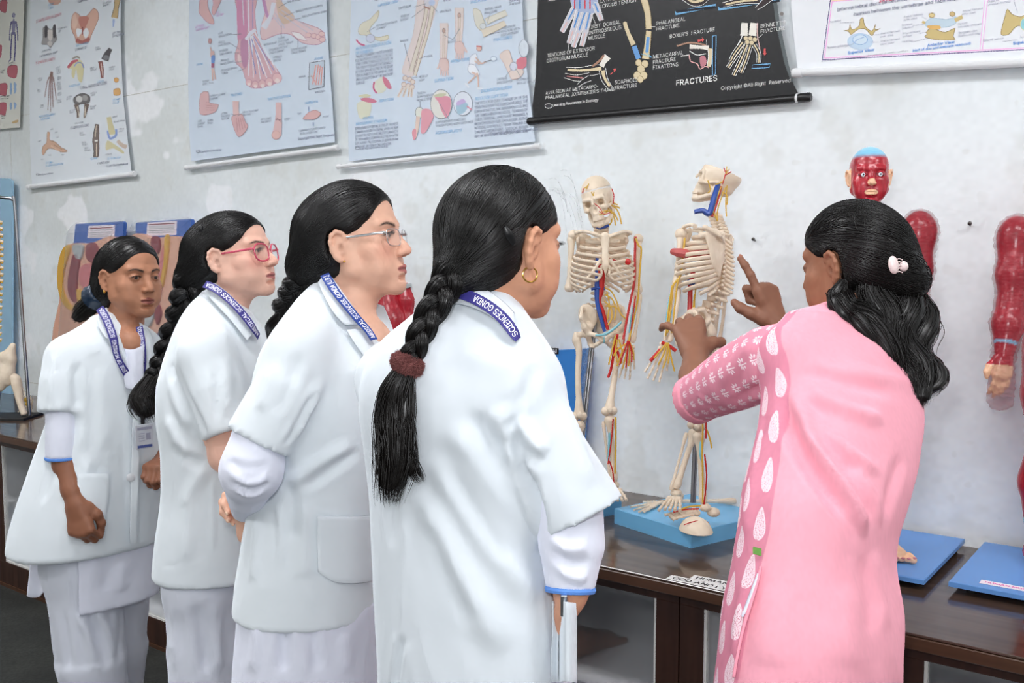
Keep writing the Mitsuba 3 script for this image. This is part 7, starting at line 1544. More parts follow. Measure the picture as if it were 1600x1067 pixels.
        s.put('femur_condyles', cat(*[ellm(kn + side * q * .0105 * h + nrm(kn - hip) * .004 * h, A(1, 1, 1) * .0145 * h, sub=2) for q in (-1, 1)]), local=False)
        d = nrm(an - kn); s.put('tibia', bone(kn + d * .018 * h, an, .0078 * h, 2.3, 1.5), local=False); s.put('fibula', bone(kn + d * .035 * h + side * .021 * h - fw * .004 * h, an + side * .012 * h + d * .008 * h, .0036 * h, 1.6, 1.7), local=False)
        if patella: s.put('patella', ellm(kn + fw * .021 * h, (.010 * h, .0075 * h, .011 * h), sub=2), local=False)
        if foot:
            t = nrm(toes); sd = nrm(np.cross(t, A(0, 0, 1))); dn = A(0, 0, -1)
            k = s.put('foot_bones', cat(ellm(an + dn * .012 * h - t * .006 * h, (.016 * h, .016 * h, .012 * h), sub=2), ellm(an + dn * .026 * h - t * .028 * h, (.018 * h, .018 * h, .013 * h), sub=2), *[ellm(an + dn * .023 * h + t * .022 * h + sd * (i - 1) * .012 * h, (.011 * h, .011 * h, .009 * h), sub=1) for i in range(3)]), local=False)
            for i in range(5):
                o = (i - 2) * .0085; p = an + dn * .024 * h + t * .03 * h + sd * o * h; dd = nrm(t + sd * (i - 2) * .08 + dn * .16); ms = []
                for L in ((.036, .018, .010) if i < 4 else (.034, .022, .016)): q = p + dd * L * h; ms.append(bone(p, q, .0038 * h if L > .03 else .0034 * h, 1.5, 1.5, sides=8)); p = q; dd = nrm(dd + dn * .06)
                s.put('toe_bones', cat(*ms), local=False, parent=k)
    def vessel(s, name, pts, r, b, local=False, n=None):
        p = np.asarray(pts, float); s.put(name, tube(s(p) if local else p, r, 8, n or max(10, len(pts) * 6)), b, local=False)
def strands_px(s, name, sets, r, b, d):
    s.put(name, cat(*[tube([P(x, y, d[i] if isinstance(d, list) else d) for x, y in pts], r, 6, max(8, len(pts) * 5)) for i, pts in enumerate(sets)]), b, local=False)

# --- the front-facing skeleton
H1 = .975; d1 = 2.90
s1 = Skeleton('skeleton model facing the camera, skullcap on, red and blue vessels along its spine', P(941, 521, d1), 2, H1, wx=.88)
s1.trunk(); s1.pelvis()
c_, R_ = head_pose(936, 318, 2.88, -24, -4, -14); s1.skull(c_, R_, .655, True)
s1.arm_bones(P(897, 370, 2.90), P(892, 455, 2.90), P(891, 463, 2.90), H1, hand=False) if False else s1.put('humerus', cat(bone(P(893, 368, 2.90), P(890, 456, 2.90), .0085, 1.5, 1.9), ellm(P(896, 368, 2.90), (.017, .017, .017), sub=2)), local=False)
eL, wLs = P(997, 459, 2.88), P(985, 535, 2.86)
s1.arm_bones(P(997, 372, 2.90), eL, wLs, H1, True, P(978, 580, 2.85) - wLs)
s1.leg_bones(P(916, 520, 2.90), P(905, 648, 2.90), P(906, 757, 2.90), H1, sg=-1, toes=-FWD * A(1, 1, 0))
s1.leg_bones(P(955, 520, 2.89), P(952, 640, 2.86), P(960, 752, 2.86), H1, toes=-FWD * A(1, 1, 0))
for q in (P(906, 765, 2.90), P(960, 762, 2.86)): pass
dv = 2.865
s1.vessel('vena_cava', [P(935, 402, dv), P(934, 430, dv), P(933, 460, dv), P(935, 480, dv), P(940, 500, dv), P(945, 518, dv)], [.0085, .0085, .0085, .007, .006, .005], 'mat_vein')
s1.vessel('aorta', [P(944, 400, dv), P(941, 425, dv - .004), P(939, 455, dv), P(936, 470, dv), P(942, 486, dv), P(950, 515, dv)], [.0075, .011, .0085, .006, .0055, .005], 'mat_artery')
s1.vessel('renal_vein', [P(924, 452, dv), P(933, 450, dv - .006), P(945, 451, dv)], .0042, 'mat_vein'); s1.vessel('heart_vessel', [P(938, 410, dv), P(938, 433, dv)], [.012, .012], 'mat_artery')
s1.vessel('neck_vein', [P(931, 348, 2.855), P(936, 354, 2.85), P(950, 352, 2.86)], [.008, .009, .006], 'mat_vein'); s1.put('lung_piece', ellm(P(981, 409, 2.84), (.0095, .006, .010), sub=2), 'mat_artery', local=False)
s1.vessel('rib_artery', [P(948, 403, 2.88), P(956, 406, 2.87), P(968, 409, 2.85)], .003, 'mat_artery')
s1.vessel('arm_artery', [P(993, 370, 2.88), P(992, 400, 2.875), P(991, 440, 2.87), P(983, 480, 2.855), P(974, 530, 2.84)], .0036, 'mat_artery'); s1.vessel('arm_nerve', [P(993, 372, 2.875), P(998, 384, 2.87), P(1002, 390, 2.87), P(999, 430, 2.87), P(997, 465, 2.86), P(990, 500, 2.85), P(982, 535, 2.84)], .0027, 'mat_nerve')
strands_px(s1, 'forearm_vessels', [[(990, 450), (984, 480), (978, 510), (974, 540)], [(993, 462), (988, 500), (983, 540)]], .0022, 'mat_artery', 2.845)
s1.vessel('interosseous_membrane', [P(991, 478, 2.87), P(987, 500, 2.865), P(984, 520, 2.86)], [.004, .005, .004], 'mat_ligament')
strands_px(s1, 'hand_nerves', [[(982, 535), (972, 550), (964, 572)], [(983, 536), (978, 556), (973, 576)], [(984, 536), (984, 556), (982, 572)], [(984, 534), (990, 552), (990, 562)], [(980, 536), (966, 545), (958, 556)]], .0024, 'mat_nerve', 2.83)
strands_px(s1, 'hand_arteries', [[(981, 532), (974, 552), (968, 570)], [(982, 533), (980, 552), (978, 574)], [(983, 533), (987, 550), (987, 566)]], .0026, 'mat_artery', 2.826)
strands_px(s1, 'thigh_arteries', [[(965, 522), (960, 545), (955, 575), (950, 590)], [(960, 538), (966, 552), (969, 562)]], .0044, 'mat_artery', 2.835); strands_px(s1, 'thigh_nerves', [[(962, 524), (956, 548), (951, 570)], [(964, 530), (962, 552), (964, 566)], [(967, 530), (972, 550), (971, 568)]], .0026, 'mat_nerve', 2.83)
strands_px(s1, 'lumbar_nerves', [[(945, 450), (955, 455), (963, 470), (970, 490), (978, 498)], [(945, 460), (957, 468), (962, 485), (960, 500)], [(944, 470), (954, 480), (956, 496), (950, 508)], [(946, 478), (962, 480), (970, 490)], [(948, 455), (952, 475), (949, 500)]], .0022, 'mat_nerve', 2.855)
s1.vessel('inguinal_ligament', [P(931, 524, 2.86), P(946, 522, 2.84), P(960, 513, 2.835), P(971, 503, 2.84)], [.003, .004, .004, .003], 'mat_ligament')
strands_px(s1, 'neck_nerves', [[(952, 318), (962, 325), (968, 336), (971, 350)], [(950, 325), (958, 335), (962, 352)], [(948, 322), (960, 322), (969, 325)], [(952, 314), (965, 320)], [(955, 328), (956, 344), (952, 352)], [(946, 330), (958, 332), (966, 345)]], .0022, 'mat_nerve', 2.86)
strands_px(s1, 'face_artery', [[(929, 318), (936, 324), (941, 331), (944, 335)], [(936, 330), (944, 335), (954, 332)]], .0013, 'mat_artery', 2.80); strands_px(s1, 'face_nerves', [[(924, 300), (927, 306)], [(928, 300), (927, 306)], [(936, 336), (946, 333), (955, 328)], [(938, 332), (950, 328)]], .0014, 'mat_nerve', 2.80)
strands_px(s1, 'scalp_vessels', [[(910, 302), (912, 295), (918, 289)], [(956, 295), (959, 305), (958, 318)]], .0015, 'mat_artery', 2.845); strands_px(s1, 'scalp_nerves', [[(916, 296), (918, 291), (920, 287)], [(913, 294), (918, 291)]], .0015, 'mat_nerve', 2.83)
strands_px(s1, 'leg_vessels', [[(958, 655), (955, 690), (950, 725)], [(952, 720), (957, 735), (959, 755)]], .0022, 'mat_artery', 2.835); strands_px(s1, 'leg_nerve', [[(962, 652), (962, 690), (961, 740)]], .003, 'mat_nerve', 2.84); s1.vessel('leg_membrane', [P(952, 676, 2.85), P(952, 695, 2.85), P(950, 720, 2.85)], [.003, .0042, .002], 'mat_ligament')
s1.put('support_rod', cat(tube([P(931, 500, 2.93), P(913, 668, 2.91), P(903, 772, 2.90)], .005, 12), tube([P(927, 500, 2.935), P(909, 668, 2.915), P(899, 772, 2.905)], .004, 12)), 'mat_steel', local=False)
bc = P(918, 780, 2.92); bz = TOP + .045
def slab(c, a, b, z0, z1, ch=.002):
    """a box about c with half-edge vectors a and b, lying"""
    pts = []
    for sa in (-1, 1):
        for sb in (-1, 1):
            for z, q in ((z0, 1), (z1 - ch, 1), (z1, 1 - ch / np.linalg.norm(a))): p = c[:2] + (sa * a[:2] + sb * b[:2]) * q; pts.append((p[0], p[1], z))
    return trimesh.convex.convex_hull(np.array(pts))
ea = nrm(PZ(1080, 831, .765)[:2] - PZ(960, 794, .765)[:2]); eb = A(-ea[1], ea[0])
s1.put('base', slab(A(bc[0] - .02, bc[1] + .0, 0), ea * .085, eb * .085, TOP, bz), 'mat_base_blue', local=False, smooth=False)
# --- the second skeleton, from behind, skullcap off
H2 = 1.0; d2 = 2.66
s2 = Skeleton('skeleton model seen from behind on a light blue base, its skull open at the top', P(1083, 530, d2), -116, H2 * .985, 6.)
s2.trunk(); s2.pelvis()
c_, R_ = head_pose(1121, 287, 2.66, -104, 0, 18); s2.skull(c_, R_, .62, False)
e2_, w2_ = P(1057, 449, 2.60), P(1042, 533, 2.57)
s2.arm_bones(P(1064, 364, 2.62), e2_, w2_, H2, True, P(1028, 575, 2.55) - w2_)
e3_, w3_ = P(1129, 459, 2.74), P(1118, 541, 2.74)
s2.arm_bones(P(1137, 372, 2.72), e3_, w3_, H2, True, P(1117, 580, 2.74) - w3_)
s2.leg_bones(P(1084, 533, 2.62), P(1091, 664, 2.62), P(1099, 786, 2.60), H2, toes=-RGT * 1. - FWD * A(1, 1, 0) * .1, lat=-RGT)
s2.leg_bones(P(1114, 533, 2.70), P(1090, 662, 2.70), P(1056, 764, 2.66), H2, sg=-1, toes=-FWD * A(1, 1, 0) - RGT * .35, lat=-FWD)
s2.vessel('jugular_vein', [P(1122, 288, 2.60), P(1116, 308, 2.585), P(1108, 333, 2.58), P(1098, 329, 2.58), P(1085, 331, 2.58)], [.007, .008, .008, .007, .006], 'mat_vein'); s2.vessel('carotid_artery', [P(1126, 292, 2.62), P(1120, 315, 2.60), P(1112, 338, 2.59)], .0045, 'mat_artery')
strands_px(s2, 'neck_nerves', [[(1127, 292), (1120, 310), (1115, 330), (1121, 345)], [(1134, 292), (1126, 312), (1121, 330), (1121, 345)], [(1136, 290), (1134, 315), (1135, 338)], [(1108, 318), (1114, 330), (1120, 342)], [(1128, 300), (1136, 305), (1136, 320)], [(1118, 288), (1125, 286), (1130, 283)], [(1106, 282), (1110, 296), (1106, 302)]], .0018, 'mat_nerve', 2.585)
strands_px(s2, 'skull_artery', [[(1129, 288), (1133, 274), (1136, 265)], [(1133, 274), (1143, 268)], [(1134, 270), (1131, 262)]], .0015, 'mat_artery', 2.575); strands_px(s2, 'skull_nerve', [[(1134, 272), (1140, 264)], [(1134, 272), (1136, 260)]], .0013, 'mat_nerve', 2.574)
s2.vessel('lower_aorta', [P(1083, 425, 2.62), P(1079, 445, 2.615), P(1078, 475, 2.61), P(1077, 500, 2.61)], .0068, 'mat_artery'); s2.put('vein_band', tube([P(1076, 440, 2.61), P(1079, 442, 2.603), P(1083, 441, 2.61)], .0075, 10), 'mat_vein', local=False)
s2.vessel('muscle_band', [P(1051, 393, 2.60), P(1062, 395, 2.575), P(1082, 397, 2.585), P(1110, 394, 2.62)], [.009, .0125, .0125, .009], 'mat_disc_red')
s2.vessel('arm_nerve', [P(1070, 372, 2.60), P(1067, 400, 2.59), P(1063, 430, 2.58), P(1052, 446, 2.575), P(1049, 470, 2.57), P(1043, 520, 2.56)], .0028, 'mat_nerve'); strands_px(s2, 'forearm_nerves', [[(1062, 432), (1058, 446), (1054, 480), (1050, 520)], [(1050, 446), (1045, 480), (1040, 525)]], .0022, 'mat_nerve', 2.565); s2.vessel('interosseous_membrane', [P(1048, 460, 2.60), P(1046, 485, 2.59), P(1042, 512, 2.58)], [.004, .008, .006], 'mat_ligament')
strands_px(s2, 'hand_nerves', [[(1042, 535), (1032, 548), (1022, 560)], [(1042, 536), (1036, 555), (1028, 570)], [(1043, 536), (1042, 556), (1036, 575)], [(1044, 535), (1046, 552), (1044, 568)], [(1046, 545), (1050, 565), (1054, 580)]], .0024, 'mat_nerve', 2.54)
strands_px(s2, 'hand_arteries', [[(1032, 546), (1024, 555), (1016, 564)], [(1034, 535), (1046, 541), (1056, 548)]], .0048, 'mat_artery', 2.545); strands_px(s2, 'lumbar_nerves', [[(1087, 450), (1085, 480), (1090, 500)], [(1085, 460), (1082, 490)]], .002, 'mat_nerve', 2.60)
strands_px(s2, 'leg_nerves', [[(1094, 640), (1098, 665), (1097, 700), (1098, 745), (1098, 785)], [(1104, 670), (1109, 685), (1112, 700)], [(1060, 798), (1075, 792), (1095, 790)]], .0024, 'mat_nerve', 2.575); strands_px(s2, 'leg_arteries', [[(1100, 640), (1103, 660), (1103, 685)], [(1101, 710), (1104, 745), (1100, 788)], [(1052, 800), (1070, 796), (1092, 795)]], .0022, 'mat_artery', 2.575); s2.vessel('leg_membrane', [P(1095, 690, 2.59), P(1095, 708, 2.59), P(1096, 720, 2.59)], [.003, .006, .002], 'mat_ligament')
s2.put('support_rod', cat(tube([P(1098, 520, 2.72), P(1085, 690, 2.71), P(1081, 785, 2.70)], .0045, 12), tube([P(1102, 520, 2.725), P(1089, 690, 2.715), P(1085, 785, 2.705)], .0035, 12)), 'mat_steel', local=False)
Fp, Lp = PZ(1080, 831, .765), PZ(960, 794, .765); hl = np.linalg.norm(Fp[:2] - Lp[:2]) / 2; cc = (Fp + Lp) / 2; eb2 = eb if eb @ (WALL * A(0, 1) - A(0, 0)) > 0 else -eb
ctr = A(*(cc[:2] + eb2 * .155), 0); s2.put('base', slab(ctr, ea * hl, eb2 * .155, TOP, .765), 'mat_base_blue', local=False, smooth=False)
capF_ = Field.__new__(Field); capF_.__dict__.update(SKULL.__dict__); capF_.V = SKULL.V.copy(); capF_.half((0, 0, .058), (0, 0, -1)); cm = capF_.mesh(1); cm.vertices = (np.array(cm.vertices) - A(0, 0, .058)) * .60 @ rot((0, 0, 1), 60).T + PZ(1086, 829, .7658)
k = obj('loose_skullcap', cm, 'mat_bone', smooth=True, label='loose bone-coloured skullcap lying on the light blue skeleton base', cat='skull piece')
q0 = PZ(1086, 812, .79); obj('painted_vessel', cat(tube([PZ(1086, 829, .7658) + q for q in (RGT * -.034 - FWD * .022 + A(0, 0, .020), RGT * -.012 - FWD * .026 + A(0, 0, .029), RGT * .012 - FWD * .022 + A(0, 0, .031), RGT * .034 - FWD * .008 + A(0, 0, .024))], .0012, 6, 20)), 'mat_artery', k)
k = obj('loose_long_bone', bone(PZ(1040, 783, .778), PZ(1150, 783, .778), .006, 1.6, 1.8), 'mat_bone', smooth=40, label='loose long bone lying at the back of the light blue skeleton base', cat='bone')
k = thing('loose_hand_bones', 'loose skeleton hand lying on the left corner of the light blue base', 'hand bones')
hb = PZ(1036, 784, .772)
obj('carpals', cat(*[ellm(hb + RGT * (.006 * (i % 3)) * -1 + A(0, .006 * (i // 3), 0), (.007, .007, .005), sub=1) for i in range(6)]), 'mat_bone_dark', k)
for i, (x, y) in enumerate(((985, 792), (990, 797), (998, 800), (1006, 800), (1004, 784))):
    e = PZ(x, y, .771); obj('finger_bones', cat(bone(hb, hb + (e - hb) * .5, .0034, 1.5, 1.5), bone(hb + (e - hb) * .52, hb + (e - hb) * .78, .003, 1.5, 1.5), bone(hb + (e - hb) * .8, e, .0026, 1.5, 1.3)), 'mat_bone', k)
# --- red muscle figures on blue boards
mat('muscle', VC, .22, specular=.55, clearcoat=.5)
def film_bump(p, n, uv):
    a = mikit.fbm(p.x * 90, p.y * 90, p.z * 160, 3); b = mikit.noise(p.x * 40 + 7 * a, p.y * 40, p.z * 260)
    return dr.abs(b - .5) + .6 * a
scene['mat_film'] = {'type': 'mask', 'opacity': .26, 'bsdf': {'type': 'bumpmap', 'tex': mikit.proc(film_bump), 'scale': .012, 'bsdf': {'type': 'twosided', 'bsdf': {'type': 'principled', 'base_color': tex([150, 70, 80]), 'roughness': .11, 'specular': 1.}}}}
scene['mat_bag'] = {'type': 'mask', 'opacity': .15, 'bsdf': {'type': 'bumpmap', 'tex': mikit.proc(film_bump), 'scale': .02, 'bsdf': {'type': 'twosided', 'bsdf': {'type': 'principled', 'base_color': tex([206, 212, 220]), 'roughness': .12, 'specular': 1.}}}}
REDC, SKINC, BLUC = rgb([168, 28, 44]), rgb([232, 186, 150]), rgb([126, 190, 222])
def muscle_color(v, lo=.8):
    f = meshkit.noise(np.asarray(v) * [220, 220, 26], 4)[:, None]; g = meshkit.fbm(np.asarray(v) * 22, 3, 2)[:, None]
    return REDC * (.62 + .4 * f + .35 * g) + np.clip(f - .72, 0, 1) * .5
def muscle_figure(label, C, H, yaw, head=None, arms=(), group='red muscle figures on blue boards'):
    """C: ground point between the feet; H: height"""
    k = thing('muscle_figure', label, 'anatomical figure', group); r, f = facing(yaw); M = np.stack([-r, f, A(0, 0, 1)], 1); W = lambda *p: C + M @ (A(*p) * H)
    F = Field(C - A(.30, .30, 0) * H - A(0, 0, .01), C + A(.30, .30, .90) * H, .0046); c = lambda a, b, ra, rb, kk=.02: F.cone(W(*a), W(*b), ra * H, rb * H, kk * H)
    c((0, 0, .80), (0, .01, .70), .070, .068); c((0, .012, .74), (0, .005, .60), .072, .060); c((0, 0, .62), (0, 0, .52), .062, .070); c((0, -.005, .86), (0, -.01, .82), .034, .045)
    for sg in (-1, 1):
        c((0, -.005, .835), (sg * .085, 0, .805), .030, .036); F.ell(W(sg * .045, .045, .745), A(.045, .028, .034) * H, M, k=.012 * H); F.ell(W(sg * .108, 0, .795), A(.034, .038, .042) * H, k=.02 * H)
        c((sg * .045, 0, .54), (sg * .050, .006, .42), .056, .050); c((sg * .050, .006, .42), (sg * .050, .006, .30), .050, .035); c((sg * .050, .004, .30), (sg * .052, -.010, .20), .033, .038); c((sg * .052, -.010, .20), (sg * .052, -.004, .05), .038, .020)
        F.ell(W(sg * .066, .008, .44), A(.024, .04, .075) * H, k=.02 * H); F.ell(W(sg * .052, .022, .292), A(.022, .016, .022) * H, k=.012 * H); F.ell(W(sg * .062, -.018, .215), A(.02, .026, .05) * H, k=.015 * H); F.ell(W(sg * .040, -.020, .21), A(.02, .026, .05) * H, k=.015 * H)
    m = F.mesh(1); v = np.array(m.vertices); col = muscle_color(v); z = (v[:, 2] - C[2]) / H
    for zz, w in ((.105, .006), (.63, .004)): col = np.where((np.abs(z - zz) < w)[:, None], BLUC, col)
    obj('body', m, 'mat_muscle', k, color=np.clip(col, 0, 1))
    for sg in (-1, 1):   # feet with separate toes
        o = W(sg * .052, 0, 0); ft = nrm(f + (-r) * sg * .18); sd = np.cross(A(0, 0, 1), ft); Ff = Field(o - .14 * H - A(0, 0, .0), o + A(.16, .16, .09) * H, .0028)
        Ff.cone(o + A(0, 0, .055) * H - ft * .008 * H, o + A(0, 0, .022) * H - ft * .022 * H, .021 * H, .022 * H, .01); Ff.cone(o + A(0, 0, .045) * H, o + A(0, 0, .018) * H + ft * .075 * H, .021 * H, .015 * H, .012); Ff.cone(o + A(0, 0, .02) * H, o + A(0, 0, .016) * H + ft * .07 * H + sd * .012 * H, .02 * H, .014 * H, .012); Ff.cone(o + A(0, 0, .02) * H, o + A(0, 0, .016) * H + ft * .07 * H - sd * .012 * H, .02 * H, .014 * H, .012)
        for i in range(5):
            t = (i - 2) * -sg; p = o + ft * (.085 - .006 * abs(i) * .9) * H + sd * t * .0125 * H; Ff.cone(p + A(0, 0, .014) * H, p + ft * .018 * H + A(0, 0, .010) * H, (.0105 if i == 0 else .0075) * H, (.0095 if i == 0 else .0068) * H, .002)
        Ff.half(o + A(0, 0, .0012), (0, 0, -1)); fm = Ff.mesh(1); fv = np.array(fm.vertices); t = ((fv - o) @ ft) / H; col = np.where((t > .052)[:, None], SKINC, muscle_color(fv)); obj('foot', fm, 'mat_muscle', k, color=np.clip(col, 0, 1))
        nl = [ellm(o + ft * (.108 - .006 * i * .9) * H + sd * (i - 2) * -sg * .0125 * H + A(0, 0, .0165 if i == 0 else .0145) * H, A(.0052, .0052, .0026) * H, sub=1) for i in range(5)]; obj('toenails', cat(*nl), 'mat_toenail', k)
    if head is not None:
        hc, yw, sc = head; Rm = frame_of(facing(yw)[1], A(0, 0, 1)); Hm = Field.__new__(Field); Hm.__dict__.update(HEAD.__dict__); Hm.V = HEAD.V.copy(); Hm.cone((0, -.02, -.04), (0, -.02, -.26), .048, .055, .02); m = Hm.mesh(); v = np.array(m.vertices); x, y, z = np.abs(v[:, 0]), v[:, 1], v[:, 2]
        col = muscle_color(v * .6); b = soft(z + .15 * v[:, 1] * 0, .072, .094)[:, None]; col = col * (1 - b) + BLUC * b
        for cx, cy, cz, a_, b_, c_ in ((0, .105, -.022, .0165, .03, .014), (0, .095, -.0605, .024, .03, .0115)): w = soft(-np.sqrt(((x - cx) / a_) ** 2 + ((z - cz) / c_) ** 2 + ((y - cy) / b_) ** 2), -1.15, -.9)[:, None]; col = col * (1 - w) + SKINC * w
        ear = ((x > .0705) & (np.abs(y + .004) < .03) & (np.abs(z) < .04))[:, None]; col = np.where(ear, SKINC, col)
        pale = (np.exp(-(((v[:, 0] + .058) / .006) ** 2 + ((y - .045 - .25 * (z + .04)) / .008) ** 2)) * (z < .0) * (z > -.075))[:, None] > .35; col = np.where(pale, rgb([214, 206, 208]), col)
        r_ = np.sqrt(((x - .032) / .0155) ** 2 + ((z - .0092) / .0062) ** 2); col = np.where(((r_ > .86) & (r_ < 1.12) & (y > .06))[:, None], rgb([60, 8, 14]), col)
        m.vertices = (v * sc) @ Rm.T + hc; hk = obj('head', m, 'mat_muscle', k, color=np.clip(col, 0, 1))
        for s_ in (-1, 1):
            e, ec = eyeball(s_, (-.1, 1, 0)); a = np.degrees(np.arccos(np.clip((np.array(e.vertices) - EYE * A(s_, 1, 1)) / .0122 @ nrm(A(-.1, 1, 0)), -1, 1))); ec[:] = rgb([222, 232, 238]); ec[a < 17] = rgb([24, 44, 60]); e.vertices = (np.array(e.vertices) * 1.02 - EYE * A(s_, 1, 1) * .02 + A(0, .0008, 0)) * sc @ Rm.T + hc; obj('eye', e, 'mat_eye', hk, color=ec)
    for sh, el, wr, hd, sd in arms:
        Fa = Field(*around([sh, el, wr, hd], .07), .0034); Fa.ell(sh, A(.040, .040, .052) * H, k=0); Fa.chain([sh, sh * .45 + el * .55, el], [.036 * H, .036 * H, .028 * H], .015); Fa.chain([el, el * .62 + wr * .38, wr], [.030 * H, .034 * H, .019 * H], .012); Fa.ell((sh * .5 + el * .5) - nrm(FWD) * .008, A(.026, .026, .055) * H, k=.012)
        am = Fa.mesh(1); av = np.array(am.vertices); col = muscle_color(av); q = np.linalg.norm(av - (el * .25 + wr * .75), axis=1); band = (np.abs((av - (el * .24 + wr * .76)) @ nrm(wr - el)) < .004)[:, None]; col = np.where(band, BLUC, col); ak = obj('arm', am, 'mat_muscle', k, color=np.clip(col, 0, 1))
        Fh = Field(*around([wr, hd], .08), .0026); hand_field(Fh, wr, hd - wr, -f, sd, [(12, 18, 10)] * 4, sc=.56 * H, wrist_r=.03); hm = Fh.mesh(1); hv = np.array(hm.vertices); t = (hv - wr) @ nrm(hd - wr); col = np.where((t > .022)[:, None], SKINC, muscle_color(hv)); obj('hand', hm, 'mat_muscle', ak, color=np.clip(col, 0, 1))
        # cling film wound round the arm
        Ff = Field(*around([sh, el, wr, hd], .08), .0044); Ff.ell(sh, A(.045, .045, .057) * H, k=0); Ff.chain([sh, sh * .45 + el * .55, el], [.042 * H, .041 * H, .034 * H], .015); Ff.chain([el, el * .62 + wr * .38, wr, hd], [.035 * H, .038 * H, .025 * H, .030 * H], .012)
        fm = Ff.mesh(1); fv = np.array(fm.vertices); fm.vertices = fv + vnormals(fm) * (.006 * (meshkit.noise(fv * [60, 60, 130], 5) - .5))[:, None]; obj('cling_film', fm, 'mat_film', ak, smooth=25)
    return k
mat('toenail', [196, 120, 130], .3)
def board(label, pts_front, back_dir, depth, z1=.748, th=.012, text=True):
    """a flat blue board on rubber feet: two front corners and how far it runs back"""
    a, b = pts_front; n = nrm(back_dir); k = thing('model_board', label, 'display board', 'blue boards under the red muscle figures'); c = (a + b)[:2] / 2 + n[:2] * depth / 2; ha, hb_ = (b - a) / 2, n * depth / 2
    obj('panel', slab(A(*c, 0), ha, hb_, z1 - th, z1), 'mat_board_blue', k, smooth=False)
    for sa in (-1, 1):
        for sb in (-1, 1): p = c + ha[:2] * sa * .8 + hb_[:2] * sb * .8; obj('rubber_foot', lathe([(0, .011), (1, .013)], A(*p, TOP), A(*p, z1 - th), 16), 'mat_rubber', k)
    return k, A(*c, z1), ha, hb_
ux_ = A(1, 0, 0)
b1, b2 = PZ(1300, 884, .748), PZ(1448, 902, .748); b2[1] = b1[1] = (b1[1] + b2[1]) / 2
k1_, c1_, ha1, hb1 = board('blue board on rubber feet right of the pink kurta', (b1, b2), A(0, 1, 0), WALL - .03 - b1[1])
a1 = PZ(1482, 908, .748); k2_, c2_, ha2, hb2 = board('blue board with a paper label at the right edge of the worktop', (a1, a1 + A(.42, 0, 0)), A(0, 1, 0), WALL - .03 - a1[1])
fc1 = PZ(1361, 862, .748); Hm1 = .965
hc1 = P(1358, 279, 2.33); fc1 = A(hc1[0] + .0, hc1[1] + .02, .7485)
sh1, el1, wr1 = P(1436, 362, 2.30), P(1428, 470, 2.30), P(1400, 555, 2.28)
sh1b, el1b, wr1b = P(1284, 362, 2.42), P(1290, 470, 2.42), P(1300, 555, 2.40)
muscle_figure('red muscle figure with a light blue scalp behind the woman in pink', fc1, Hm1, 2, (hc1, -14, .605), [(sh1, el1, wr1, wr1 + A(0, 0, -.09), 1)])
hc2 = P(1668, 285, 2.30); fc2 = A(PZ(1650, 880, .7485)[0], PZ(1650, 880, .7485)[1], .7485)
sh2, el2, wr2 = P(1588, 372, 2.22), P(1580, 475, 2.21), P(1568, 556, 2.19)
muscle_figure('red muscle figure cut off by the right edge, its arm wrapped in film', fc2, .985, 2, (hc2, 4, .6), [(sh2, el2, wr2, P(1563, 622, 2.18), -1)])
pl = thing('board_label', 'white paper label with pink print on the right blue board', 'paper label'); ls = PZ(1532, 908, .7486); 
lab = slab(A(ls[0] + .12, ls[1] - .001, 0), A(.12, 0, 0), A(0, .014, 0), .7482, .7490, .0002); obj('paper', lab, 'mat_paper', pl, smooth=False)
tv, tf = quick_text('HUMAN MUSCLE FIGURE', .010, True); mat('pink_ink', [214, 96, 170], .6); obj('lettering', trimesh.Trimesh(np.stack([ls[0] + .01 + tv[:, 0], ls[1] - .006 + tv[:, 1], .7493 + tv[:, 2]], 1), tf, process=False), 'mat_pink_ink', pl, smooth=False)
mat('paper', [228, 218, 228], .6)
# --- label strip on the worktop's front edge
lb = thing('label_strip', 'white paper label on the worktop edge reading HUMAN and partly torn', 'paper label'); mat('label_white', [226, 226, 224], .6); mat('ink', [24, 24, 28], .6)
ls0 = PZ(1064, 906, TOP + .0005); ln = .36; off = -.030
def strip(x0, y0, L, wd, txt, rotd=0, h=.016):
    c_, s_ = math.cos(math.radians(rotd)), math.sin(math.radians(rotd)); g_ = np.random.default_rng(int(L * 1000)); n_ = 22; xs = np.linspace(0, L, n_); e = np.concatenate([np.stack([xs, -wd / 2 + g_.normal(0, .0012, n_)], 1), np.stack([xs[::-1], wd / 2 + g_.normal(0, .0012, n_)], 1)])
    tr = lambda v: np.stack([x0 + v[:, 0] * c_ - v[:, 1] * s_, y0 + v[:, 0] * s_ + v[:, 1] * c_, TOP + .0006 + v[:, 2]], 1)
    obj('paper', flatpoly(Polygon(e).buffer(0), .0005, tr), 'mat_label_white', lb, smooth=False); tv, tf = quick_text(txt, h, True); tv = tv + [.012, -h / 2, .0008]; obj('lettering', trimesh.Trimesh(tr(tv), tf, process=False), 'mat_ink', lb, smooth=False)
q1, q2 = PZ(1076, 900, TOP), PZ(1060, 896, TOP); strip(q1[0] + .01, q1[1] - .002, .34, .032, 'HUMAN SKELETON', 2); strip(q2[0] - .006, q1[1] - .036, .36, .034, 'OOD AND LYMPH', 1)
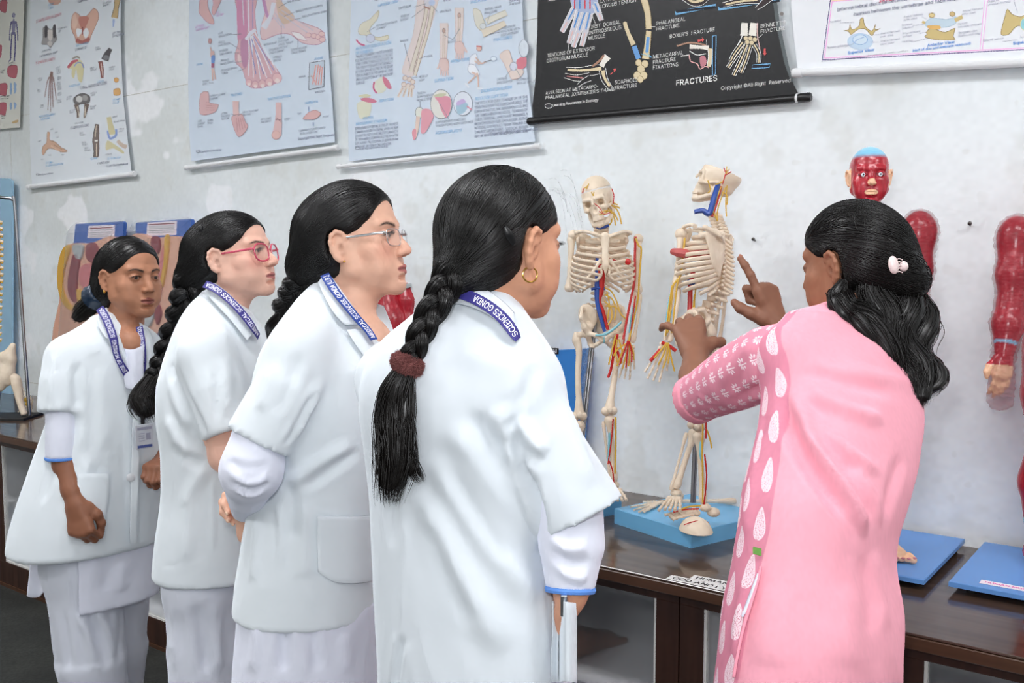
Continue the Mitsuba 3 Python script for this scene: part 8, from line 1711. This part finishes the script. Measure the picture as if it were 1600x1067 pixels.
# --- brown foot model inside the cabinet
ff = A(*P(900, 1036, 2.70)[:2], .3738); ft, sd = nrm(P(975, 985, 2.75) - P(900, 1036, 2.62)), None; ft = nrm(A(ft[0], ft[1], 0)); sd = A(-ft[1], ft[0], 0)
F = Field(ff - .16, ff + A(.36, .36, .2), .004); z_ = lambda a, b, c: ff + ft * a + sd * b + A(0, 0, c)
F.cone(z_(-.06, 0, .10), z_(0, 0, .05), .034, .034, .02); F.cone(z_(-.02, 0, .032), z_(.02, 0, .032), .032, .03, .02); F.cone(z_(0, 0, .055), z_(.12, -.004, .024), .034, .022, .02); F.cone(z_(.04, .018, .025), z_(.13, .018, .016), .02, .015, .02); F.cone(z_(.04, -.018, .03), z_(.14, -.014, .018), .02, .016, .02)
for i in range(5): F.cone(z_(.135 - .006 * abs(i - 1), (i - 2) * .013, .014), z_(.175 - .008 * abs(i - 0), (i - 2) * .0135, .011), .011 if i == 0 else .0085, .010 if i == 0 else .0075, .003)
F.half(ff, (0, 0, -1)); mat('brown_foot', [126, 84, 64], .5); obj('foot_model', F.mesh(1), 'mat_brown_foot', smooth=True, label='brown foot model lying on the shelf inside the glass cabinet', cat='foot model')
# --- two pelvis section models in plastic bags, against the wall
mat('peach', [214, 164, 140], .4); mat('yellow_fat', [206, 160, 60], .5); mat('dark_red', [132, 48, 56], .35); mat('rose', [198, 112, 116], .35); mat('model_grey', [170, 176, 178], .4); mat('model_blue', [58, 98, 176], .35, specular=.5)
def relief(k, name, yp, pts, bm, depth, layer=0, ring=None, rnd=.006):
    """a raised piece of a section model, from an outline on its plane"""
    pl_ = Polygon([(PY(*q, yp)[0], PY(*q, yp)[2]) for q in (pts if 'label' in name else ring_px(pts, 60))]).buffer(0)
    if ring: pl_ = pl_.difference(pl_.buffer(-ring))
    steps = [(0, 0), (.55, .0), (.85, rnd * .3), (1., rnd)]; ms = []
    for i in range(3):
        g = pl_.buffer(-steps[i][1]);
        if g.is_empty: continue
        a_, b_ = depth * steps[i][0], depth * steps[i + 1][0]
        ms.append(flatpoly(g, b_ - a_, lambda v, a_=a_: np.stack([v[:, 0], yp - layer - a_ - v[:, 2], v[:, 1]], 1)))
    m = cat(*ms); m.fix_normals(); return obj(name, m, bm, k, smooth=30)
def pelvis_model(label, top_l, top_r, bot_l, bot_r, draw):
    k = thing('pelvis_model', label, 'anatomical model', 'pelvis section models in clear bags'); yp = WALL - .07
    pl_ = Polygon([(PY(*q, yp)[0], PY(*q, yp)[2]) for q in (bot_l, bot_r, top_r, top_l)]); zmin = TOP + .0002
    m = flatpoly(pl_.buffer(-.012).buffer(.012), .018, lambda v: np.stack([v[:, 0], yp + .018 - v[:, 2], np.maximum(v[:, 1], zmin)], 1)); m.fix_normals(); obj('backboard', m, 'mat_model_blue', k, smooth=False)
    draw(k, yp)
    bg = pl_.buffer(.006); g = np.array(bg.exterior.coords); cx_ = g.mean(0); rows_ = []
    for sc_, dp in ((1., .004), (.97, .022), (.9, .055), (.6, .085), (.25, .088), (.02, .088)): rr = cx_ + (g[:-1] - cx_) * sc_; rows_.append(np.stack([rr[:, 0], np.full(len(rr), yp - dp), np.maximum(rr[:, 1], zmin)], 1))
    V = np.vstack(rows_); n_ = len(g) - 1; i, j = np.meshgrid(np.arange(5), np.arange(n_), indexing='ij'); q = np.stack([i * n_ + j, i * n_ + (j + 1) % n_, (i + 1) * n_ + (j + 1) % n_, (i + 1) * n_ + j], -1).reshape(-1, 4)
    bm = trimesh.Trimesh(V, np.vstack([q[:, [0, 1, 2]], q[:, [0, 2, 3]]]), process=False)
    for _ in range(2): bm = bm.subdivide()
    bv = np.array(bm.vertices); bv[:, 1] -= .012 * (meshkit.fbm(bv * [14, 14, 9], 3, 6) - .5); bm.vertices = bv; obj('plastic_bag', bm, 'mat_bag', k, smooth=30)
    return k
def lab_card(k, yp, pts):
    relief(k, 'paper_label', yp, pts, 'mat_paper', .0012, .0002, rnd=.0002)
    x0, x1 = min(p[0] for p in pts) + 4, max(p[0] for p in pts) - 4; y0 = min(p[1] for p in pts)
    for i in range(5):
        a_, b_ = PY(x0, y0 + 6 + i * 3.2, yp), PY(x1, y0 + 4 + i * 3.2, yp); obj('print_line', cat(box(a_[0], b_[0], yp - .0022, yp - .0012, a_[2] - .0022, a_[2] + .0022)), 'mat_dark_red' if i == 0 else 'mat_model_grey', k, smooth=False)
def draw_a(k, yp):
    lab_card(k, yp, [(139, 353), (180, 351), (179, 371), (137, 372)])
    relief(k, 'body_section', yp, [(112, 385), (150, 380), (192, 378), (188, 500), (184, 545), (100, 545), (92, 520), (102, 470), (104, 430)], 'mat_peach', .035)
    relief(k, 'fat_layer', yp, [(112, 386), (122, 386), (112, 420), (110, 450), (120, 474), (128, 478), (122, 484), (108, 470), (101, 440), (104, 405)], 'mat_yellow_fat', .008, .035)
    relief(k, 'muscle_layer', yp, [(126, 400), (136, 404), (132, 440), (134, 470), (124, 468), (118, 446)], 'mat_dark_red', .010, .035); relief(k, 'bladder', yp, [(138, 420), (150, 412), (160, 420), (158, 446), (146, 450), (138, 440)], 'mat_rose', .014, .035); relief(k, 'bone_section', yp, [(126, 384), (142, 384), (138, 404), (130, 402)], 'mat_model_grey', .010, .035); relief(k, 'bowel', yp, [(148, 384), (160, 380), (166, 396), (156, 410), (148, 402)], 'mat_dark_red', .012, .035); relief(k, 'canal', yp, [(132, 452), (142, 456), (150, 470), (142, 480), (134, 472)], 'mat_yellow_fat', .010, .035); relief(k, 'skin_fold', yp, [(150, 440), (160, 436), (164, 470), (154, 480), (148, 466)], 'mat_rose', .010, .035)
def draw_b(k, yp):
    lab_card(k, yp, [(231, 348), (277, 345), (276, 367), (229, 369)])
    relief(k, 'body_section', yp, [(212, 376), (250, 372), (290, 370), (294, 386), (284, 440), (272, 514), (235, 516), (212, 512)], 'mat_peach', .035)
    relief(k, 'bowel', yp, [(250, 372), (260, 371), (262, 386), (258, 396), (250, 388)], 'mat_dark_red', .012, .035); relief(k, 'fat_layer', yp, [(270, 371), (276, 371), (273, 410), (266, 446), (262, 444), (268, 408)], 'mat_yellow_fat', .009, .035); relief(k, 'muscle_layer', yp, [(256, 430), (262, 424), (264, 450), (258, 480), (252, 478)], 'mat_rose', .010, .035); relief(k, 'bone_section', yp, [(238, 476), (250, 470), (254, 486), (246, 508), (236, 506)], 'mat_model_grey', .010, .035); relief(k, 'canal', yp, [(254, 490), (260, 476), (264, 490), (258, 506)], 'mat_dark_red', .010, .035); relief(k, 'skin_fold', yp, [(264, 396), (268, 384), (270, 400), (262, 440), (258, 436)], 'mat_rose', .008, .035); relief(k, 'vessel', yp, [(252, 420), (258, 412), (260, 430), (254, 446)], 'mat_model_grey', .008, .035)
pelvis_model('pelvis section model on a blue board in a clear bag, the left one', (118, 350), (193, 346), (92, 650), (183, 690), draw_a)
pelvis_model('pelvis section model on a blue board in a clear bag, the right one', (212, 348), (299, 342), (212, 690), (293, 690), draw_b)
# a third board mostly hidden by the student in pink glasses
k = thing('section_model', 'yellow section model on a blue board behind the student in pink glasses', 'anatomical model'); yp = WALL - .10
m = flatpoly(Polygon([(PY(*q, yp)[0], PY(*q, yp)[2]) for q in ((308, 345), (334, 342), (334, 690), (306, 690))]), .012, lambda v: np.stack([v[:, 0], yp + .012 - v[:, 2], np.maximum(v[:, 1], TOP + .0003)], 1)); m.fix_normals(); obj('backboard', m, 'mat_model_blue', k, smooth=False); relief(k, 'fat_layer', yp, [(303, 392), (316, 390), (318, 440), (306, 448), (301, 446)], 'mat_yellow_fat', .012)
# --- spine model on a stand with a light blue board, at the far left
mat('pale_blue', [150, 190, 216], .4); mat('disc_orange', [206, 150, 70], .45)
k = thing('spine_board', 'light blue board leaning on the wall at the left edge of the frame', 'board'); yp = WALL - .05
m = flatpoly(Polygon([(PY(*q, yp)[0], PY(*q, yp)[2]) for q in ((-110, 655), (20, 655), (19, 283), (14, 279), (-110, 272))]), .010, lambda v: np.stack([v[:, 0], yp + .01 - v[:, 2], np.maximum(v[:, 1], TOP + .0003)], 1)); m.fix_normals(); obj('panel', m, 'mat_pale_blue', k, smooth=False)
k = thing('spine_model', 'vertebral column model with hip bone hanging from a chrome stand at the left edge', 'skeleton model'); dS = 4.75
obj('stand_rod', tube([P(-60, 305, dS), P(10, 309, dS), P(19, 312, dS), P(23, 322, dS), P(34, 480, dS), P(46, 649, dS)], .0075, 12, 60), 'mat_steel', k)
bcS = P(10, 660, dS); obj('foot_plate', slab(A(P(-10, 660, dS)[0], P(-10, 660, dS)[1], 0), RGT * .20, A(-RGT[1], RGT[0], 0) * .10, TOP, TOP + .012), 'mat_rubber', k, smooth=False)
for i in range(19):
    c_ = P(-6 + 1.5 * math.sin(i * .28), 345 + i * 10.2, dS - .02); obj('vertebra', cat(lathe([(0, .02), (.3, .017), (.7, .017), (1, .02)], c_ + A(0, 0, .012), c_ - A(0, 0, .010), 14), tube([c_, c_ + RGT * .032 - A(0, 0, .006)], [.008, .005], 8), tube([c_, c_ - RGT * .032], [.008, .005], 8)), 'mat_bone', k); obj('disc', lathe([(0, .019), (1, .019)], c_ - A(0, 0, .010), c_ - A(0, 0, .018), 12), 'mat_disc_orange', k); obj('nerve_root', tube([c_ + RGT * .01, c_ + RGT * .028 - A(0, 0, .016)], .004, 6), 'mat_nerve', k)
F = Field(P(0, 590, dS) - A(.2, .2, .22), P(0, 590, dS) + A(.2, .2, .22), .006); pS = lambda x, y, dd=0: P(x, y, dS - .03 + dd)
F.chain([pS(2, 560), pS(12, 556), pS(20, 540)], [.03, .025, .010], .02); F.chain([pS(20, 540), pS(17, 562), pS(14, 580)], [.010, .022, .03], .02); F.chain([pS(0, 575), pS(10, 590), pS(0, 605)], [.03, .03, .022], .02); F.chain([pS(-8, 560), pS(-14, 590)], [.03, .03], .02); obj('hip_bone', F.mesh(1), 'mat_bone', k, smooth=True)
obj('femur', cat(tube([pS(10, 592), pS(22, 590), pS(26, 600), pS(32, 630), pS(38, 648)], [.024, .022, .026, .016, .0145], 12, 30), ellm(pS(10, 594), (.03, .03, .03), sub=2)), 'mat_bone', k, smooth=True); obj('support', tube([P(0, 606, dS), P(-4, 649, dS)], .008, 8), 'mat_steel', k)
k = thing('nerve_model', 'small yellow and white model with twig-like strands behind the left student', 'model'); c_ = P(46, 640, 4.9); g = np.random.default_rng(2)
obj('stem', cat(*[tube([A(c_[0], c_[1], TOP), c_ + g.normal(0, .02, 3) * A(1, .3, .3), c_ + g.normal(0, .045, 3) * A(1, .3, 1) + A(0, 0, .05)], [.006, .005, .003], 6, 10) for _ in range(7)]), 'mat_bone', k)
for i in range(5): obj('tuft', ellm(c_ + g.normal(0, .03, 3) * A(1, .2, .6) + A(0, -.02, .01), A(.018, .012, .012), sub=2), 'mat_nerve', k)
# --- blue study pack in a clear bag behind the nearest student
k = thing('study_pack', 'bright blue wrapped board with a black label reading SYSTEM', 'boxed model'); yp = WALL - .06; mat('pack_blue', [54, 128, 206], .35); pk_ = [(836, 549), (913, 545), (908, 700), (836, 700)]
m = flatpoly(Polygon([(PY(*q, yp)[0], PY(*q, yp)[2]) for q in pk_]), .03, lambda v: np.stack([v[:, 0], yp + .03 - v[:, 2], np.maximum(v[:, 1], TOP + .0003)], 1)); m.fix_normals(); obj('panel', m, 'mat_pack_blue', k, smooth=False)
a_, b_ = PY(838, 547, yp), PY(873, 554, yp); obj('black_label', box(a_[0], b_[0], yp - .002, yp - .0005, PY(873, 553.5, yp)[2], PY(873, 544, yp)[2]), 'mat_ink', k, smooth=False); tv, tf = quick_text('SYSTEM', .013, True); tx = PY(872, 551.5, yp); tv[:, 0] += tx[0] - tv[:, 0].max() - .004
obj('lettering', trimesh.Trimesh(np.stack([tv[:, 0], yp - .003 - tv[:, 2], tx[2] + tv[:, 1]], 1), tf[:, ::-1], process=False), 'mat_lettering', k, smooth=False)
bgm = sheet([[PY(905, 545, yp - .004), PY(914, 543, yp - .01), PY(921, 547, yp)], [PY(903, 590, yp - .004), PY(911, 590, yp - .014), PY(917, 586, yp)], [PY(902, 640, yp - .004), PY(908, 640, yp - .012), PY(912, 640, yp)]], .001, 12, 24, lambda u, v: .006 * np.sin(u * 14 + v * 22)); obj('plastic_bag', bgm, 'mat_bag', k, smooth=20)
# --- red muscle torso with detached shoulders, seen between the students
k = thing('muscle_torso', 'red muscle torso model with metal hooks, between the two nearest students', 'anatomical model'); dM = 3.75
F = Field(P(632, 560, dM) - .36, P(632, 560, dM) + .36, .006); pm = lambda x, y, dd=0: P(x, y, dM + dd)
F.chain([pm(600, 452), pm(612, 500), pm(612, 560), pm(612, 650)], [.045, .062, .075, .085], .03); F.chain([pm(585, 462), pm(596, 500), pm(600, 550)], [.03, .035, .045], .02); zT = TOP + .002; F.cone(pm(612, 640), A(pm(612, 690)[0], pm(612, 690)[1], zT + .03), .085, .08, .02); F.half((0, 0, zT), (0, 0, -1))
m = F.mesh(1); obj('trunk', m, 'mat_muscle', k, color=np.clip(muscle_color(m.vertices), 0, 1))
F = Field(P(632, 520, dM) - .36, P(632, 520, dM) + .36, .005); F.chain([pm(634, 446), pm(637, 470), pm(638, 500), pm(630, 540)], [.026, .038, .030, .036], .02); F.cone(pm(638, 500), pm(618, 560), .03, .05, .02); F.half(pm(634, 446), UPV * .9 - RGT * .25); m = F.mesh(1); ak = obj('upper_arm', m, 'mat_muscle', k, color=np.clip(muscle_color(m.vertices), 0, 1))
cs = pm(634, 446); ax = nrm(UPV * .9 - RGT * .25); obj('socket', lathe([(0, .036), (.6, .037), (1, .034)], cs - ax * .014, cs + ax * .003, 24), 'mat_model_grey', ak); obj('socket_core', lathe([(0, .022), (1, .018)], cs, cs + ax * .008, 18), 'mat_rose', ak); obj('hook', cat(*[tube([pm(614 + i * 22, 449 - i * 22), pm(612 + i * 24, 444 - i * 22), pm(617 + i * 22, 441 - i * 24)], .0035, 8, 10) for i in range(2)]), 'mat_steel', ak)
F = Field(P(690, 480, dM) - .4, P(690, 480, dM) + .4, .006); F.chain([pm(690, 405), pm(678, 430), pm(668, 470), pm(660, 520), pm(640, 600)], [.026, .042, .045, .045, .06], .02); F.cone(pm(660, 520), pm(625, 620), .05, .07, .03); m = F.mesh(1); lk = obj('shoulder', m, 'mat_muscle', k, color=np.clip(muscle_color(m.vertices), 0, 1)); obj('peg', cat(*[lathe([(0, .0028), (.7, .0028), (.72, .006), (1, .006)], pm(668, y), pm(657, y - 1), 8) for y in (413, 420)]), 'mat_steel', lk)
